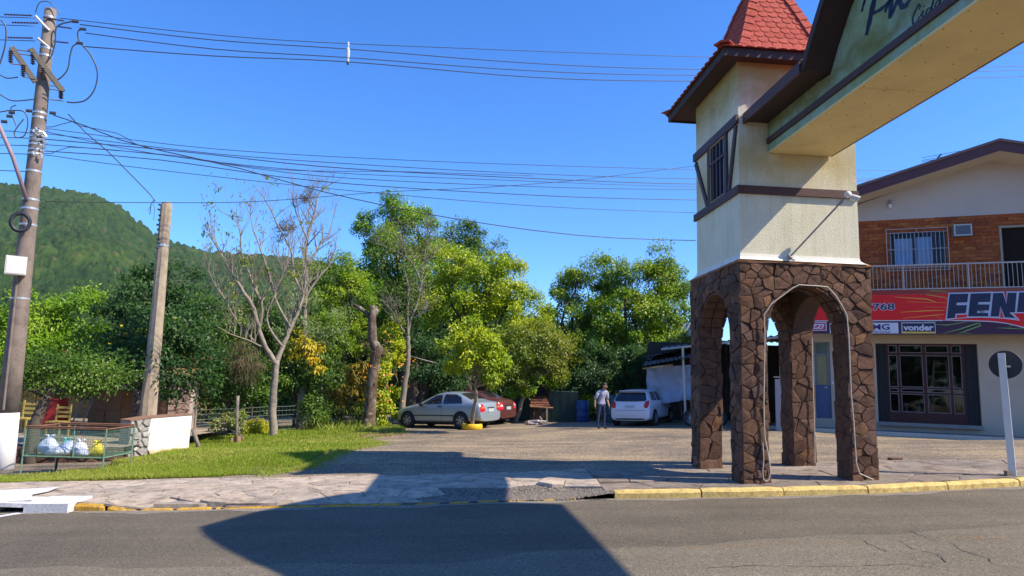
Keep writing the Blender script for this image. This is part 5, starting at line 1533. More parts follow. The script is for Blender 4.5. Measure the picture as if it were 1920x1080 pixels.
for x, y0, y1, r, c, n_, l_ in ((1700, 757, 772, 0.035, (0.35, 0.5, 0.55), 'bottle', 'pale blue bottle on the shop-window floor, left of the other jars'), (1724, 760, 772, 0.06, (0.45, 0.5, 0.5), 'jar', 'squat grey jar on the shop-window floor beside the ladder'), (1797, 762, 768, 0.09, (0.5, 0.45, 0.03), 'bowl', 'yellow bowl behind the right-hand shop pane')):
    p, q = LPt(x, y1, -.25), LPt(x, y0, -.25); L = q[2] - p[2]
    mb = MB(); mb.lathe([(0.0, 0), (r, 0.0), (r, L * .7), (r * .5, L * .85), (r * .5, L), (0, L)], p, 12); tag(mb.build(n_, mat('ware_' + n_, c, 0.3, 0.1), smooth=False), l_, n_)
# pavement step along the front
st = thing('shop_step', S(0, zg, 1.2), None, None); st['kind'] = 'structure'; st['name'] = 'x'
del st['name']
k0 = gr(1530, 802.5)
# where the kerb line of the step runs
off_k = ((on(1642, 807, S0 - dZ * 0.12, (0, 0, 1)) - S0) @ nC)
mb = MB(); mb.box(base, dC, dZ, nC, (aL - .5, zg - 0.6, 0.19), (aR, zg + 0.02, max(1.2, off_k - .12))); mb.build('step_slab', mat('step_paving', (0.17, 0.15, 0.14), 0.9, 0.25, 3, 0.3), st)
mb = MB(); mb.box(base, dC, dZ, nC, (aL - .5, zg - 0.6, max(1.2, off_k - .12)), (aR, zg + 0.03, max(1.2, off_k - .12) + .13)); mb.build('step_edge', mat('pale_step_edge', (0.56, 0.50, 0.40), 0.85, 0.15, 6, 0.3), st)
print('step', off_k, zg, terrain(*S(0, 0, off_k)[:2]))

# ---- the banner
bn = thing('shop_banner', S(0, zsb, BALO), 'red and maroon printed banner with big dark letters and brand panels above the shop windows', 'sign')
BO = BALO - 0.030
def B(x, y, o=0.0): return S(*sc(x, y, BO + o), BO + o)
def flat(pts, m, o, name, conv=False):
    mb = MB(); q = [sc(x, y, BO + o) for x, y in pts]
    mb.prism(q, base, dC, dZ, nC, BO + o - 0.003, BO + o); return mb.build(name, m, bn)
def C3(x, y): return (1620 + x / 6.4, 520 + y / 6.4)
M_RED = mat('banner_red', (0.80, 0.004, 0.005), 0.6, 0.08, 1.5, 0)
M_MRN = mat('banner_maroon', (0.055, 0.008, 0.035), 0.45, 0.15, 2, 0)
M_LTR = mat('banner_ink', (0.012, 0.014, 0.05), 0.45, 0.1, 2, 0)
M_SIL = mat('banner_silver', (0.50, 0.54, 0.66), 0.45, 0.05, 2, 0)
M_YEL = mat('banner_yellow', (0.85, 0.55, 0.04), 0.45, 0.1, 2, 0)
M_LIM = mat('banner_lime', (0.25, 0.48, 0.08), 0.45, 0.1, 2, 0)
M_WHT = mat('banner_white', (0.62, 0.63, 0.70), 0.45, 0.04, 2, 0)
z0b, z1b = zsb, sc(1770, 542.5, BO)[1]; zmd = sc(1650, 601.5, BO)[1]
bL = sc(1490, 600, BO)[0]
wbox(bL, aR, zmd, z1b, BO - 0.01, BO, 'banner_panel', M_RED, bn); wbox(bL, aR, z0b, zmd, BO - 0.01, BO, 'banner_strip', M_MRN, bn)
wbox(bL, sc(1768, 600, BO)[0], zmd - 0.012, zmd + 0.018, BO + .002, BO + 0.005, 'white_rule', M_WHT, bn)
streaks = [([(365, 235), (760, 262), (860, 295)], M_YEL, 9), ([(515, 293), (985, 304)], M_YEL, 7), ([(720, 355), (1000, 358)], M_YEL, 5), ([(440, 418), (740, 402), (970, 396)], M_YEL, 8), ([(470, 492), (830, 455), (960, 445)], M_YEL, 7), ([(1000, 275), (980, 245), (745, 205), (830, 158), (1020, 178)], M_LIM, 8), ([(1400, 145), (1550, 170)], M_YEL, 4),
           ([(700, 545), (860, 522), (950, 515)], M_LIM, 6), ([(850, 565), (1000, 573), (1240, 535)], M_LIM, 8), ([(950, 672), (1150, 622), (1350, 555), (1400, 560)], M_LIM, 9), ([(1120, 684), (1250, 632), (1400, 580), (1380, 540)], M_LIM, 9), ([(1190, 660), (1300, 684)], M_LIM, 7), ([(1600, 605), (1750, 612), (1930, 620)], M_LIM, 7), ([(1745, 608), (1765, 575)], M_LIM, 8), ([(850, 458), (940, 500)], M_LIM, 6)]
for pts, m, w in streaks:
    mb = MB(); k = (sc(1700, 580, BO)[0] - sc(1690, 580, BO)[0]) / 64
    P = [B(*C3(*p), 0.004) for p in pts]; mb.ribbon(P, [w * k * 1.2 * (0.35 if i in (0, len(P) - 1) else 1) for i in range(len(P))], nC); mb.build('lightning_streak', m, bn)
FE = [[(1028, 200), (1252, 196), (1240, 300), (1115, 305), (1110, 335), (1235, 332), (1222, 430), (1100, 437), (1092, 487), (995, 495)],
      [(1280, 195), (1525, 188), (1513, 295), (1372, 298), (1368, 325), (1508, 325), (1497, 398), (1362, 400), (1358, 428), (1492, 428), (1488, 468), (1250, 468)],
      [(1550, 190), (1668, 185), (1708, 320), (1725, 185), (1832, 185), (1812, 420), (1765, 432), (1812, 488), (1690, 480), (1637, 345), (1620, 470), (1520, 468)],
      [(1862, 182), (1962, 180), (1942, 425), (1835, 425)]]
for nm, p in zip('feni', FE):
    flat([C3(*q) for q in offset_poly(p, 15)], M_SIL, 0.006, 'letter_outline'); flat([C3(*q) for q in p], M_LTR, 0.012, 'letter_' + nm)
top = [(940, 518), (1080, 492), (1240, 478), (1400, 474), (1550, 478), (1700, 488), (1850, 508), (1800, 465), (1745, 425), (1840, 418), (1960, 418), (2150, 418)]
bot = [(2150, 690), (1920, 610), (1820, 583), (1700, 556), (1600, 543), (1500, 534), (1300, 527), (1100, 523)]
flat([C3(*q) for q in top + bot], M_WHT, 0.015, 'swoosh_edge')
top = [(985, 515), (1100, 498), (1240, 487), (1400, 483), (1550, 487), (1700, 497), (1872, 520), (1860, 500), (1790, 432), (1850, 430), (1960, 430), (2150, 432)]
bot = [(2150, 668), (1925, 596), (1820, 571), (1700, 545), (1600, 531), (1500, 522), (1300, 515), (1100, 512)]
flat([C3(*q) for q in top + bot], M_RED, 0.020, 'swoosh')
# street number and brand panels
def btext(s, x0, y0, x1, y1, m, o, name, bold=0.0, outline=None, shear=0.0):
    a0_, zb2 = sc(x0, y1, BO + o); a1_, zt2_ = sc(x1, y0, BO + o)
    if outline is not None:
        mb = MB(); text_prism(mb, s, S(a0_ - .02, zb2 - .02, BO + o - .002), dC, dZ, nC, zt2_ - zb2 + .04, 0.0, bold + 0.045, shear, a1_ - a0_ + .04, 0.0); mb.build(name + '_outline', outline, bn)
    mb = MB(); text_prism(mb, s, S(a0_, zb2, BO + o), dC, dZ, nC, zt2_ - zb2, 0.002, bold, shear, a1_ - a0_); return mb.build(name, m, bn)
btext('768', 1636.5, 568.5, 1677, 581.5, M_LTR, 0.008, 'street_number', 0.02, M_WHT)
def bpanel(x0, y0, x1, y1, m, o, name):
    a0_, z0_2 = sc(x0, y1, BO + o); a1_, z1_2 = sc(x1, y0, BO + o); return wbox(a0_, a1_, z0_2, z1_2, BO + o - .003, BO + o, name, m, bn)
bpanel(1622, 605, 1684, 625, M_WHT, 0.006, 'brand_panel'); btext('MG', 1636, 607.5, 1668, 618.5, mat('brand_navy', (0.03, 0.02, 0.12), 0.5, 0.1, 2, 0), 0.010, 'brand_lettering', 0.025)
btext('MarGirius', 1636, 619.8, 1669, 624, mat('brand_navy', (0.03, 0.02, 0.12), 0.5, 0.1, 2, 0), 0.010, 'brand_lettering', 0.0)
bpanel(1691, 604.5, 1753.5, 625, M_WHT, 0.006, 'brand_panel'); bpanel(1692.3, 605.8, 1752.4, 621.8, M_LTR, 0.010, 'brand_field'); bpanel(1692.3, 622, 1752.4, 624.6, M_YEL, 0.010, 'brand_stripe')
btext('vonder', 1694, 608, 1750, 620, M_WHT, 0.014, 'brand_lettering', 0.035)
bpanel(1500, 604, 1549.5, 620, M_WHT, 0.006, 'brand_panel'); bpanel(1501.5, 605.3, 1548, 618.7, mat('brand_crimson', (0.42, 0.02, 0.07), 0.5, 0.1, 2, 0), 0.010, 'brand_field')
btext('ZZI', 1519, 607.5, 1546, 616.5, M_WHT, 0.014, 'brand_lettering', 0.04, None, 0.3)
bpanel(1556, 604.5, 1612, 625, M_WHT, 0.006, 'brand_panel')

# ------------------------------------------------------------------ open shed (carport) left of the shop
shed = thing('open_shed', gr(1400, 800), 'low open shed with rusty sheet roofs and a pale tarpaulin hung under it', 'shed')
M_SHEET = mat('rusty_roof_sheet', (0.13, 0.095, 0.08), 0.75, 0.45, 2.5, 0.3, 20)
M_DKW = mat('shed_dark_wall', (0.045, 0.035, 0.03), 0.95, 0.4, 2, 0.3)
def quadslab(pts, th, m, name, par=shed, corr=0):
    pts = [np.array(p, float) for p in pts]
    mb = MB()
    if corr:
        n = corr; vs = []
        for i in range(n + 1):
            f = i / n; h = th * (0.6 if i % 2 else -0.6)
            vs += [pts[0] * (1 - f) + pts[1] * f + dZ * h, pts[3] * (1 - f) + pts[2] * f + dZ * h]
        mb.add(vs, [(2 * i, 2 * i + 2, 2 * i + 3, 2 * i + 1) for i in range(n)]); mb.add([np.array(v) - dZ * 0.01 for v in vs], [(2 * i, 2 * i + 1, 2 * i + 3, 2 * i + 2) for i in range(n)])
    else:
        vs = pts + [p - dZ * th for p in pts]
        mb.add(vs, [(0, 1, 2, 3), (7, 6, 5, 4), (0, 4, 5, 1), (1, 5, 6, 2), (2, 6, 7, 3), (3, 7, 4, 0)])
    return mb.build(name, m, par)
quadslab([deep(1203, 686, 26.6), deep(1302, 668, 26.0), deep(1306, 650, 31), deep(1215, 672, 31)], 0.05, M_SHEET, 'roof_sheet', corr=24)
quadslab([deep(1206, 671, 28.6), deep(1255, 660, 27.6), deep(1330, 648, 31), deep(1240, 664, 32)], 0.05, M_SHEET, 'roof_sheet', corr=18)
quadslab([deep(1237, 652, 27.5), deep(1520, 622, 25.4), deep(1520, 640, 33), deep(1290, 645, 33)], 0.05, M_SHEET, 'roof_sheet', corr=44)
mb = MB(); mb.tube([deep(1240, 655, 27.4), deep(1520, 626, 25.2)], 0.05, 6); mb.build('gutter', M_RAIL, shed)
mb = MB(); mb.tube([deep(1278, 651, 26.3), deep(1300, 648, 26.2)], 0.04, 6); mb.tube([deep(1280, 651, 26.3), deep(1282, 700, 26.3), deep(1285, 768, 26.3), deep(1283, 784, 26.25)], 0.045, 10); mb.build('down_pipe', M_RAIL, shed)
a, b = deep(1213, 800, 30.5), deep(1500, 800, 30.5)
mb = MB()
for i in range(40):
    f0_, f1_ = i / 40, (i + 1) / 40; p, q = a + (b - a) * f0_, a + (b - a) * f1_
    d = (q - p) / np.linalg.norm(q - p); nn_ = np.array([-d[1], d[0], 0])
    mb.box((p[0], p[1], -0.3), d, nn_, dZ, (0.005, 0, 0), (np.linalg.norm(q - p) - 0.005, 0.03 + 0.01 * (i % 3), 3.9))
mb.build('board_wall', M_DKW, shed)
# side boards hanging below the eave, white batten
mb = MB(); mb.tube([deep(1205, 691, 26.8), deep(1262, 684, 26.6)], 0.03, 4); mb.tube([deep(1222, 689, 26.4), deep(1246, 686, 26.4)], 0.03, 4); mb.build('batten', mat('ochre_batten', (0.45, 0.32, 0.14), 0.7, 0.2), shed)
# tarpaulin with folds
mb = MB(); NX, NZ = 44, 26; vs = []
A, Bq, Cq, Dq = deep(1212, 690, 27.9), deep(1322, 682, 27.6), deep(1322, 754, 27.6), deep(1212, 752, 27.9)
for j in range(NZ + 1):
    for i in range(NX + 1):
        f, g_ = i / NX, j / NZ; p = (A * (1 - f) + Bq * f) * (1 - g_) + (Dq * (1 - f) + Cq * f) * g_
        w = 0.06 * math.sin(f * 9 + g_ * 3) + 0.05 * math.sin((f - 0.5) * 22 * (0.3 + g_)) + 0.04 * math.sin(g_ * 13 + f * 5) + 0.03 * math.sin(f * 31 - g_ * 8)
        p = p + np.array([0, -w, 0]) - dZ * (0.08 * math.sin(math.pi * f * 2) * g_)
        vs.append(p)
mb.add(vs, [(j * (NX + 1) + i, (j + 1) * (NX + 1) + i, (j + 1) * (NX + 1) + i + 1, j * (NX + 1) + i + 1) for j in range(NZ) for i in range(NX)])
mb.build('tarpaulin', mat('blue_white_tarp', (0.34, 0.40, 0.52), 0.55, 0.16, 1.6, 0.3, 6), shed, smooth=True)
# grey cabinet seen through the arch
p = deep(1455, 800, 23.5); p[2] = terrain(p[0], p[1])
cab = thing('grey_partition', p, 'plain grey partition seen through the gateway arch beside the dark shed', 'partition')
q1 = deep(1470, 800, 23.3); h_ = deep(1455, 708, 23.5)[2]
mb = MB(); d = (q1 - p); d[2] = 0; L = np.linalg.norm(d); d /= L; nn_ = np.array([-d[1], d[0], 0])
mb.box((p[0], p[1], terrain(p[0], p[1]) - .05), d, nn_, dZ, (0, 0, 0), (L + 0.1, 2.2, h_ - terrain(p[0], p[1]))); mb.build('panel', mat('grey_panel', (0.34, 0.33, 0.36), 0.8, 0.08, 2, 0.1), cab)
mb = MB(); mb.box((p[0], p[1], h_ + 0.001), d, nn_, dZ, (-0.03, -0.03, 0), (L + 0.12, 2.2, 0.04)); mb.build('capping', M_CREAM, cab)

# glazed lean-to / aerial just visible above the shed
gh = thing('greenhouse_roof', deep(1285, 640, 38), 'small steep glazed roof with white bars above the shed, beside the tower', 'roof')
mb = MB(); P = [deep(1262, 640, 38), deep(1300, 640, 36), deep(1300, 606, 37), deep(1284, 606, 38)]
mb.add(P + [p + np.array([0, 1.5, -.5]) for p in P], [(0, 1, 2, 3), (1, 0, 4, 5), (2, 1, 5, 6), (3, 2, 6, 7), (0, 3, 7, 4), (4, 7, 6, 5)]); mb.build('pane', mat('pale_glazing', (0.55, 0.62, 0.70), 0.25, 0.1), gh)
for a_, b_ in (((1264, 640), (1286, 606)), ((1276, 642), (1294, 606)), ((1288, 644), (1302, 612))):
    mb = MB(); mb.tube([deep(*a_, 36.5), deep(*b_, 36.8)], 0.04, 4); mb.build('glazing_bar', M_RAIL, gh)

# ------------------------------------------------------------------ road sign seen from behind, on a leaning white post
SP = gr(1899, 893); SP[2] = walk_z(SP[0], SP[1])
sgn = thing('road_sign', SP, 'round road sign seen from behind on a leaning white post at the kerb', 'sign')
SPt = on(1877, 657, SP, (SP[0], SP[1], 0))
axs = SPt - SP
vx = np.cross(axs / np.linalg.norm(axs), [0, 1, 0]); vx /= np.linalg.norm(vx)
yy = np.cross(vx, axs / np.linalg.norm(axs))
ang = math.radians(38)
u1 = vx * math.cos(ang) + yy * math.sin(ang); v1 = -vx * math.sin(ang) + yy * math.cos(ang)
mb = MB()
mb.box(SP - dZ * 0.05, u1, v1, axs, (-0.055, -0.055, 0), (0.055, 0.055, 1.0)); mb.build('post', mat('white_post_paint', (0.66, 0.68, 0.66), 0.55, 0.12, 6, 0.2), sgn)
cd = on(1884.5, 683.5, SP + np.array([0.02, 0.09, 0]), (SP[0], SP[1], 0))
nd = np.array([SP[0], SP[1], 0]) / np.hypot(SP[0], SP[1]); nd = nd + vx * -0.25; nd /= np.linalg.norm(nd)
uu = np.cross(nd, dZ); uu /= np.linalg.norm(uu)
mb = MB(); mb.lathe([(0, 0), (0.250, 0), (0.255, 0.006), (0.250, 0.014), (0, 0.014)], cd + nd * 0.02, 40, nd, uu); mb.build('sign_disc', mat('sign_back', (0.012, 0.010, 0.022), 0.5, 0.3, 6, 0.05), sgn)
mb = MB(); mb.box(cd - dZ * 0.05, uu, dZ, nd, (-0.08, 0, -0.01), (0.08, 0.03, 0.019)); mb.build('bracket', M_GALV, sgn)
mb = MB(); mb.wbox((SP[0] - .17, SP[1] - 0.10, SP[2]), (SP[0] - 0.10, SP[1] - 0.02, SP[2] + .10)); mb.build('stump', mat('stump_wood', (0.25, 0.2, 0.14), 0.9, 0.3), sgn)
# brick fragment in the lot
p = gr(1672, 863); mb = MB(); mb.box((p[0], p[1], terrain(p[0], p[1])), (0.98, 0.2, 0), (-0.2, 0.98, 0), (0, 0, 1), (0, 0, 0), (0.27, 0.12, 0.045)); tag(mb.build('loose_brick', mat('dark_brick', (0.13, 0.05, 0.035), 0.9, 0.2)), 'single dark brick lying on the gravel between the gateway and the shop', 'brick')
# ------------------------------------------------------------------ cars
def mat_paint(name, c, metal=0.3, rough=0.3):
    n = NT(name); f = n.noise(3, 4, 0.6)
    dust = n.ramp(f, [(0.4, (0, 0, 0)), (0.8, (0.25, 0.25, 0.25))])
    n.done(n.mix(dust, c, tuple(v * 0.7 + 0.06 for v in c)), rough, None, 0.5, metal)
    n.b.inputs['Coat Weight'].default_value = 0.6; n.b.inputs['Coat Roughness'].default_value = 0.08
    return n.m
M_SILV = mat_paint('silver_paint', (0.36, 0.42, 0.47), 0.45, 0.38)
M_BRN = mat_paint('red_brown_paint', (0.16, 0.05, 0.045), 0.4, 0.35)
M_WHP = mat_paint('white_car_paint', (0.66, 0.68, 0.74), 0.0, 0.35)
M_TINT = mat_glass('tinted_glass', (0.008, 0.009, 0.014), 0.04)
M_TYRE = mat('tyre_rubber', (0.018, 0.018, 0.020), 0.8, 0.2, 20, 0.3)
M_RIM = mat('alloy_rim', (0.42, 0.44, 0.47), 0.35, 0.1, 20, 0, metal=0.7)
M_TRIM = mat('black_trim', (0.02, 0.02, 0.023), 0.5, 0.1, 20, 0)
M_TAIL = mat('tail_lamp_red', (0.50, 0.015, 0.01), 0.12, 0.1, 20, 0)
M_TAILO = mat('tail_lamp_amber', (0.75, 0.16, 0.05), 0.12, 0.1, 20, 0)
M_LAMPW = mat('lamp_clear', (0.65, 0.60, 0.62), 0.12, 0.1, 20, 0)
M_PLATE = mat('number_plate', (0.42, 0.43, 0.46), 0.4, 0.1, 20, 0)
M_UNDER = mat('underbody', (0.012, 0.012, 0.012), 0.9, 0.1, 5, 0)

def car(loc, heading, label, paint, sec, wheels, wr, glass, W, bumper_z, extra):
    """sec: stations from nose (x=+) to tail: (x, wb, zb, wr, ze, zt) - half width at belt, belt height, half width and height of roof edge, crown height; local x forward, y left"""
    c = thing('parked_car', loc, label, 'car', 'parked cars', rz=0)
    c.rotation_euler = (Vector((0, 0, 1)).rotation_difference(Vector((-0.045, 0, 1))).to_matrix() @ Matrix.Rotation(heading, 3, 'Z')).to_euler()
    def ring(s):
        x, wb, zb, wrf, ze, zt = s
        zf = 0.20 if -1.9 < x < 1.9 else 0.26
        return [(x, 0, zf), (x, wb * 0.90, zf), (x, wb * 0.985, zf + 0.12), (x, wb, zf + 0.28), (x, wb * 0.985, (zf + .28 + zb) / 2 + 0.05), (x, wb * 0.95, zb), (x, wrf, ze), (x, wrf * 0.6, zt - (zt - ze) * 0.25), (x, 0, zt)]
    rings = [ring(s) for s in sec]; K = len(rings[0])
    body = MB(); gl = {'windscreen': MB(), 'rear_window': MB(), 'side_window': []}
    for i in range(len(rings) - 1):
        for side in (1, -1):
            a = [(p[0], p[1] * side, p[2]) for p in rings[i]]; b = [(p[0], p[1] * side, p[2]) for p in rings[i + 1]]
            for k in range(K - 1):
                q = [a[k], a[k + 1], b[k + 1], b[k]]
                if side == 1: q = q[::-1]
                kind = glass.get((i, 'side' if k == 5 else ('top' if k >= 6 else '')))
                body.add(q, [(0, 1, 2, 3)])
                if kind and kind != 'side_window': gl[kind].add(q, [(0, 1, 2, 3)])
    for i, rev in ((0, False), (len(rings) - 1, True)):
        r = rings[i]; pts = r + [(p[0], -p[1], p[2]) for p in reversed(r[1:-1])]
        f = tuple(range(len(pts))); body.add(pts, [f if not rev else tuple(reversed(f))])
    o = body.build('body', paint, c, local=True, smooth=True)
    me = o.data
    import bmesh
    bm = bmesh.new(); bm.from_mesh(me); bmesh.ops.remove_doubles(bm, verts=bm.verts, dist=0.002); bmesh.ops.recalc_face_normals(bm, faces=bm.faces); bm.to_mesh(me); bm.free()
    md = o.modifiers.new('s', 'SUBSURF'); md.levels = 2; md.render_levels = 2
    dg = bpy.context.evaluated_depsgraph_get(); nm = bpy.data.meshes.new_from_object(o.evaluated_get(dg)); o.modifiers.clear(); o.data = nm
    nm.polygons.foreach_set('use_smooth', [True] * len(nm.polygons))
    # panes: slightly proud curved sheets projected onto the finished body
    from mathutils.bvhtree import BVHTree
    bv = BVHTree.FromPolygons([v.co for v in nm.vertices], [tuple(p.vertices) for p in nm.polygons])
    def patch(poly, axis, name, m, lift=0.006, n=10, par=None):
        """2D outline (in the plane across axis) dropped onto the body along axis"""
        mb = MB(); A = [np.array(p, float) for p in poly]; cen = sum(A) / len(A)
        rings_ = []
        edge = []
        for i in range(len(A)):
            for k in range(4): edge.append(A[i] + (A[(i + 1) % len(A)] - A[i]) * k / 4)
        for f in (1.0, 0.75, 0.5, 0.25): rings_.append([cen + (p - cen) * f for p in edge])
        def drop(q):
            if axis in ('+y', '-y'):
                s = 1 if axis == '+y' else -1; o_ = Vector((q[0], 3 * s, q[1])); d = Vector((0, -s, 0))
            elif axis == 'z': o_ = Vector((q[0], q[1], 4)); d = Vector((0, 0, -1))
            else:
                s = 1 if axis == '+x' else -1; o_ = Vector((4 * s, q[0], q[1])); d = Vector((-s, 0, 0))
            h = bv.ray_cast(o_, d)
            if h[0] is None: return None
            return h[0] - d * lift
        vs = [drop(p) for r in rings_ for p in r] + [drop(cen)]
        good = [v for v in vs if v is not None]
        if not good: return None
        vs = [v if v is not None else good[0] for v in vs]; n_ = len(edge)
        mb.add(vs, [(l * n_ + i, l * n_ + (i + 1) % n_, (l + 1) * n_ + (i + 1) % n_, (l + 1) * n_ + i) for l in range(3) for i in range(n_)] + [(3 * n_ + i, 3 * n_ + (i + 1) % n_, 4 * n_) for i in range(n_)])
        ob = mb.build(name, m, par or c, local=True, smooth=True)
        return ob
    for (poly, axis, name, m, lift) in extra: patch(poly, axis, name, m, lift)
    mb = MB(); L0, L1 = sec[0][0], sec[-1][0]
    mb.wbox((L1 + .25, -W * .8, 0.17), (L0 - .25, W * .8, 0.30)); mb.build('underbody', M_UNDER, c, local=True)
    for wx in wheels:
        for s in (1, -1):
            y = s * (W - 0.075)
            w = bpy.data.objects.new('wheel', None); COL.objects.link(w); w.parent = c; w.location = (wx, y, wr)
            mb = MB(); mb.lathe([(wr + .055, -0.05), (wr + .055, 0.072 + .008), (wr + .02, 0.072 + .008)], (wx, y, wr + .015), 26, (0, s, 0), (1, 0, 0)); mb.add([(wx + (wr + .055) * math.cos(t), y + s * 0.079, wr + .015 + (wr + .055) * math.sin(t)) for t in [2 * math.pi * j / 26 for j in range(26)]], [tuple(range(26)) if s < 0 else tuple(reversed(range(26)))]); mb.build('wheel_arch', M_UNDER, c, local=True)
            mb = MB(); k = wr * 0.66
            mb.lathe([(k, -0.09), (wr * .93, -0.09), (wr, -0.06), (wr, 0.06), (wr * .94, 0.085), (k, 0.088), (k * .97, 0.06)], (0, s * 0.02, 0), 26, (0, s, 0), (1, 0, 0)); mb.build('tyre', M_TYRE, w, local=True, smooth=True)
            mb = MB(); mb.lathe([(k, 0.07), (k * .9, 0.085), (k * .86, 0.06), (k * .86, 0.02), (0, 0.02)], (0, s * 0.02, 0), 24, (0, s, 0), (1, 0, 0))
            for q in range(6):
                t = 2 * math.pi * q / 6 + .3; d = np.array([math.cos(t), 0, math.sin(t)]); e_ = np.array([-math.sin(t), 0, math.cos(t)]); mb.box((0, s * 0.075, 0), d, e_, (0, s, 0), (0.02, -0.028, 0), (k * .9, 0.028, 0.025))
            mb.lathe([(0.05, 0.02), (0.05, 0.10), (0, 0.105)], (0, s * 0.02, 0), 10, (0, s, 0), (1, 0, 0)); mb.build('rim', M_RIM, w, local=True)
    # mirrors
    for s in (1, -1):
        mb = MB(); mx, mz = extra_m[0], extra_m[1]; mb.lathe([(0, -.09), (.06, -.08), (.085, -.02), (.085, .04), (0, .06)], (mx, s * (W + .07), mz), 10, (0, s, 0), (1, 0, 0)); mb.build('mirror', M_TRIM, c, local=True, smooth=True)
    return c, patch

# silver three-box saloon, body half width 0.85, length 4.25
W_ = 0.85
sedan = [(2.08, .50, .52, .40, .56, .58), (2.02, .68, .60, .55, .66, .68), (1.75, .80, .70, .66, .78, .81), (1.25, .84, .80, .70, .87, .90), (0.90, .85, .86, .70, .93, .965), (0.45, .85, .89, .64, 1.15, 1.19), (0.02, .85, .90, .60, 1.345, 1.385), (-0.45, .85, .91, .59, 1.38, 1.43), (-0.95, .85, .92, .59, 1.36, 1.41), (-1.30, .85, .93, .60, 1.24, 1.28), (-1.65, .84, .95, .66, 1.05, 1.09), (-1.90, .83, .96, .70, 1.01, 1.03), (-2.10, .78, .93, .66, .985, 1.0), (-2.17, .74, .62, .70, .80, .82), (-2.20, .70, .50, .66, .58, .60)]
extra_m = (0.55, 0.93)
def sedan_extra(tail, tail2):
    E = []
    for ax in ('+y', '-y'):
        E += [([(0.62, .93), (0.30, 1.12), (0.02, 1.27), (-0.32, 1.325), (-0.36, .945)], ax, 'side_window', M_TINT, 0.006),
              ([(-0.44, .95), (-0.42, 1.325), (-0.95, 1.305), (-1.22, 1.19), (-1.32, 1.02), (-1.33, .965)], ax, 'side_window', M_TINT, 0.006),
              ([(0.98, .47), (0.98, .51), (-1.02, .51), (-1.02, .47)], ax, 'rub_strip', M_TRIM, 0.012),
              ([(-0.20, .82), (-0.20, .87), (-0.38, .87), (-0.38, .82)], ax, 'door_handle', M_TRIM, 0.012),
              ([(-0.385, .30), (-0.385, .93), (-0.395, .93), (-0.395, .30)], ax, 'door_gap', M_TRIM, 0.003)]
    E += [([(0.80, -.56), (0.80, .56), (0.10, .50), (0.10, -.50)], 'z', 'windscreen', M_TINT, 0.006),
          ([(-1.08, -.46), (-1.08, .46), (-1.60, .54), (-1.60, -.54)], 'z', 'rear_window', mat_glass('rear_glass', (0.03, 0.026, 0.024), 0.08), 0.006)]
    for s in (1, -1):
        E += [([(s * .46, .66), (s * .44, .74), (s * .50, .93), (s * .66, .92), (s * .73, .80), (s * .74, .62)], '-x', 'tail_lamp', tail, 0.012),
              ([(s * .50, .76), (s * .50, .84), (s * .66, .84), (s * .70, .76)], '-x', 'tail_lamp_lens', tail2, 0.018)]
    E += [([(-.20, .62), (-.20, .75), (.20, .75), (.20, .62)], '-x', 'number_plate', M_PLATE, 0.014), ([(-.24, .76), (-.24, .80), (.24, .80), (.24, .76)], '-x', 'plate_garnish', M_TRIM, 0.016),
          ([(-.42, .60), (-.42, .605), (.42, .605), (.42, .60)], '-x', 'lid_gap', M_TRIM, 0.004)]
    return E
hS_ = math.radians(90 + 60)
fw = np.array([math.cos(hS_), math.sin(hS_), 0]); lf = np.array([-fw[1], fw[0], 0])
fc = gr(765, 802.0); fc[2] = 0
cpos = fc - fw * 1.30 - lf * (W_ - .05)
cpos[2] = terrain(cpos[0], cpos[1]) + 0.02
c1_, _p = car(cpos, hS_, 'silver four-door saloon parked by the trees, seen from its left rear', M_SILV, sedan, (1.30, -1.30), 0.30, {}, W_, 0.5, sedan_extra(M_TAIL, M_TAILO))
print('silver rear', px(cpos - fw * 2.2 + lf * .8 + dZ * .6), px(cpos - fw * 2.2 - lf * .8 + dZ * .6), 'top', px(cpos + dZ * 1.43), px(cpos + fw * 2.1 + dZ * .5))
# red-brown saloon beyond it
sed2 = [(x, wb, zb + .03, wr_, ze + .04 if ze > 1.0 else ze + .02, zt + .05) for x, wb, zb, wr_, ze, zt in sedan]
cp2 = cpos - lf * 2.35 + fw * 0.60; cp2[2] = terrain(cp2[0], cp2[1])
M_TAILP = mat('tail_lamp_pink', (0.62, 0.03, 0.06), 0.12, 0.1, 20, 0)
c2_, _p = car(cp2, hS_ + 0.03, 'red-brown saloon parked on the far side of the silver car', M_BRN, sed2, (1.30, -1.30), 0.30, {}, W_, 0.5, sedan_extra(M_TAILP, M_LAMPW))
print('brown rear right', px(cp2 - fw * 2.2 - lf * .8 + dZ * .6))

# white five-door hatchback seen from behind
hatch = [(1.80, .50, .52, .40, .56, .58), (1.74, .66, .62, .55, .68, .70), (1.45, .78, .74, .66, .82, .86), (1.05, .81, .84, .68, .92, .95), (0.75, .815, .88, .66, .98, 1.02), (0.35, .82, .90, .62, 1.25, 1.29), (0.0, .82, .91, .60, 1.37, 1.40), (-0.6, .82, .92, .60, 1.39, 1.43), (-1.15, .82, .93, .60, 1.37, 1.41), (-1.50, .81, .94, .60, 1.32, 1.35), (-1.66, .80, .93, .62, 1.13, 1.16), (-1.80, .79, .90, .68, .96, .98), (-1.88, .78, .62, .74, .80, .84), (-1.93, .76, .50, .72, .56, .58)]
extra_m = (0.50, 0.95)
E = []
for ax in ('+y', '-y'):
    E += [([(0.55, .95), (0.22, 1.18), (0.0, 1.30), (-0.62, 1.33), (-0.60, .96)], ax, 'side_window', M_TINT, 0.006), ([(-0.70, .97), (-0.70, 1.33), (-1.18, 1.31), (-1.42, 1.02), (-1.35, .98)], ax, 'side_window', M_TINT, 0.006)]
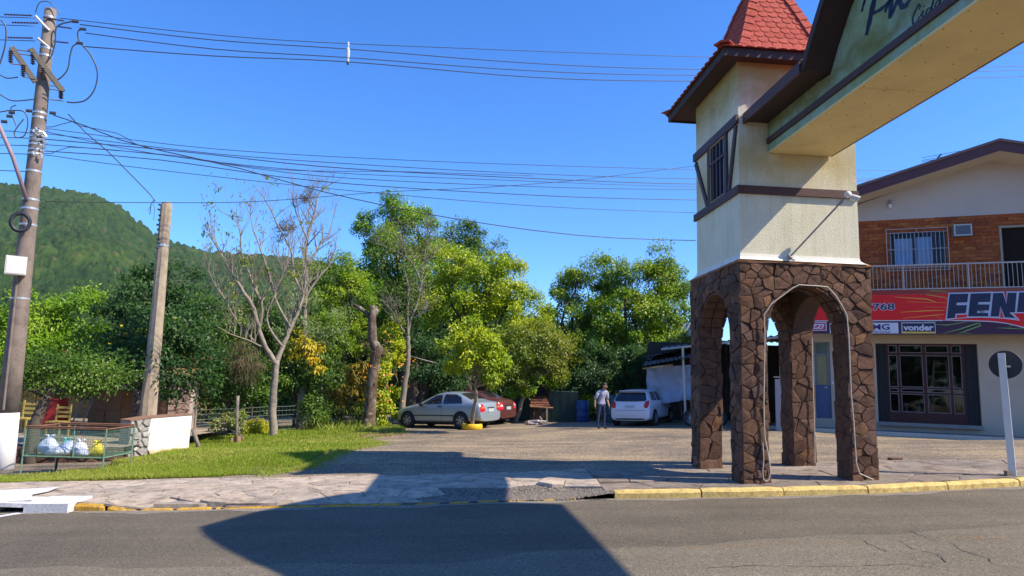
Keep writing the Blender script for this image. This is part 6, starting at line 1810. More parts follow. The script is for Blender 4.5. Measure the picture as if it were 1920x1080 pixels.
E += [([(0.62, -.56), (0.62, .56), (0.08, .50), (0.08, -.50)], 'z', 'windscreen', M_TINT, 0.006),
      ([(-.60, .97), (-.64, 1.02), (-.56, 1.24), (-.50, 1.29), (.50, 1.29), (.56, 1.24), (.64, 1.02), (.60, .97), (.3, .955), (-.3, .955)], '-x', 'rear_window', M_TINT, 0.022),
      ([(-.20, .70), (-.20, .81), (.20, .81), (.20, .70)], '-x', 'number_plate', M_PLATE, 0.02), ([(-.62, .61), (-.62, .622), (.62, .622), (.62, .61)], '-x', 'lid_gap', M_TRIM, 0.006),
      ([(-.76, .255), (-.76, .31), (.76, .31), (.76, .255)], '-x', 'valance', M_TRIM, 0.01), ([(-.55, .40), (-.55, .407), (.55, .407), (.55, .40)], '-x', 'bumper_groove', mat('groove', (0.25, 0.25, 0.3), 0.6, 0.1), 0.006)]
for s in (1, -1):
    E += [([(s * .58, .70), (s * .56, .82), (s * .62, .96), (s * .74, .99), (s * .765, .86), (s * .70, .70)], '-x', 'tail_lamp', M_TAIL, 0.014)]
hH = math.radians(90 - 27)
fw = np.array([math.cos(hH), math.sin(hH), 0]); lf = np.array([-fw[1], fw[0], 0])
rc = gr(1182, 800); rc[2] = 0
cp3 = rc + fw * 1.9; cp3[2] = terrain(cp3[0], cp3[1]) + 0.01
c3_, _p = car(cp3, hH, 'small white hatchback seen from behind, parked by the shed', M_WHP, hatch, (1.20, -1.22), 0.29, {}, 0.82, 0.5, E)
print('hatch', px(cp3 - fw * 1.9 + lf * .8 + dZ * .5), px(cp3 - fw * 1.9 - lf * .8 + dZ * .5), px(cp3 + dZ * 1.43), px(cp3 + fw * 1.8 - lf * .8 + dZ * .3))
mb = MB(); mb.wbox((-1.62, -.50, 1.345), (-1.40, .50, 1.375)); mb.build('spoiler', M_WHP, c3_, local=True)

# motorcycle under the shed, mostly hidden by the gateway
mp_ = deep(1322, 800, 26.2); mp_[2] = terrain(mp_[0], mp_[1])
mo = thing('motorcycle', mp_, 'red motorcycle parked under the shed, half hidden by the gateway', 'motorcycle', rz=0.25)
for x in (-0.62, 0.66):
    mb = MB(); mb.lathe([(0.24, -.04), (0.29, -.03), (0.31, 0), (0.29, .03), (0.24, .04), (0.24, -.04)], (x, 0, 0.31), 24, (0, 1, 0), (1, 0, 0)); mb.build('tyre', M_TYRE, mo, local=True, smooth=True)
    mb = MB()
    for q in range(10): t = math.pi * q / 10; mb.tube([(x - .25 * math.cos(t), 0, .31 - .25 * math.sin(t)), (x + .25 * math.cos(t), 0, .31 + .25 * math.sin(t))], 0.006, 4)
    mb.build('spokes', M_GALV, mo, local=True)
M_MRED = mat_paint('motorcycle_red', (0.45, 0.01, 0.015), 0.1, 0.25)
mb = MB(); mb.tube([(-.42, 0, .82), (-.30, 0, .93), (-.05, 0, .95), (.12, 0, .84)], [.06, .15, .14, .07], 12); mb.build('fuel_tank', M_MRED, mo, local=True, smooth=True)
mb = MB(); mb.tube([(.05, 0, .82), (.30, 0, .84), (.75, 0, .90)], [.09, .12, .07], 10); mb.build('seat', M_TRIM, mo, local=True, smooth=True)
mb = MB(); mb.tube([(-.62, .06, .31), (-.42, .06, 1.0)], .022, 6); mb.tube([(-.62, -.06, .31), (-.42, -.06, 1.0)], .022, 6); mb.tube([(-.45, -.33, 1.08), (-.42, -.12, 1.05), (-.42, .12, 1.05), (-.45, .33, 1.08)], .014, 6); mb.tube([(-.4, 0, .85), (-.05, 0, .35), (.3, 0, .35), (.66, 0, .31)], .03, 6); mb.build('frame', M_TRIM, mo, local=True)
mb = MB(); mb.wbox((-.18, -.13, .28), (.16, .13, .62)); mb.build('engine', M_GALV, mo, local=True)
mb = MB(); mb.lathe([(0, -.06), (.08, -.04), (.09, .03), (0, .05)], (-.56, 0, .98), 12, (-1, 0, 0), (0, 1, 0)); mb.build('headlight', M_LAMPW, mo, local=True, smooth=True)

# ------------------------------------------------------------------ person
PP = gr(1127, 804); PP[2] = terrain(PP[0], PP[1])
def skinned(name, nodes, edges, root, mats, parent, matfn, sub=2):
    me = bpy.data.meshes.new(name); me.from_pydata([n[0] for n in nodes], edges, [])
    o = bpy.data.objects.new(name, me); COL.objects.link(o)
    sk = o.modifiers.new('k', 'SKIN'); sk.use_smooth_shade = True; sk.branch_smoothing = 0.4
    for i, n in enumerate(nodes):
        r = n[1]; me.skin_vertices[0].data[i].radius = (r, r) if not hasattr(r, '__len__') else r
        me.skin_vertices[0].data[i].use_root = (i == root)
    sb = o.modifiers.new('s', 'SUBSURF'); sb.levels = sub; sb.render_levels = sub
    dg = bpy.context.evaluated_depsgraph_get(); nm = bpy.data.meshes.new_from_object(o.evaluated_get(dg))
    o.modifiers.clear(); o.data = nm; nm.materials.clear()
    for m in mats: nm.materials.append(m)
    for p in nm.polygons: p.material_index = matfn(p.center); p.use_smooth = True
    o.parent = parent; return o
M_SKIN = mat('skin', (0.36, 0.19, 0.12), 0.6, 0.1, 10, 0)
M_SHIRT = mat('pale_lilac_shirt', (0.30, 0.31, 0.43), 0.85, 0.12, 8, 0.3, 60)
M_JEAN = mat('dark_jeans', (0.014, 0.022, 0.075), 0.85, 0.2, 12, 0.3, 60)
M_SHOE = mat('dark_shoe', (0.02, 0.018, 0.018), 0.6, 0.1)
M_HAIR = mat('dark_hair', (0.018, 0.012, 0.010), 0.6, 0.2, 30, 0.3)
pr_ = thing('person', PP, 'man in pale lilac polo shirt and dark jeans looking down beside the white hatchback', 'person', rz=math.radians(30))
# local frame: x to his left... he faces -y turned to the right; viewer sees front three-quarter
N_ = [((0, 0, .93), (.155, .115)), ((0, 0, 1.08), (.155, .115)), ((0, -.05, 1.25), (.175, .12)), ((0, -.09, 1.37), (.15, .10)), ((0, -.13, 1.445), .058), ((0, -.165, 1.49), .055), ((.01, -.20, 1.555), (.078, .092)), ((.015, -.235, 1.62), (.072, .085)),
      ((.10, 0, .88), .095), ((.115, -.02, .50), .070), ((.13, .02, .10), .048), ((.135, -.08, .05), .042), ((.14, -.17, .04), .036),
      ((-.10, 0, .88), .095), ((-.12, .03, .50), .070), ((-.13, .06, .10), .048), ((-.14, -.03, .05), .042), ((-.15, -.12, .04), .036),
      ((.19, -.07, 1.375), .062), ((.245, -.05, 1.20), .052), ((.25, -.03, 1.08), .042), ((.235, -.14, .90), .031), ((.225, -.19, .83), .034),
      ((-.19, -.06, 1.375), .062), ((-.25, -.02, 1.20), .052), ((-.275, .03, 1.08), .042), ((-.31, -.01, .88), .031), ((-.315, -.02, .81), .036)]
E_ = [(0, 1), (1, 2), (2, 3), (3, 4), (4, 5), (5, 6), (6, 7), (0, 8), (8, 9), (9, 10), (10, 11), (11, 12), (0, 13), (13, 14), (14, 15), (15, 16), (16, 17), (3, 18), (18, 19), (19, 20), (20, 21), (21, 22), (3, 23), (23, 24), (24, 25), (25, 26), (26, 27)]
def pm(c):
    if c.z > 1.445 or (c.y < -.21 and c.z > 1.40): return 0
    if abs(c.x) > 0.195 and c.z < 1.13 and c.z > 0.6: return 0
    if c.z > 0.91: return 1
    if c.z > 0.085: return 2
    return 3
skinned('body', N_, E_, 0, [M_SKIN, M_SHIRT, M_JEAN, M_SHOE], pr_, pm)
for sx, hx, hy, hz in ((1, .226, -.180, .855), (-1, -.313, -.018, .84)):
    nn_ = [((hx, hy, hz), .022)]; ee = []
    for k, (dx, L_) in enumerate(((-.024, .062), (-.008, .072), (.008, .069), (.024, .055))):
        b_ = len(nn_); nn_ += [((hx + dx * .5, hy + dx, hz - .035), .0095), ((hx + dx * .5, hy + dx * 1.2 - .006, hz - .035 - L_ * .6), .0085), ((hx + dx * .5 - sx * .008, hy + dx * 1.2 - .016, hz - .035 - L_), .007)]
        ee += [(0, b_), (b_, b_ + 1), (b_ + 1, b_ + 2)]
    b_ = len(nn_); nn_ += [((hx, hy - .03, hz - .005), .010), ((hx - sx * .004, hy - .05, hz - .04), .009)]; ee += [(0, b_), (b_, b_ + 1)]
    skinned('hand', nn_, ee, 0, [M_SKIN], pr_, lambda c: 0, 1)
# hair, nose, ears, collar, belt
mb = MB(); mb.lathe([(0.080, -.045), (0.096, 0.0), (0.088, 0.05), (0.055, 0.082), (0, 0.092)], (.012, -.175, 1.625), 14, (0, .50, .86), (1, 0, 0)); mb.build('hair', M_HAIR, pr_, local=True, smooth=True)
mb = MB(); mb.tube([(.015, -.300, 1.590), (.016, -.318, 1.556), (.016, -.298, 1.548)], [.010, .016, .012], 6); mb.build('nose', M_SKIN, pr_, local=True, smooth=True)
mb = MB()
for s in (1, -1): mb.lathe([(0, 0), (.010, .003), (.009, .010), (0, .012)], (.015 + s * .034, -.300, 1.590), 8, (0, -1, 0), (1, 0, 0))
mb.tube([(-.012, -.282, 1.528), (.015, -.288, 1.526), (.042, -.282, 1.528)], .005, 4); mb.build('eyes_and_mouth', M_HAIR, pr_, local=True)
for s in (1, -1):
    mb = MB(); mb.lathe([(0, 0), (.026, .004), (.022, .014), (0, .016)], (.013 + s * .084, -.205, 1.585), 10, (s, 0, 0), (0, 1, 0)); mb.build('ear', M_SKIN, pr_, local=True, smooth=True)
mb = MB(); mb.lathe([(.068, -.012), (.082, .012), (.066, .030)], (0, -.12, 1.44), 16); mb.build('collar', M_SHIRT, pr_, local=True, smooth=True)
for s in (1, -1):
    pa_, pb_ = ((.25, -.045, 1.16), (.25, -.04, 1.12)) if s > 0 else ((-.262, .0, 1.16), (-.268, .01, 1.12))
    mb = MB(); mb.tube([(s * .20, -.06, 1.33), (s * .235, -.05 if s > 0 else -.02, 1.22), pa_, pb_], [.070, .064, .060, .058], 14, cap=True); mb.build('sleeve', M_SHIRT, pr_, local=True, smooth=True)
# ------------------------------------------------------------------ far hill
def hill():
    prof = [(-700, 300), (-400, 322), (-150, 338), (0, 350), (60, 356), (110, 362), (180, 373), (225, 395), (262, 424), (300, 452), (345, 466), (385, 478), (440, 482), (520, 488), (650, 505), (820, 552), (960, 600), (1100, 650), (1300, 690), (1700, 715), (2300, 720)]
    Y0, Y1 = 170.0, 620.0
    nx, ny = 760, 240
    xs = np.linspace(-560, 1500, nx)
    # ridge direction points at the far distance
    top = np.interp(xs, [p[0] for p in prof], [p[1] for p in prof])
    V = np.zeros((nx, ny, 3))
    rngh = np.random.default_rng(4)
    for i, x in enumerate(xs):
        a = ray(x, top[i]); dirn = a[:2] / a[1]
        zt = EYE + a[2] / a[1] * Y1
        for j in range(ny):
            f = j / (ny - 1); Y = Y0 + (Y1 - Y0) * f
            g = 0.10 * f + 0.90 * f ** 1.55 if False else f ** 1.25
            V[i, j] = (dirn[0] * Y, Y, -6 + (zt + 6) * g)
    # spurs and gullies
    X, Yg = V[:, :, 0], V[:, :, 1]
    sp_ = np.sin(X * 0.021 + 1.3 * np.sin(Yg * 0.008)) * 7 + np.sin(X * 0.047 - Yg * 0.012) * 3.5
    f = (Yg - Y0) / (Y1 - Y0); V[:, :, 2] += sp_ * np.sin(np.pi * np.clip(f, 0, 1)) * 0.9
    # tree crowns as domes (cells of a jittered grid)
    cell = 4.4
    gi = np.floor(X / cell).astype(int); gj = np.floor(Yg / cell).astype(int)
    best = np.full(X.shape, 9e9); bid = np.zeros(X.shape)
    def h(a, b, k): 
        v = np.sin(a * 127.1 + b * 311.7 + k * 74.7) * 43758.5453; return v - np.floor(v)
    for di in (-1, 0, 1):
        for dj in (-1, 0, 1):
            a, b = gi + di, gj + dj
            cx = (a + 0.15 + 0.7 * h(a, b, 1)) * cell; cy = (b + 0.15 + 0.7 * h(a, b, 2)) * cell
            r = cell * (0.45 + 0.55 * h(a, b, 3)); d = ((X - cx) ** 2 + (Yg - cy) ** 2) / r ** 2
            m = d < best; best = np.where(m, d, best); bid = np.where(m, h(a, b, 5), bid)
    dome = np.sqrt(np.clip(1.1 - best, 0, 1))
    V[:, :, 2] += dome * (2.2 + 4.0 * bid) + rngh.normal(0, 0.35, X.shape)
    me = bpy.data.meshes.new('hill')
    vs = V.reshape(-1, 3)
    I = np.arange(nx * ny).reshape(nx, ny)
    q = np.stack([I[:-1, :-1], I[1:, :-1], I[1:, 1:], I[:-1, 1:]], -1).reshape(-1, 4)
    me.vertices.add(len(vs)); me.vertices.foreach_set('co', vs.astype(np.float32).reshape(-1))
    me.loops.add(q.size); me.loops.foreach_set('vertex_index', q.reshape(-1).astype(np.int32))
    me.polygons.add(len(q)); me.polygons.foreach_set('loop_start', np.arange(0, q.size, 4, dtype=np.int32)); me.polygons.foreach_set('loop_total', np.full(len(q), 4, dtype=np.int32))
    me.update(calc_edges=True)
    at = me.attributes.new('kind_of_tree', 'FLOAT', 'POINT'); at.data.foreach_set('value', bid.reshape(-1).astype(np.float32))
    n = NT('hill_forest')
    a = n.new('ShaderNodeAttribute'); a.attribute_name = 'kind_of_tree'
    col = n.ramp(a.outputs['Fac'], [(0, (0.024, 0.056, 0.018)), (0.4, (0.034, 0.076, 0.022)), (0.7, (0.044, 0.088, 0.020)), (0.93, (0.062, 0.098, 0.026)), (1, (0.09, 0.095, 0.045))])
    big = n.ramp(n.noise(0.012, 4, 0.6), [(0.35, (0.6, 0.7, 0.65)), (0.55, (1, 1, 1)), (0.7, (1.6, 1.35, 1.1))])
    col = n.mix(1, col, big, 'MULTIPLY')
    col = n.mix(0.8, col, n.ramp(n.noise(0.9, 6, 0.8), [(0.35, (0.45, 0.5, 0.55)), (0.62, (1.3, 1.25, 1.15))]), 'MULTIPLY')
    m = n.done(col, 0.95, n.bump(n.noise(0.8, 6, 0.8), 0.9, 1.2), 0.1)
    o = link_mesh('forested_hill', me, m); me.polygons.foreach_set('use_smooth', [True] * len(me.polygons)); o['kind'] = 'structure'
hill()

# ------------------------------------------------------------------ vegetation
M_BARK = mat('grey_bark', (0.22, 0.185, 0.15), 0.95, 0.45, 3, 0.8, 18)
M_BARKP = mat('pale_bark', (0.27, 0.225, 0.175), 0.9, 0.6, 7, 0.8, 22)
M_BARKD = mat('dark_bark', (0.075, 0.055, 0.042), 0.95, 0.4, 4, 0.7, 20)
L_BRIGHT = mat_leaf('leaf_bright', (0.09, 0.20, 0.006), (0.19, 0.33, 0.010), (0.36, 0.43, 0.016), 0.22)
L_MID = mat_leaf('leaf_mid', (0.045, 0.10, 0.009), (0.085, 0.17, 0.012), (0.19, 0.27, 0.02), 0.22)
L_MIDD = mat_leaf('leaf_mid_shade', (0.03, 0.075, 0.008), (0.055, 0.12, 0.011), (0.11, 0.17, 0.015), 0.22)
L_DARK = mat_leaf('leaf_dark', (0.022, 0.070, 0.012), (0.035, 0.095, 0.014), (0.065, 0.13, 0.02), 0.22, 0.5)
L_LIME = mat_leaf('leaf_lime', (0.18, 0.28, 0.005), (0.37, 0.44, 0.008), (0.56, 0.52, 0.012), 0.22)
L_LIMEG = mat_leaf('leaf_limegreen', (0.10, 0.20, 0.006), (0.22, 0.32, 0.010), (0.42, 0.44, 0.015), 0.22)
L_RUST = mat_leaf('leaf_rusty', (0.10, 0.16, 0.010), (0.20, 0.24, 0.014), (0.40, 0.26, 0.05), 0.22)
L_YELL = mat_leaf('leaf_yellow', (0.50, 0.42, 0.02), (0.60, 0.45, 0.02), (0.65, 0.38, 0.03), 0.35)
L_BROM = mat_leaf('leaf_strap', (0.20, 0.20, 0.03), (0.40, 0.32, 0.06), (0.52, 0.28, 0.08), 0.3)
L_STRG = mat_leaf('leaf_strap_green', (0.06, 0.13, 0.02), (0.12, 0.19, 0.03), (0.25, 0.27, 0.06), 0.3)
L_VAR = mat_leaf('leaf_variegated', (0.12, 0.18, 0.04), (0.25, 0.28, 0.08), (0.45, 0.42, 0.15), 0.3)
L_MOSS = mat_leaf('epiphyte', (0.10, 0.075, 0.04), (0.16, 0.12, 0.06), (0.14, 0.15, 0.06), 0.15, 0.9)

def bl(x, y, Y, rx, ry, rd=None):
    c = deep(x, y, Y); k = Y / FOC
    return (c, np.array([rx * k, (rd if rd else (rx + ry) / 2) * k, ry * k]))
def crown_points(blobs, n, clump_r, shell=0.55, per=60):
    vol = np.array([b[1][0] * b[1][2] + b[1][1] * b[1][2] + b[1][0] * b[1][1] for b in blobs]); vol = vol / vol.sum()
    P = []; O = []
    for b, w in zip(blobs, vol):
        m = max(20, int(n * w)); nc = max(3, m // per)
        d = NR.normal(0, 1, (nc, 3)); d /= np.linalg.norm(d, axis=1, keepdims=True)
        r = shell + (1.04 - shell) * NR.random(nc) ** 0.55
        r = r * (0.80 + 0.25 * NR.random(nc))
        C = b[0] + d * r[:, None] * b[1]
        k = NR.integers(0, nc, m)
        q = NR.normal(0, 1, (m, 3)) * [1, 1, 0.62]; q /= (np.linalg.norm(q, axis=1, keepdims=True) + 1e-6)
        q *= (NR.random((m, 1)) ** 0.45) * clump_r * (0.6 + 0.9 * NR.random(nc))[k][:, None]
        P.append(C[k] + q); o = d[k] + q / clump_r * 0.7; O.append(o / (np.linalg.norm(o, axis=1, keepdims=True) + 1e-6))
    return np.concatenate(P), np.concatenate(O)
def foliage(name, blobs, n, size, m, parent, clump_r=0.45, aspect=0.5, shell=0.55, droop=0.35, per=150, kind=None, rnd_clump=True):
    P, O = crown_points(blobs, n, clump_r, shell, per); n = len(P)
    T = O * 0.6 + NR.normal(0, 0.7, (n, 3)); T[:, 2] -= droop
    N = O * 0.55 + np.array([0.45, -0.30, 0.70]) + NR.normal(0, 0.30, (n, 3))
    L = NR.uniform(0.65, 1.25, n) * size
    cl = 0.5 + 0.5 * np.sin(P[:, 0] * 1.6 + 1.7 * np.sin(P[:, 2] * 1.5) + P[:, 1])
    rnd = np.clip(NR.random(n) ** 1.6 * 0.5 + cl * 0.42, 0, 1)
    return leaf_mesh(name, P, N, T, L, L * aspect, m, parent, kind=kind, rnd=rnd, bend=0.12)
def limb(mb, a, b, r0, r1, rng, wig=0.06, n=6, k=6, sag=0.0):
    a, b = np.array(a), np.array(b); L = np.linalg.norm(b - a); pts = []
    o = np.zeros(3)
    for i in range(n + 1):
        f = i / n; o = o + np.array([rng.gauss(0, 1), rng.gauss(0, 1), rng.gauss(0, 0.5)]) * L * wig * 0.4
        pts.append(a + (b - a) * f + o * math.sin(math.pi * f) + np.array([0, 0, sag * L * math.sin(math.pi * f)]))
    mb.tube(pts, [r0 + (r1 - r0) * i / n for i in range(n + 1)], k)
    return pts
def ground_at(x, y): 
    p = gr(x, y); p[2] = terrain(p[0], p[1]); return p
def leafy_tree(name, label, base, blobs, n, size, leafm, r=0.16, bark=None, seed=1, fork=0.45, group=None, cat='tree', **kw):
    rng = random.Random(seed); base = np.array(base, float)
    t = thing(name, base, label, cat, group)
    cen = sum(b[0] for b in blobs) / len(blobs)
    fk = base + (cen - base) * fork; fk[2] = base[2] + (cen[2] - base[2]) * fork
    mb = MB(); limb(mb, base - dZ * 0.1, fk, r, r * 0.72, rng, 0.05, 7, 8)
    for b in blobs:
        tgt = b[0] - dZ * b[1][2] * 0.2; pts = limb(mb, fk, tgt, r * 0.5, r * 0.14, rng, 0.10, 6, 6)
        for _ in range(6):
            s = pts[rng.randint(2, 6)]; d = np.array([rng.gauss(0, 1), rng.gauss(0, 1), rng.gauss(0.3, 0.8)]); d /= np.linalg.norm(d)
            limb(mb, s, b[0] + d * b[1] * 0.85, r * 0.12, r * 0.03, rng, 0.12, 4, 4)
    mb.build('trunk', bark or M_BARK, t, smooth=True)
    foliage('crown', blobs, n, size, leafm, t, **kw)
    return t

# ---- left: bright broadleaf tree behind the pole, and the neighbour's
leafy_tree('broadleaf_tree', 'bright green broadleaf tree at the far left, its crown crossing behind the utility pole', deep(150, 800, 23) * [1, 1, 0] + [0, 0, -1.2],
    [bl(60, 610, 23, 70, 60), bl(150, 600, 24, 60, 60), bl(-40, 640, 23, 70, 80), bl(110, 680, 22.5, 85, 52), bl(20, 690, 22.5, 60, 50), bl(190, 680, 24, 40, 60), bl(-90, 690, 23, 60, 60)], 33250, 0.129, L_BRIGHT, 0.16, M_BARKD, 3, 0.5, aspect=0.42)
leafy_tree('street_tree', 'tree with a dark leaning trunk right behind the foot of the utility pole', deep(60, 868, 16.8) * [1, 1, 0] + [0, 0, -0.75],
    [bl(70, 700, 17.5, 45, 34), bl(120, 700, 17.5, 60, 28), bl(10, 700, 17, 40, 30), bl(180, 700, 18, 50, 28)], 10000, 0.085, L_MID, 0.16, M_BARKD, 5, 0.75, aspect=0.42)
leafy_tree('citrus_tree', 'dense dark glossy-leaved fruit tree standing behind the old wooden pole', deep(268, 800, 22) * [1, 1, 0] + [0, 0, -0.9],
    [bl(270, 555, 22, 62, 62), bl(325, 530, 23, 45, 48), bl(225, 610, 21.5, 50, 60), bl(310, 620, 21, 70, 70), bl(250, 680, 20.5, 78, 50), bl(350, 690, 21, 60, 55), bl(180, 695, 21, 50, 40), bl(372, 600, 23, 30, 50)], 24000, 0.13, L_DARK, 0.15, M_BARKD, 9, 0.5, aspect=0.48)
foliage('yellow_fruit', [bl(300, 630, 20.6, 60, 60), bl(240, 650, 20.6, 50, 50)], 26, 0.09, L_YELL, bpy.data.objects['citrus_tree'], aspect=0.95, per=2)
# ---- bare tree with two forks, pods on the twig tips
def pix(p, Y): return deep(p[0], p[1], Y)
def bare_tree(name, label, base, limbs, twigs, seed, bark, tips=None, podm=None, rbase=0.17, Y=24, upb=0.9, reach=1.2, moss=None, level2=3):
    rng = random.Random(seed); t = thing(name, base, label, 'tree'); mb = MB(); ends = []
    for pts, r0, r1, off in limbs:
        P = []; n = len(pts)
        for i, p in enumerate(pts):
            P.append(pix(p, Y + off * i / max(1, n - 1)) if not (pts is limbs[0][0] and i == 0) else np.array(base, float) - dZ * 0.1)
        Q = []
        for i in range(n - 1):
            p0, p1, p2, p3 = P[max(i - 1, 0)], P[i], P[i + 1], P[min(i + 2, n - 1)]
            for k in range(4):
                u = k / 4; q = 0.5 * (2 * p1 + (p2 - p0) * u + (2 * p0 - 5 * p1 + 4 * p2 - p3) * u * u + (3 * p1 - p0 - 3 * p2 + p3) * u ** 3)
                Q.append(q + np.array([rng.gauss(0, .012), rng.gauss(0, .012), 0]))
        Q.append(P[-1]); R_ = [r0 + (r1 - r0) * i / (len(Q) - 1) for i in range(len(Q))]
        mb.tube(Q, R_, 10 if r0 > 0.06 else 5, rough=0.06 if r0 > 0.06 else 0)
        if pts[0][1] > 795: continue
        def sprout(Q, R_, lev, count, length):
            for _ in range(count):
                i = rng.randint(len(Q) // 4, len(Q) - 1); s = Q[i]; r = min(R_[i] * 0.6, 0.03 / lev + 0.006)
                d = Q[min(i + 1, len(Q) - 1)] - Q[max(i - 1, 0)]; d = d / (np.linalg.norm(d) + 1e-9)
                d = d * 0.5 + np.array([rng.gauss(0, .75), rng.gauss(0, .6), rng.gauss(upb, .45)]); d /= np.linalg.norm(d)
                L = length * rng.uniform(0.5, 1.2); pts_ = [s]
                for k in range(4):
                    d = d + np.array([rng.gauss(0, .22), rng.gauss(0, .22), 0.12 * upb]); d /= np.linalg.norm(d); pts_.append(pts_[-1] + d * L / 4)
                mb.tube(pts_, [r * (1 - 0.75 * k / 4) for k in range(5)], 4, cap=False)
                ends.append((pts_[-1], d))
                if lev < level2: sprout(pts_, [r * (1 - .75 * k / 4) for k in range(5)], lev + 1, 3 if lev < 3 else 2, L * 0.6)
        sprout(Q, R_, 1, twigs, reach)
    mb.build('trunk', bark, t, smooth=True)
    if podm:
        pb_ = MB()
        for e_, d in ends:
            if rng.random() < 0.07: pb_.tube([e_, e_ + d * 0.07, e_ + d * 0.13], [0.006, 0.013, 0.004], 4)
        pb_.build('seed_pods', podm, t, kind='stuff')
    return t, ends
M_POD = mat('seed_pod', (0.20, 0.12, 0.10), 0.9, 0.3)
B1 = ground_at(514, 820); Y1_ = B1[1]
bt, ends = bare_tree('bare_tree', 'pale leafless tree that forks low into two sprays of upright twigs, nearest on the lawn', B1,
    [([(514, 820), (511, 770), (514, 720), (518, 676)], 0.15, 0.102, 0), ([(518, 684), (500, 655), (486, 620), (476, 580), (455, 545), (440, 520), (424, 490), (405, 462), (392, 430)], 0.098, 0.015, -1.2), ([(518, 684), (530, 650), (545, 615), (560, 580), (590, 530), (615, 500), (632, 460)], 0.098, 0.015, 1.0),
     ([(486, 620), (492, 580), (470, 520), (452, 470), (446, 420), (408, 392)], 0.055, 0.012, -.8), ([(476, 640), (450, 610), (420, 560), (395, 520), (382, 470)], 0.045, 0.010, -1.4), ([(500, 655), (470, 640), (430, 625), (400, 608)], 0.04, 0.01, -1.8),
     ([(545, 615), (520, 570), (505, 520), (490, 470), (474, 430), (470, 400)], 0.05, 0.012, .3), ([(560, 580), (572, 540), (570, 480), (580, 430)], 0.045, 0.010, 1.0), ([(530, 650), (500, 600), (520, 540), (540, 480), (538, 420)], 0.045, 0.010, -.2)], 17, 21, M_BARKP, None, M_POD, Y=Y1_, upb=1.5, reach=1.1, level2=4)
E1_ = random.Random(2).sample(ends, min(len(ends), 70))
foliage('sparse_leaves', [(e_[0], np.array([.22, .22, .2])) for e_ in E1_[:34]], 420, 0.13, L_RUST, bt, clump_r=0.12, per=12, aspect=0.4)
B2 = ground_at(562, 808)
bt2, ends2 = bare_tree('bare_tree', 'tall thin leafless tree with dark epiphyte tufts, just behind the forked bare one', B2,
    [([(562, 808), (566, 750), (574, 690), (572, 640), (570, 600)], 0.17, 0.12, 0), ([(570, 602), (573, 550), (574, 500), (576, 450), (590, 400), (600, 360), (640, 335)], 0.10, 0.012, .5), ([(572, 560), (552, 520), (545, 470), (520, 420), (500, 380), (478, 350)], 0.06, 0.010, -.8), ([(575, 500), (600, 460), (620, 430), (628, 390)], 0.05, 0.010, .8),
     ([(576, 450), (560, 410), (548, 370), (556, 330)], 0.04, 0.008, .3), ([(590, 400), (580, 370), (600, 340)], 0.03, 0.008, .2), ([(552, 520), (530, 500), (510, 470)], 0.03, 0.008, -1)], 17, 33, M_BARKP, None, None, Y=B2[1], upb=0.75, reach=1.1, level2=4)
foliage('epiphyte_tufts', [bl(533, 432, B2[1], 26, 20), bl(548, 424, B2[1], 14, 18), bl(578, 366, B2[1], 14, 12), bl(570, 372, B2[1], 9, 9), bl(620, 460, B2[1], 8, 7), bl(600, 340, B2[1], 6, 5), bl(497, 402, B2[1], 5, 5)], 1500, 0.13, L_MOSS, bt2, clump_r=0.18, per=40, aspect=0.18, shell=0.1, droop=0.2)
foliage('yellow_leaves', [bl(570, 650, B2[1] - .5, 30, 24), bl(590, 690, B2[1] - .5, 14, 20)], 500, 0.20, L_YELL, bt2, clump_r=0.3, per=40, aspect=0.30, droop=1.2)
foliage('compound_leaves', [bl(560, 620, B2[1] - .3, 60, 40), bl(600, 600, B2[1], 50, 50), bl(540, 560, B2[1], 50, 30)], 2300, 0.17, mat_leaf('leaf_compound', (0.10, 0.17, 0.05), (0.17, 0.23, 0.08), (0.26, 0.28, 0.10), 0.3), bt2, clump_r=0.35, per=50, aspect=0.28, droop=0.7)
foliage('hanging_moss', [bl(468, 680, Y1_ - .2, 34, 26), bl(450, 655, Y1_, 22, 22)], 1500, 0.30, L_MOSS, bt, clump_r=0.3, per=60, aspect=0.05, droop=1.6, shell=0.1)
# ---- sawn-off trunk
nb = NT('lichened_bark'); fb = nb.noise(5, 7, 0.75)
cb = nb.ramp(nb.noise(2.6, 5, 0.7), [(0.35, (0.085, 0.052, 0.036)), (0.5, (0.15, 0.105, 0.075)), (0.62, (0.24, 0.20, 0.16))])
cb = nb.mix(nb.ramp(fb, [(0.56, (0, 0, 0)), (0.63, (1, 1, 1))]), cb, (0.42, 0.39, 0.33))
M_LICH = nb.done(cb, 0.95, nb.bump(nb.noise(16, 7, 0.8), 1.0, 0.05), 0.15)
B3 = ground_at(690, 806)
t = thing('sawn_trunk', B3, 'thick rough trunk sawn off at the top with one stub branch, beside the flowering shrub', 'tree trunk')
mb = MB(); Yt = B3[1]
mb.tube([B3 - dZ * .1, B3 + dZ * .12, pix((694, 760), Yt), pix((699, 700), Yt), pix((704, 670), Yt), pix((708, 655), Yt), pix((699, 640), Yt), pix((697, 600), Yt), pix((700, 573), Yt)], [0.36, 0.27, 0.22, 0.205, 0.20, 0.25, 0.18, 0.16, 0.165], 14, rough=0.09)
limb(mb, pix((699, 600), Yt), pix((664, 572), Yt), 0.10, 0.08, R, 0.05, 4, 7); mb.tube([pix((699, 596), Yt), pix((709, 580), Yt)], [.09, .07], 7)
mb.build('trunk', M_LICH, t, smooth=True)
foliage('mossy_tuft', [bl(712, 662, Yt, 12, 16), bl(690, 640, Yt, 8, 10)], 500, 0.14, L_MOSS, t, clump_r=0.15, per=40, aspect=0.15, shell=0.2)
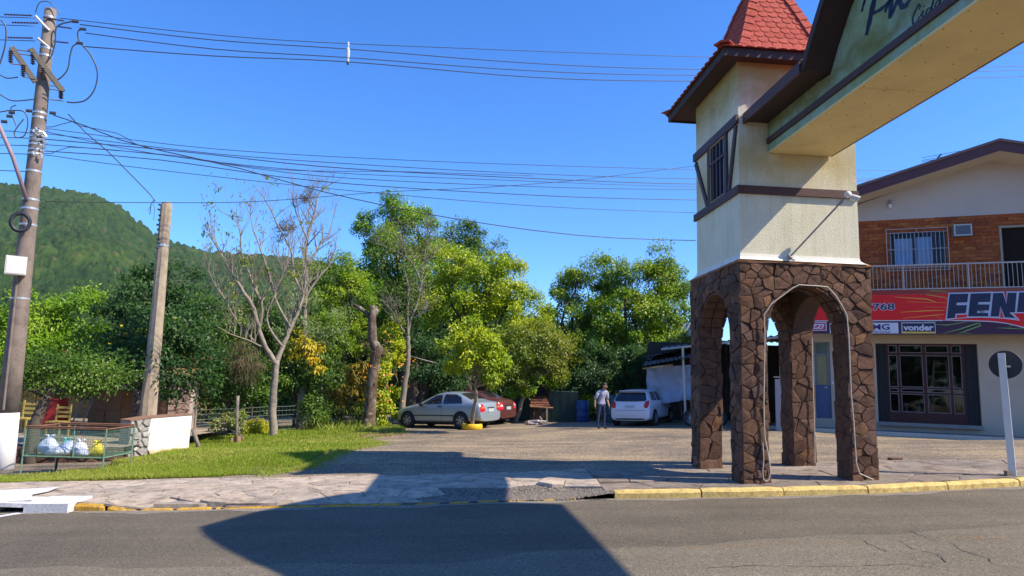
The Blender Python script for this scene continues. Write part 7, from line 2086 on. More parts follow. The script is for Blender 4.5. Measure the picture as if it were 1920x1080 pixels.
# ---- slender tree left of the cars with a fine twiggy crown
B4 = ground_at(752, 800)
bt4, ends4 = bare_tree('slender_tree', 'slender pale-stemmed tree with fine twiggy crown, at the nose of the silver car', B4,
    [([(752, 800), (756, 740), (762, 700), (766, 660), (765, 630)], 0.14, 0.085, 0), ([(765, 632), (770, 600), (782, 570), (790, 530), (796, 490), (830, 460), (850, 440)], 0.06, 0.015, .5), ([(765, 632), (764, 590), (766, 540), (758, 500), (760, 470), (742, 430)], 0.045, 0.012, -.4), ([(758, 625), (745, 600), (728, 575), (712, 560)], 0.05, 0.012, -1), ([(790, 530), (770, 490), (740, 470), (700, 455)], 0.04, 0.010, -.6),
     ([(778, 595), (795, 585), (800, 580)], 0.04, 0.02, 0), ([(796, 490), (800, 450), (810, 410)], 0.035, 0.008, .3)], 12, 44, M_BARK, None, None, Y=B4[1], upb=0.5, reach=1.15, level2=4)
foliage('thin_leaves', [bl(765, 440, B4[1], 75, 35), bl(800, 470, B4[1], 60, 45), bl(730, 480, B4[1], 50, 35), bl(760, 560, B4[1], 60, 50)], 3200, 0.11, mat_leaf('leaf_thin', (0.13, 0.17, 0.05), (0.20, 0.23, 0.07), (0.30, 0.24, 0.10), 0.3), bt4, clump_r=0.3, per=24, aspect=0.3, shell=0.2)
mb = MB(); mb.tube([deep(768, 667, B4[1]), deep(800, 676, B4[1]), deep(848, 688, B4[1] + 3)], 0.012, 5)
tag(mb.build('washing_line', M_RAIL, smooth=True), 'pale thin line tied from the slender tree towards the right', 'line')

# ---- big trees in the middle
leafy_tree('tall_tree', 'tallest bright green tree with a loose tufted top behind the slender tree', deep(790, 800, 37) * [1, 1, 0] + [0, 0, -.5],
    [bl(757, 392, 37, 34, 26), bl(715, 428, 37, 38, 36), bl(795, 440, 37, 50, 44), bl(735, 480, 37, 60, 40), bl(800, 510, 37, 70, 55), bl(700, 450, 36, 30, 30), bl(760, 570, 37, 90, 60), bl(690, 560, 36, 40, 60), bl(745, 372, 37, 20, 12)], 42000, 0.152, L_BRIGHT, 0.30, M_BARKD, 12, 0.4, clump_r=0.62, per=380)
leafy_tree('broad_tree', 'darker green tree whose top shows just right of the tallest one', deep(880, 800, 40) * [1, 1, 0] + [0, 0, -.5],
    [bl(880, 442, 40, 42, 26), bl(915, 480, 40, 44, 40), bl(850, 480, 40, 50, 45), bl(890, 560, 40, 80, 60)], 21000, 0.152, L_MID, 0.28, M_BARKD, 13, 0.4, clump_r=0.62, per=200)
leafy_tree('lime_tree', 'large rounded yellow-green tree behind the parked cars', deep(905, 800, 34) * [1, 1, 0] + [0, 0, -.3],
    [bl(895, 520, 34, 66, 50), bl(950, 540, 34, 52, 50), bl(860, 590, 33.5, 70, 56), bl(940, 610, 33, 72, 60), bl(985, 590, 34, 30, 56), bl(900, 660, 33, 80, 46), bl(850, 500, 34, 40, 36)], 45500, 0.129, L_LIME, 0.24, M_BARKD, 14, 0.35, clump_r=0.52, per=360)
leafy_tree('pair_tree', 'green tree in the middle distance, left of the gap of sky beside the tower trees', deep(1075, 800, 37) * [1, 1, 0] + [0, 0, -.2],
    [bl(1083, 512, 37, 36, 30), bl(1060, 545, 37, 30, 34), bl(1105, 560, 37, 44, 46), bl(1060, 610, 36, 56, 48), bl(1110, 640, 36, 50, 50), bl(1040, 660, 35, 60, 40)], 26250, 0.144, L_LIMEG, 0.24, M_BARKD, 15, 0.35, clump_r=0.52, per=360)
leafy_tree('gap_tree', 'tree with uneven tufted top immediately left of the gateway tower', deep(1215, 800, 36) * [1, 1, 0] + [0, 0, 0.1],
    [bl(1238, 484, 36, 34, 28), bl(1150, 500, 36, 34, 28), bl(1185, 520, 36, 46, 34), bl(1266, 520, 36, 34, 40), bl(1225, 555, 36, 60, 46), bl(1170, 590, 35, 66, 50), bl(1255, 600, 35, 56, 56), bl(1200, 660, 34, 80, 50), bl(1140, 640, 35, 50, 56)], 43750, 0.144, L_LIMEG, 0.26, M_BARKD, 16, 0.35, clump_r=0.52, per=360)
leafy_tree('shade_tree', 'dark green tree overhanging the man and the hatchback', deep(1140, 800, 32) * [1, 1, 0] + [0, 0, 0.0],
    [bl(1110, 690, 32, 60, 44), bl(1170, 700, 32, 50, 40), bl(1080, 720, 31.5, 40, 26), bl(1200, 690, 32, 30, 44)], 22750, 0.114, L_DARK, 0.2, M_BARKD, 17, 0.5, clump_r=0.4)
leafy_tree('rusty_tree', 'thin multi-stemmed tree with yellowing and rusty leaves behind the tiled kennel', ground_at(966, 799) + np.array([0, 2.5, 0]),
    [bl(1000, 640, 31, 52, 40), bl(1045, 650, 31, 44, 36), bl(970, 690, 30.5, 40, 34), bl(1020, 690, 30.5, 50, 34)], 16625, 0.114, L_RUST, 0.11, M_BARKP, 18, 0.4, clump_r=0.4)
leafy_tree('young_tree', 'small yellow-green tree growing out of the yellow tyre beside the silver car', ground_at(886, 804.5),
    [bl(886, 690, 24.6, 48, 34), bl(926, 672, 24.6, 32, 30), bl(850, 660, 24.6, 30, 24), bl(890, 645, 24.6, 46, 30), bl(925, 706, 24.3, 18, 12)], 6000, 0.13, L_LIME, 0.085, M_BARKP, 19, 0.62, clump_r=0.32, aspect=0.5)
leafy_tree('yellow_green_tree', 'yellow-green tree filling the gap between the leafless trees and the sawn-off trunk', deep(640, 800, 33) * [1, 1, 0] + [0, 0, -1.0],
    [bl(640, 500, 33, 30, 30), bl(610, 560, 33, 40, 40), bl(660, 560, 33, 44, 50), bl(620, 630, 32, 50, 50), bl(590, 500, 34, 26, 26)], 19250, 0.122, L_LIMEG, 0.2, M_BARKD, 20, 0.4, clump_r=0.42)
leafy_tree('leaning_tree', 'dark thick trunk leaning left, in the shade behind the silver car', ground_at(778, 796) + np.array([0, 1.2, 0]),
    [bl(800, 680, 31, 60, 40), bl(840, 700, 31, 50, 34), bl(770, 640, 31, 34, 40)], 11375, 0.114, L_DARK, 0.24, M_BARKD, 22, 0.5)
mb = MB(); b_ = ground_at(778, 796) + np.array([0, 0.6, 0]); mb.tube([b_ - dZ * .1, deep(768, 750, b_[1]), deep(758, 712, b_[1]), deep(756, 680, b_[1])], [0.33, 0.24, 0.2, 0.14], 9); mb.build('lower_trunk', M_BARKD, bpy.data.objects['leaning_tree'], smooth=True)
# shrubs and plants along the back of the lawn
leafy_tree('flowering_shrub', 'tall yellow-green shrub dotted with small orange flowers, right of the sawn trunk', ground_at(722, 798) + np.array([0, 1.5, 0]),
    [bl(722, 650, 29, 34, 40), bl(728, 720, 28.7, 32, 50), bl(715, 768, 28.5, 26, 26), bl(668, 640, 29, 30, 26), bl(735, 620, 29.3, 26, 26)], 8500, 0.11, L_LIME, 0.05, M_BARKP, 24, 0.3, clump_r=0.28, cat='shrub')
foliage('orange_blossom', [bl(725, 690, 28.0, 34, 70)], 90, 0.10, mat_leaf('flower_orange', (0.7, 0.22, 0.02), (0.75, 0.30, 0.04), (0.7, 0.12, 0.02), 0.3), bpy.data.objects['flowering_shrub'], aspect=0.9, per=3, shell=0.9, kind='stuff')
leafy_tree('garden_shrub', 'mid green leafy shrub left of the forked bare tree, behind the wire fence', deep(430, 815, 25) * [1, 1, 0] + [0, 0, -.9],
    [bl(410, 640, 26, 50, 50), bl(440, 700, 25, 44, 44), bl(480, 600, 27, 40, 44), bl(395, 720, 25, 34, 34), bl(470, 740, 25.5, 28, 24), bl(380, 590, 27, 30, 40)], 22750, 0.114, L_MID, 0.1, M_BARKD, 25, 0.4, clump_r=0.4, cat='shrub')
leafy_tree('garden_shrub', 'low mid green shrub between the two leafless trunks', deep(545, 800, 27) * [1, 1, 0] + [0, 0, -.9],
    [bl(545, 690, 27, 34, 40), bl(600, 700, 27.5, 36, 40), bl(540, 640, 28, 34, 34), bl(600, 760, 27, 30, 16)], 12250, 0.114, L_MID, 0.08, M_BARKD, 26, 0.4, clump_r=0.35, cat='shrub')
leafy_tree('variegated_shrub', 'small shrub with cream and green leaves tied to a stake by the fence', ground_at(436, 838) + np.array([0, 1.2, 0]),
    [bl(430, 786, 22.6, 24, 14), bl(446, 792, 22.4, 20, 14), bl(415, 796, 22.6, 12, 9)], 1200, 0.11, L_VAR, 0.03, M_BARKP, 27, 0.5, clump_r=0.2, cat='shrub')
mb = MB(); q = deep(442, 840, 21.5); q[2] = terrain(q[0], q[1]); mb.tube([q, deep(444, 790, 21.5), deep(446, 742, 21.5)], [0.05, 0.045, 0.05], 7)
tag(mb.build('garden_stake', M_BARKP, smooth=True), 'pale wooden stake beside the variegated shrub', 'stake')
leafy_tree('yellow_shrub', 'bright yellow clipped shrub behind the fence, left of the forked trunk', deep(480, 820, 24.5) * [1, 1, 0] + [0, 0, -.9],
    [bl(476, 800, 24.5, 13, 14), bl(488, 802, 24.5, 8, 14)], 1300, 0.09, mat_leaf('leaf_gold', (0.42, 0.42, 0.01), (0.5, 0.47, 0.015), (0.6, 0.5, 0.02), 0.3), 0.025, M_BARKP, 28, 0.4, clump_r=0.15, cat='shrub')
# strap-leaved plants
def strap_plant(name, label, blobs, n, L, m, group=None, w=0.06):
    b0 = blobs[0][0]; base = np.array([b0[0], b0[1], terrain(b0[0], b0[1])]); t = thing(name, base, label, 'plant', group)
    rng = random.Random(hash(label) % 1000 if False else len(label)); mb = MB(); fc = []
    for _ in range(n):
        b = rng.choice(blobs); c = b[0] + np.array([rng.uniform(-1, 1), rng.uniform(-1, 1), rng.uniform(-1, .6)]) * b[1]
        for k in range(9):
            a = rng.uniform(0, 6.28); d = np.array([math.cos(a), math.sin(a), rng.uniform(0.5, 1.6)]); d /= np.linalg.norm(d); l_ = L * rng.uniform(.6, 1.2)
            pts = [c + d * l_ * f - dZ * (f ** 2.4) * l_ * 0.75 for f in (0, .3, .6, .85, 1)]
            n_ = np.cross(d, np.cross(dZ, d)); mb.ribbon(pts, [w * q for q in (.7, 1, .85, .5, .08)], n_ if np.linalg.norm(n_) > 1e-3 else dZ)
    o = mb.build('leaves', m, t); at = o.data.attributes.new('rnd', 'FLOAT', 'FACE'); v = np.repeat(NR.random(len(o.data.polygons) // 4 + 1), 4)[:len(o.data.polygons)]; at.data.foreach_set('value', v.astype(np.float32))
    return t
strap_plant('strap_leaf_plant', 'bank of orange and yellow strap-leaved plants left of the sawn trunk', [bl(655, 720, 28.5, 30, 40), bl(628, 740, 28.5, 24, 30), bl(672, 700, 28.8, 16, 30)], 90, 0.75, L_BROM)
strap_plant('strap_leaf_plant', 'green strap-leaved plants at the foot of the orange ones', [bl(615, 775, 28.2, 20, 14), bl(655, 780, 28.0, 26, 14), bl(680, 770, 28.4, 12, 16)], 60, 0.65, L_STRG)
strap_plant('strap_leaf_plant', 'tuft of long drooping leaves beside the tall thin leafless trunk', [bl(590, 790, 26.2, 16, 10)], 18, 0.6, L_STRG)
mb = MB(); P = []
for _ in range(1500):
    x, y = R.uniform(580, 700), R.uniform(796, 812); q = gr(x, y); P.append((q[0], q[1], terrain(q[0], q[1])))
P = np.array(P); n = len(P); T = NR.normal(0, .5, (n, 3)); T[:, 2] = 1
leaf_mesh('tall_grass', P, NR.normal(0, 1, (n, 3)), T, NR.uniform(.15, .45, n), 0.03, mat_leaf('tall_grass_blade', (0.17, 0.24, 0.03), (0.30, 0.36, 0.05), (0.50, 0.50, 0.10), 0.3), kind='stuff', bend=0.3)
# climbing plants round the shed side and by the man
leafy_tree('garden_shrub', 'leafy shrub in the shade behind the man in the lilac shirt', deep(1125, 800, 31.5) * [1, 1, 0] + [0, 0, -.1],
    [bl(1120, 760, 31.5, 26, 34), bl(1140, 775, 30.6, 14, 24), bl(1098, 770, 31.5, 16, 30)], 3500, 0.12, L_LIMEG, 0.04, M_BARKD, 29, 0.4, clump_r=0.25, cat='shrub')
leafy_tree('garden_shrub', 'light green shrub hanging over the tiled kennel', deep(1000, 790, 31) * [1, 1, 0] + [0, 0, -.2],
    [bl(1010, 722, 30.6, 30, 20), bl(975, 730, 30.6, 24, 16), bl(1035, 712, 31, 24, 16)], 3500, 0.13, L_BRIGHT, 0.05, M_BARKD, 30, 0.5, clump_r=0.25, cat='shrub')
# the dark mass of trees behind everything
mass = []
rng = random.Random(8)
for x in range(-60, 1300, 52):
    for y in (610, 670, 730, 780):
        if x < 380 and y < 660: continue
        mass.append(bl(x + rng.uniform(-20, 20), y + rng.uniform(-18, 18), (33 if x < 420 else 42) + rng.uniform(-2.0, 2.5), 52, 46))
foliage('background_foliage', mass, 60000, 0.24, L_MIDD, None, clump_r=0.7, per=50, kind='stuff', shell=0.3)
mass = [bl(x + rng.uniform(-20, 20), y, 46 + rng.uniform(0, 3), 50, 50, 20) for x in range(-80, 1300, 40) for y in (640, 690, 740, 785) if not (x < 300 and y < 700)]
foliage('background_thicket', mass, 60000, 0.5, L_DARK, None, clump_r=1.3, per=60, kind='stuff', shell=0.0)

# unseen trees across the street, added to darken reflections in glass and paint
mass = [bl(960 + 0 * k, 540, 1, 1, 1) for k in range(0)]
rng = random.Random(77)
for x in range(-60, 90, 6):
    for z in (1.5, 4.5, 7.5):
        mass.append((np.array([x + rng.uniform(-2, 2), -24 + rng.uniform(-2, 2), z + rng.uniform(-1, 1)]), np.array([4.5, 2.5, 2.6])))
foliage('unseen_treeline', mass, 30000, 0.9, L_MIDD, None, clump_r=1.8, per=60, kind='stuff', shell=0.1)
# thin summer haze filling the valley
hz = NT('haze'); pv = hz.new('ShaderNodeVolumePrincipled')
pv.inputs['Density'].default_value = 0.00010; pv.inputs['Color'].default_value = (0.85, 0.92, 1.0, 1); pv.inputs['Anisotropy'].default_value = 0.2
hz.l.new(pv.outputs[0], hz.n['Material Output'].inputs['Volume'])
for l_ in list(hz.n['Material Output'].inputs['Surface'].links): hz.l.remove(l_)
mb = MB(); mb.wbox((-950, -210, -60), (950, 950, 240)); mb.build('haze', hz.m, kind='stuff')
# ------------------------------------------------------------------ white wall stub with bare stone end
nw = NT('whitewash')
zw = nw.math('ADD', nw.math('ADD', nw.zco()[2], 0.22), nw.math('MULTIPLY', nw.noise(3.5, 6, 0.75), 0.55))
cw = nw.mix(nw.ramp(zw, [(0.0, (0.9, 0.9, 0.9)), (0.05, (0, 0, 0))]), (0.80, 0.77, 0.74), (0.62, 0.42, 0.24))
cw = nw.mix(nw.ramp(nw.noise(6, 8, 0.85), [(0.6, (0, 0, 0)), (0.72, (0.6, 0.6, 0.6))]), cw, (0.50, 0.42, 0.35))
M_WSH = nw.done(cw, 0.85, nw.bump(nw.noise(25, 6, 0.75), 0.5, 0.015), 0.2)
M_FSTN = mat_stone('field_stone', [(0.40, 0.38, 0.35), (0.5, 0.48, 0.45), (0.34, 0.32, 0.30), (0.56, 0.53, 0.5)], 8)
wp = gr(236, 860); wq = np.array(wp) + np.array([0, 0, 0])
wall = thing('garden_wall', wp, 'short whitewashed wall with a raw stone end, the old pole standing behind it', 'wall')
Wn = gr(238, 858); We = deep(358, 830, Wn[1] + 1.6)
d = We - Wn; d[2] = 0; Lw = np.linalg.norm(d); ud_ = d / Lw; nd_ = np.array([ud_[1], -ud_[0], 0])
def WP(x, y):
    p = on(x, y, Wn, nd_) - Wn; return (p @ ud_, p[2])
top = [WP(236, 790), WP(255, 786), WP(280, 784), WP(310, 781), WP(360, 778)]
low = [(0, -0.3), (WP(360, 840)[0], -0.3)]
poly = [(0, -0.3)] + [top[0], top[2], top[4]] + [(top[4][0] - 0.03, -0.3)]
sx_ = WP(280, 800)[0]
mb = MB(); mb.prism([(0.0, -0.4), (0.0, top[0][1]), (sx_, top[2][1]), (sx_, -0.4)], Wn - dZ * 0, ud_, dZ, nd_, -0.42, -0.03); mb.build('rubble_core', mat('lime_mortar', (0.34, 0.30, 0.26), 0.95, 0.3, 8, 0.5), wall)
mb = MB(); n = 10; jag = []
for i in range(n + 1): jag.append((sx_ + 0.05 * math.sin(i * 2.1) + (0.12 if i < 4 else 0.0), -0.4 + (top[2][1] + 0.4) * i / n))
mb.prism([(jag[0][0] , -0.4)] + jag + [top[3], top[4], (top[4][0] - 0.02, -0.4)], Wn, ud_, dZ, nd_, -0.42, 0.0); mb.build('whitewashed_face', M_WSH, wall)
mb = MB(); mb.prism([(-.02, top[0][1] - 0.005), (-.02, top[0][1] + .03), (sx_, top[2][1] + .035), (top[4][0] + .03, top[4][1] + .03), (top[4][0] + .03, top[4][1] + .001), (sx_, top[2][1] + .001)], Wn, ud_, dZ, nd_, -0.44, 0.02); mb.build('coping', mat('lichen_coping', (0.26, 0.14, 0.09), 0.95, 0.4, 8, 0.6), wall)
rng = random.Random(31)
for c in voronoi(scatter(-.02, -.25, sx_, top[0][1] + .02, 0.17, rng, .42, 1.25), [(0, -.3), (sx_ + .02, -.3), (sx_ + .02, top[2][1]), (0, top[0][1])], 0.02, 1.2):
    if not c: continue
    mb = MB(); mb.prism(c, Wn, ud_, dZ, nd_, -0.06, rng.uniform(0.0, 0.045), 0.02); mb.build('stone', M_FSTN, wall)
mb = MB(); pl_ = on(368, 838, Wn, nd_); mb.tube([pl_ + ud_ * .25 - dZ * .35, on(362, 806, Wn + nd_ * .0, nd_)], 0.055, 7)
tag(mb.build('leaning_post', M_BARK, smooth=True), 'rough wooden prop leaning against the right end of the white wall', 'post')

# ------------------------------------------------------------------ wire rubbish cage
M_CG = mat('cage_green_paint', (0.13, 0.22, 0.15), 0.6, 0.4, 12, 0.2)
M_CR = mat('cage_rust', (0.20, 0.09, 0.05), 0.9, 0.4, 14, 0.3)
c0 = gr(38, 890); c1 = gr(191, 887)
fz = lambda p: terrain(p[0], p[1])
cg = thing('rubbish_cage', (c0[0], c0[1], fz(c0)), 'green wire rubbish cage on legs holding full plastic bags, on the grass', 'rubbish cage')
ux = c1 - c0; ux[2] = 0; Lc = np.linalg.norm(ux); ux /= Lc; uy = np.array([-ux[1], ux[0], 0]); Dc = 1.15
z_bot = on(38, 855, c0, (0, 1, 0))[2]; z_top = on(42, 801, c0, (0, 1, 0))[2]; zmid_ = z_bot
def CP(a, b, z): q = c0 + ux * a + uy * b; return np.array([q[0], q[1], z])
def rod(name, a, b, w, m):
    mb = MB(); mb.tube([a, b], w, 4); mb.build(name, m, cg)
for a, b in ((0, 0), (Lc, 0), (Lc, Dc), (0, Dc)):
    zb_ = fz(CP(a, b, 0)) - 0.05; rod('post', CP(a, b, zb_), CP(a, b, z_top), 0.020, M_CG)
for z, m in ((z_top, M_CR), (z_bot, M_CG)):
    for a, b, c, e_ in ((0, 0, Lc, 0), (Lc, 0, Lc, Dc), (Lc, Dc, 0, Dc), (0, Dc, 0, 0)): rod('rail', CP(a, b, z), CP(c, e_, z), 0.019, m)
rod('leg', CP(Lc * .22, Dc * .5, fz(CP(0, 0, 0)) - .05), CP(Lc * .22, Dc * .5, z_bot), 0.03, M_WIRE)
rod('centre_post', CP(Lc * .62, 0, z_bot), CP(Lc * .60, 0, z_top + .06), 0.016, M_CG)
def mesh_panel(name, p, u, v, Lu, Lv, s=0.05, m=None):
    mb = MB(); w = np.cross(u, v); nu, nv = int(Lu / s), int(Lv / s)
    for i in range(1, nu): mb.box(p, u, v, w, (i * Lu / nu - .002, 0.01, -.002), (i * Lu / nu + .002, Lv - .01, .002))
    for j in range(1, nv): mb.box(p, u, v, w, (0.01, j * Lv / nv - .002, .002), (Lu - .01, j * Lv / nv + .002, .005))
    mb.build(name, m or M_CG, cg)
H_ = z_top - z_bot
mesh_panel('wire_mesh', CP(0, 0, z_bot), ux, dZ, Lc, H_); mesh_panel('wire_mesh', CP(0, Dc, z_bot), ux, dZ, Lc, H_); mesh_panel('wire_mesh', CP(0, 0, z_bot), uy, dZ, Dc, H_); mesh_panel('wire_mesh', CP(Lc, 0, z_bot), uy, dZ, Dc, H_); mesh_panel('wire_floor', CP(0, 0, z_bot), ux, uy, Lc, Dc, 0.07)
mb = MB(); mb.box(CP(0, 0, z_top + .02), ux, uy, dZ, (-.03, -.03, 0), (Lc + .03, Dc + .03, .02)); mb.build('lid_frame', M_CR, cg) if False else None
rod('lid_bar', CP(0, 0, z_top + .03), CP(Lc, 0, z_top + .03), 0.016, M_CR); rod('lid_bar', CP(0, Dc, z_top + .03), CP(Lc, Dc, z_top + .03), 0.016, M_CR)

def bag(a, b, rx, rz_, m, label, seed, knot=True):
    rr = random.Random(seed); c = CP(a, b, z_bot + .01); c[2] += rz_ * .85
    mb = MB(); K, J = 18, 12; vs = []
    for j in range(J + 1):
        th = math.pi * j / J
        for i in range(K):
            ph = 2 * math.pi * i / K
            cr = 1 + 0.10 * math.sin(ph * 5 + seed) * math.sin(th) + 0.08 * math.sin(ph * 3 + th * 4 + seed * 2) + rr.uniform(-.04, .04)
            z = -math.cos(th); z = max(z, -0.82)
            nar = 1 - 0.25 * max(0, z); r = math.sin(th) * cr * nar
            vs.append(c + ux * (r * rx * math.cos(ph)) + uy * (r * rx * .8 * math.sin(ph)) + dZ * (z * rz_))
    mb.add(vs, [(j * K + i, j * K + (i + 1) % K, (j + 1) * K + (i + 1) % K, (j + 1) * K + i) for j in range(J) for i in range(K)])
    t = thing('rubbish_bag', c - dZ * rz_, label, 'bag', 'bags in the rubbish cage'); mb.build('bag_body', m, t, smooth=True)
    if knot:
        mb = MB(); tp = c + dZ * rz_ * .92
        for s in (-1, 1): mb.tube([tp, tp + ux * s * .05 + dZ * .05, tp + ux * s * .11 + dZ * .06], [.022, .03, .012], 6)
        mb.build('knot', m, t, smooth=True)
def mat_bag(name, c):
    n = NT(name); n.done(c, 0.35, n.bump(n.noise(9, 5, 0.7, dist=1.0), 0.6, 0.04), 0.5)
    n.b.inputs['Subsurface Weight'].default_value = 0.0; return n.m
MBW, MBB, MBY = mat_bag('bag_white', (0.70, 0.70, 0.78)), mat_bag('bag_pale_blue', (0.48, 0.56, 0.72)), mat_bag('bag_yellow', (0.72, 0.58, 0.04))
def xa(x): return (on(x, 850, c0, (0, 1, 0)) - c0) @ ux
kx = Lc / 153
bag((68 - 38) * kx, .30, 0.20, 0.20, MBB, 'white and blue bag at the left end of the cage', 1)
bag((88 - 38) * kx, .55, 0.13, 0.16, mat_bag('bag_teal', (0.12, 0.42, 0.42)), 'small teal bag behind the white ones in the cage', 2)
bag((108 - 38) * kx, .35, 0.20, 0.165, MBB, 'round pale blue bag in the middle of the cage', 3, False)
bag((130 - 38) * kx, .28, 0.17, 0.16, MBW, 'white tied bag just left of the yellow one in the cage', 4)
bag((160 - 38) * kx, .32, 0.16, 0.15, MBY, 'bright yellow bag in the right half of the cage', 5)
bag((98 - 38) * kx, .16, 0.22, 0.11, MBW, 'wide slumped white bag in front of the round pale blue one', 8, False)
bag((143 - 38) * kx, .14, 0.15, 0.09, MBW, 'low white bag touching the yellow one in the cage', 9, False)
bag((84 - 38) * kx, .12, 0.11, 0.07, MBW, 'flat crumpled white bag lying at the front of the cage', 6, False)

# ------------------------------------------------------------------ neighbour's terrace with low stone edge, furniture, house
tz = -0.30
mb = MB()
A = [deep(-80, 862, 17.2), deep(238, 862, 18.2)]
M_TERR = mat('terrace_paving', (0.36, 0.29, 0.21), 0.9, 0.2, 2, 0.3)
mb.add([(-16, 16.9, tz), (-9.6, 17.3, tz), (-9.6, 27, tz), (-22, 27, tz)], [(0, 1, 2, 3)]); mb.build('terrace', M_TERR, kind='structure')
kerbw = thing('terrace_edge', (-13, 16.8, -1), 'low rubble edge of the neighbouring terrace behind the rubbish cage', 'wall')
rng = random.Random(17)
mb = MB(); mb.wbox((-16, 16.86, -1.4), (-9.55, 17.28, tz - .01)); mb.build('core', M_MORT, kerbw)
for c in voronoi(scatter(-16, -1.3, -9.5, tz, .24, rng, .4, 1.4), [(-16, -1.3), (-9.5, -1.3), (-9.5, tz - .02), (-16, tz - .02)], .02, 1.3):
    if c: mb = MB(); mb.prism(c, (0, 16.86, 0), (1, 0, 0), (0, 0, 1), (0, -1, 0), -.03, rng.uniform(.01, .05), .02); mb.build('stone', M_STN, kerbw)
def block_thing(name, label, cat, parts, loc, group=None):
    t = thing(name, loc, label, cat, group)
    for nm, lo, hi, m in parts:
        mb = MB(); mb.wbox(tuple(np.array(loc) + lo), tuple(np.array(loc) + hi)); mb.build(nm, m, t)
    return t
def fp(x, Y): p = deep(x, 800, Y); p[2] = tz; return p
def chair(x, Y, m, label, s=1.0):
    p = fp(x, Y); t = thing('garden_chair', p, label, 'chair', 'chairs on the terrace')
    def bx(nm, lo, hi): mb = MB(); mb.wbox(tuple(p + np.array(lo) * s), tuple(p + np.array(hi) * s)); mb.build(nm, m, t)
    bx('seat', (-.23, -.23, .42), (.23, .23, .46))
    for a in (-.22, .18):
        bx('leg', (a, -.22, 0), (a + .04, -.18, .42)); bx('leg', (a, .18, 0), (a + .04, .22, .95))
    for z in (.55, .68, .81): bx('back_slat', (-.18, .19, z), (.18, .21, z + .07))
M_CY = mat('chair_yellow', (0.45, 0.33, 0.08), 0.6, 0.15); M_CRD = mat('chair_red', (0.42, 0.02, 0.015), 0.6, 0.15)
chair(108, 19.4, M_CY, 'yellow slatted chair behind the rubbish cage, right of the red cupboard', 0.95)
chair(44, 20.0, M_CY, 'ochre chair at the left of the terrace, next to the whitewashed pole')
p = fp(85, 20.2); block_thing('red_cupboard', 'small red cupboard on the terrace, between the yellow and ochre chairs', 'cupboard', [('carcass', (-.30, 0, .08), (.30, .45, .98), M_CRD), ('door', (-.28, -.02, .12), (-.01, 0, .94), M_CRD), ('door', (.01, -.02, .12), (.28, 0, .94), M_CRD), ('top', (-.33, -.04, .985), (.33, .48, 1.02), M_CRD), ('foot', (-.28, .02, 0), (-.22, .08, .08), M_CRD), ('foot', (.22, .02, 0), (.28, .08, .08), M_CRD)], p)
p = fp(62, 22.2); block_thing('ochre_wardrobe', 'tall ochre wardrobe in the shade at the back of the terrace', 'wardrobe', [('carcass', (-.55, 0, .0), (.55, .5, 1.9), mat('ochre_wood', (0.42, 0.24, 0.05), 0.6, 0.2)), ('door', (-.5, -.02, .1), (-.02, 0, 1.8), mat('ochre_wood', (0.42, 0.24, 0.05), 0.6, 0.2)), ('door', (.02, -.02, .1), (.5, 0, 1.8), mat('ochre_wood', (0.42, 0.24, 0.05), 0.6, 0.2))], p)
M_BRW = mat('brown_wood', (0.26, 0.12, 0.05), 0.6, 0.25, 4, 0.1)
p = fp(196, 21.4); block_thing('wooden_dresser', 'brown wooden dresser at the right end of the terrace under the dark tree', 'dresser', [('carcass', (-.55, 0, .1), (.50, .5, 1.25), M_BRW), ('drawer', (-.5, -.03, .95), (.45, 0, 1.18), M_BRW), ('drawer', (-.5, -.03, .68), (.45, 0, .91), M_BRW), ('door', (-.5, -.03, .14), (-.04, 0, .64), M_BRW), ('door', (.0, -.03, .14), (.45, 0, .64), M_BRW), ('top', (-.6, -.06, 1.255), (.55, .52, 1.30), M_BRW), ('foot', (-.5, .02, 0), (-.42, .1, .1), M_BRW), ('foot', (.38, .02, 0), (.46, .1, .1), M_BRW)], p)
p = fp(128, 20.6); t = thing('leaning_ladder', p, 'pale ladder leaning in the shade behind the terrace chairs', 'ladder')
for s in (0, .30):
    mb = MB(); mb.tube([p + np.array([s, 0, 0]), p + np.array([s + .22, .5, 1.5])], .025, 4); mb.build('stile', M_BARKP, t)
for i in range(5):
    f = .12 + i * .18; mb = MB(); mb.tube([p + np.array([.22 * f, .5 * f, 1.5 * f]), p + np.array([.3 + .22 * f, .5 * f, 1.5 * f])], .016, 4); mb.build('rung', M_BARKP, t)
# pink rough stone house corner and stone pillar in the dark tree's shade
M_PINK = mat_stone('pink_stone', [(0.52, 0.36, 0.32), (0.60, 0.44, 0.40), (0.46, 0.31, 0.27), (0.64, 0.50, 0.46)], 8)
def stonewall(name, label, p, w, h, dth, m, d=0.22, seed=1, cat='wall', z0=0):
    t = thing(name, p, label, cat); rr = random.Random(seed)
    mb = MB(); mb.wbox((p[0] - w / 2, p[1] + .04, p[2] - .3), (p[0] + w / 2, p[1] + dth, p[2] + h)); mb.build('core', mat('pale_mortar', (0.40, 0.33, 0.29), 0.95, 0.2), t)
    for c in voronoi(scatter(-w / 2, -.2, w / 2, h, d, rr, .4, 1.3), [(-w / 2, -.2), (w / 2, -.2), (w / 2, h), (-w / 2, h)], .02, 1.2):
        if c: mb = MB(); mb.prism(c, (p[0], p[1] + .04, p[2]), (1, 0, 0), (0, 0, 1), (0, -1, 0), -.02, rr.uniform(.01, .05), .02); mb.build('stone', m, t)
    return t
p = fp(233, 22.6); stonewall('house_corner', 'pinkish stone house corner lit by the sun, left of the old pole', p, .95, 1.75, 3, M_PINK, .2, 3)
p = deep(331, 800, 23.5); p[2] = terrain(p[0], p[1]); stonewall('stone_pillar', 'broken pinkish stone pillar half hidden by leaves right of the old pole', p, .75, 2.0, .6, M_PINK, .2, 4, 'pillar')
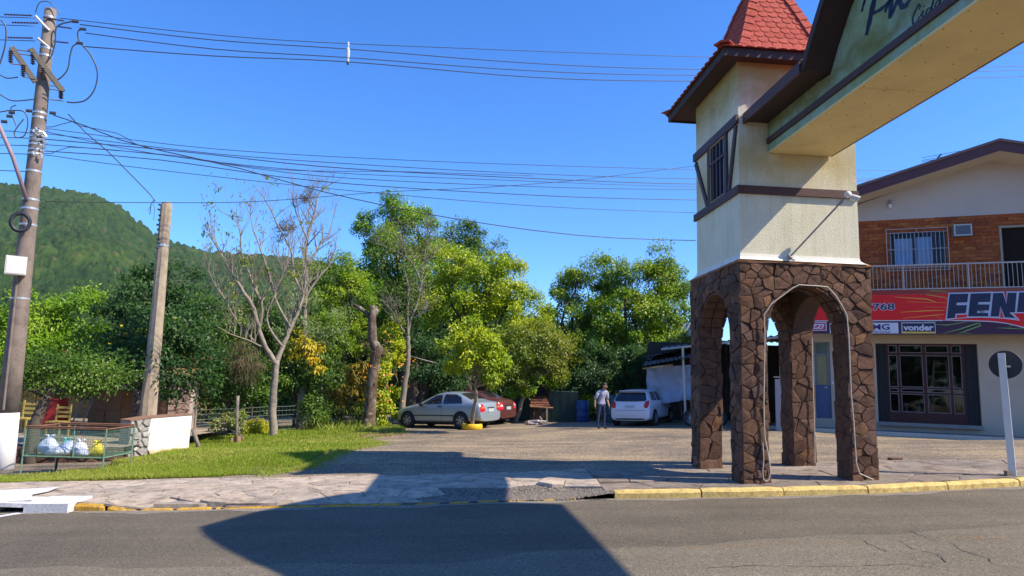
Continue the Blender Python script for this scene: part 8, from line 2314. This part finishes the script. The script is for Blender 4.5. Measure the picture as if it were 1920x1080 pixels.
p = deep(296, 800, 23.8); p[2] = terrain(p[0], p[1]); stonewall('stone_pillar', 'lower pinkish stone pillar right behind the old pole', p, .45, 1.35, .5, M_PINK, .2, 6, 'pillar')
p = fp(120, 27.5); t = thing('neighbour_house', p, 'shaded ochre house wall at the back of the terrace', 'house')
mb = MB(); mb.wbox((p[0] - 6, p[1], tz), (p[0] + 3.2, p[1] + 6, 2.2)); mb.build('wall', mat('house_ochre', (0.32, 0.20, 0.10), 0.9, 0.2), t)
mb = MB(); mb.wbox((p[0] - 6.4, p[1] - .8, 2.21), (p[0] + 3.6, p[1] + 6.4, 2.35)); mb.build('roof', M_TILE, t)
mb = MB(); mb.wbox((p[0] + .4, p[1] - .04, .7), (p[0] + 1.5, p[1] - .005, 1.7)); mb.build('window', M_NIGHT, t)
mb = MB(); mb.wbox((p[0] - 1.6, p[1] - .05, tz), (p[0] - .7, p[1] - .005, 1.75)); mb.build('door', M_BRW, t)

# wire fence behind the lawn
fen = thing('wire_fence', deep(362, 820, 23), 'wire mesh fence on dark posts behind the lawn, right of the white wall', 'fence')
F0, F1 = deep(365, 800, 23.0), deep(655, 800, 29.0)
uf = F1 - F0; uf[2] = 0; Lf = np.linalg.norm(uf); uf /= Lf
M_WG = mat('fence_wire', (0.16, 0.20, 0.16), 0.6, 0.1, 5, 0)
def fpz(a): q = F0 + uf * a; return np.array([q[0], q[1], terrain(q[0], q[1])])
a = 0; k = 0
while a <= Lf + .1:
    q = fpz(a); mb = MB(); mb.tube([q - dZ * .1, q + dZ * 1.05], .035, 6); mb.build('post', M_BARKD if k % 3 else M_BARKP, fen); a += 2.2; k += 1
for z in (.15, .33, .5, .68, .85, 1.0):
    mb = MB(); mb.tube([fpz(0) + dZ * z] + [fpz(Lf * i / 10) + dZ * (z + .01 * math.sin(i * 2)) for i in range(1, 11)], .008, 4); mb.build('wire', M_WG, fen)
mb = MB(); a = 0
while a < Lf: q = fpz(a); mb.tube([q + dZ * .12, q + dZ * 1.0], .005, 3, cap=False); a += .17
mb.build('upright_wires', M_WG, fen, kind='stuff')
# brick, tarped shape in the grass
p = gr(434, 833); mb = MB(); mb.box((p[0], p[1], terrain(p[0], p[1])), (.9, .3, .2), (-.3, .9, 0), (-.1, 0, .95), (0, 0, 0), (.28, .12, .2)); tag(mb.build('orange_block', mat('terracotta_block', (0.50, 0.25, 0.13), 0.9, 0.2)), 'pale orange hollow brick leaning in the grass under the variegated shrub', 'brick')

# ------------------------------------------------------------------ things at the back of the lot
M_GC = mat('green_corrugated', (0.055, 0.095, 0.07), 0.7, 0.3, 2, 0.2)
gx0, gx1 = deep(1028, 800, 30.5), deep(1084, 800, 30.2)
gf = thing('corrugated_fence', (gx0[0], gx0[1], terrain(gx0[0], gx0[1])), 'dark green corrugated metal fence panel behind the lot, left of the blue barrel', 'fence')
u_ = gx1 - gx0; u_[2] = 0; Lg = np.linalg.norm(u_); u_ /= Lg; n_ = np.array([u_[1], -u_[0], 0])
hh = deep(1050, 733, 30.4)[2]; nsh = 7
for i in range(nsh):
    mb = MB(); w = Lg / nsh; vs = []; z0 = terrain(gx0[0], gx0[1]) - .1
    for k in range(9):
        a = w * i + w * k / 8; o_ = .02 * math.cos(k * math.pi * 0.999); q = gx0 + u_ * a + n_ * (o_ + .006 * (i % 2)); vs += [(q[0], q[1], z0), (q[0], q[1], hh)]
    mb.add(vs, [(2 * k, 2 * k + 2, 2 * k + 3, 2 * k + 1) for k in range(8)]); mb.build('panel', M_GC, gf)
gx2, gx3 = deep(955, 800, 32), deep(1006, 800, 31.6)
gf2 = thing('corrugated_fence', (gx2[0], gx2[1], -.1), 'dark green fence panel in deep shade right of the red-brown car', 'fence')
mb = MB(); mb.box((gx2[0], gx2[1], -.3), (gx3 - gx2) * [1, 1, 0], (0, 1, 0), dZ, (0, 0, 0), (1, .04, 2.0)); mb.build('panel', M_GC, gf2)
# kennel-like lean-to with clay tiles, post, planks and rubble
kp = deep(1006, 800, 29.5); kp[2] = terrain(kp[0], kp[1])
ke = thing('tiled_leanto', kp, 'small dark lean-to with clay tile roof on one pale post, behind the lot', 'shed')
def KP(x, y, Y=29.5): return deep(x, y, Y)
mb = MB(); a, b, c, d_ = KP(993, 763), KP(1032, 762), KP(1022, 741, 31), KP(1000, 738, 31)
tile2 = mat_stone('old_clay_tile', [(0.20, 0.075, 0.045), (0.26, 0.10, 0.06), (0.16, 0.06, 0.04)], 8)
for r_ in range(5):
    for k in range(7):
        f0_, f1_ = k / 7, (k + .94) / 7; g0, g1 = r_ / 5, (r_ + 1.1) / 5
        P4 = [(a * (1 - f) + b * f) * (1 - g) + (d_ * (1 - f) + c * f) * g for f, g in ((f0_, g0), (f1_, g0), (f1_, g1), (f0_, g1))]
        mb = MB(); vs = [P4[0] + dZ * .05, P4[1] + dZ * .05, P4[2], P4[3]]; vs += [v - dZ * .03 for v in vs]; mb.add(vs, [(0, 1, 2, 3), (7, 6, 5, 4), (0, 4, 5, 1), (1, 5, 6, 2), (2, 6, 7, 3), (3, 7, 4, 0)]); mb.build('roof_tile', tile2, ke)
mb = MB(); mb.tube([KP(1025, 801, 29.3) * [1, 1, 1], KP(1025, 765, 29.3)], .035, 5); mb.build('post', M_BARKP, ke)
mb = MB(); mb.tube([KP(994, 762, 29.4), KP(1037, 765, 29.4)], .04, 4); mb.build('beam', M_BRW, ke)
mb = MB(); mb.box((KP(994, 800, 31)[0], 31, -.4), (1, 0, 0), (0, 1, 0), dZ, (0, 0, 0), (.95, .05, 1.8)); mb.build('back_wall', M_DKW, ke)
for q, l in ((((1027, 793), (1041, 804)), 'plank leaning from the pale lean-to post down to the right'), (((1012, 781), (1023, 797)), 'short plank crossing behind the pale lean-to post')):
    mb = MB(); mb.tube([KP(*q[0], 29.1), KP(*q[1], 28.9)], .03, 4); tag(mb.build('plank', M_BARKP), l, 'plank')
rb = thing('rubble_heap', KP(1010, 801, 28.9), 'small heap of whitish broken slabs on the ground under the lean-to', 'rubble heap')
rr = random.Random(12)
for i in range(7):
    q = KP(rr.uniform(996, 1022), rr.uniform(794, 801), 28.8 + rr.uniform(-.1, .3)); q[2] = terrain(q[0], q[1]) + rr.uniform(0.0, .14)
    mb = MB(); a_ = rr.uniform(-.3, .3); mb.box(q, (math.cos(a_), math.sin(a_), rr.uniform(-.15, .15)), (-math.sin(a_), math.cos(a_), 0), dZ, (-.22, -.15, 0), (.22, .15, .06)); mb.build('slab', mat('broken_white_slab', (0.62, 0.52, 0.47), 0.9, 0.2), rb)
# blue barrels
for x, y0, y1, r_, l in ((1091, 803, 752, .30, 'tall blue barrel half hidden by leaves right of the corrugated fence'), (1150, 800, 742, .32, 'teal barrel behind the man, left of the white hatchback')):
    b0 = deep(x, 800, 30.2 if x < 1100 else 29.4); z0 = terrain(b0[0], b0[1]); z1 = deep(x, y1, b0[1])[2]; H2 = z1 - z0
    t = thing('barrel', (b0[0], b0[1], z0), l, 'barrel'); m = mat('barrel_blue' if x < 1100 else 'barrel_teal', (0.008, 0.05, 0.17) if x < 1100 else (0.008, 0.07, 0.09), 0.4, 0.15)
    mb = MB(); mb.lathe([(r_ * .95, 0), (r_, .05), (r_, H2 * .3), (r_ * 1.04, H2 * .33), (r_, H2 * .36), (r_, H2 * .63), (r_ * 1.04, H2 * .66), (r_, H2 * .69), (r_, H2 - .06), (r_ * .95, H2)], (b0[0], b0[1], z0), 20); mb.build('drum', m, t, smooth=True)
    mb = MB(); mb.lathe([(r_ * .96, H2), (r_ * .97, H2 + .03), (0, H2 + .03)], (b0[0], b0[1], z0), 20); mb.build('lid', m, t)
# old barn roof beyond
hb = thing('barn', deep(1060, 760, 42), 'low barn with a grey-pink corrugated tile roof glimpsed through the leaves', 'barn')
a, b = deep(1036, 733, 36), deep(1108, 735, 36); c, d_ = deep(1098, 706, 39), deep(1042, 708, 39)
mb = MB(); n = 26; vs = []
for i in range(n + 1):
    f = i / n; h = .05 * (1 if i % 2 else -1); vs += [a * (1 - f) + b * f + dZ * h, d_ * (1 - f) + c * f + dZ * h]
mb.add(vs, [(2 * i, 2 * i + 2, 2 * i + 3, 2 * i + 1) for i in range(n)]); mb.build('roof', mat('barn_roof', (0.30, 0.22, 0.20), 0.9, 0.35, 2), hb)
mb = MB(); mb.wbox((a[0] + .1, a[1] + .2, -.3), (b[0] - .1, a[1] + 3, a[2] - .1)); mb.build('wall', M_DKW, hb)
# yellow tyre planter
tp = gr(885, 805); tp[2] = terrain(tp[0], tp[1])
ty = thing('tyre_planter', tp, 'yellow-painted car tyre lying flat round the foot of the small tree', 'tyre')
M_TY = mat('tyre_yellow', (0.78, 0.46, 0.01), 0.5, 0.12, 8, 0.2)
Rt = 19.0 / FOC * tp[1]
mb = MB(); mb.lathe([(Rt * .62, 0.02), (Rt * .92, 0.0), (Rt, .04), (Rt * 1.01, .11), (Rt, .18), (Rt * .92, .22), (Rt * .62, .21), (Rt * .55, .11), (Rt * .62, .02)], tp, 28); mb.build('tyre', M_TY, ty, smooth=True)
mb = MB(); mb.lathe([(0, .13), (Rt * .6, .12)], tp, 20); mb.build('soil', M_SOIL, ty)
# young tree belongs in the tyre: keep it there
yt = bpy.data.objects['young_tree']
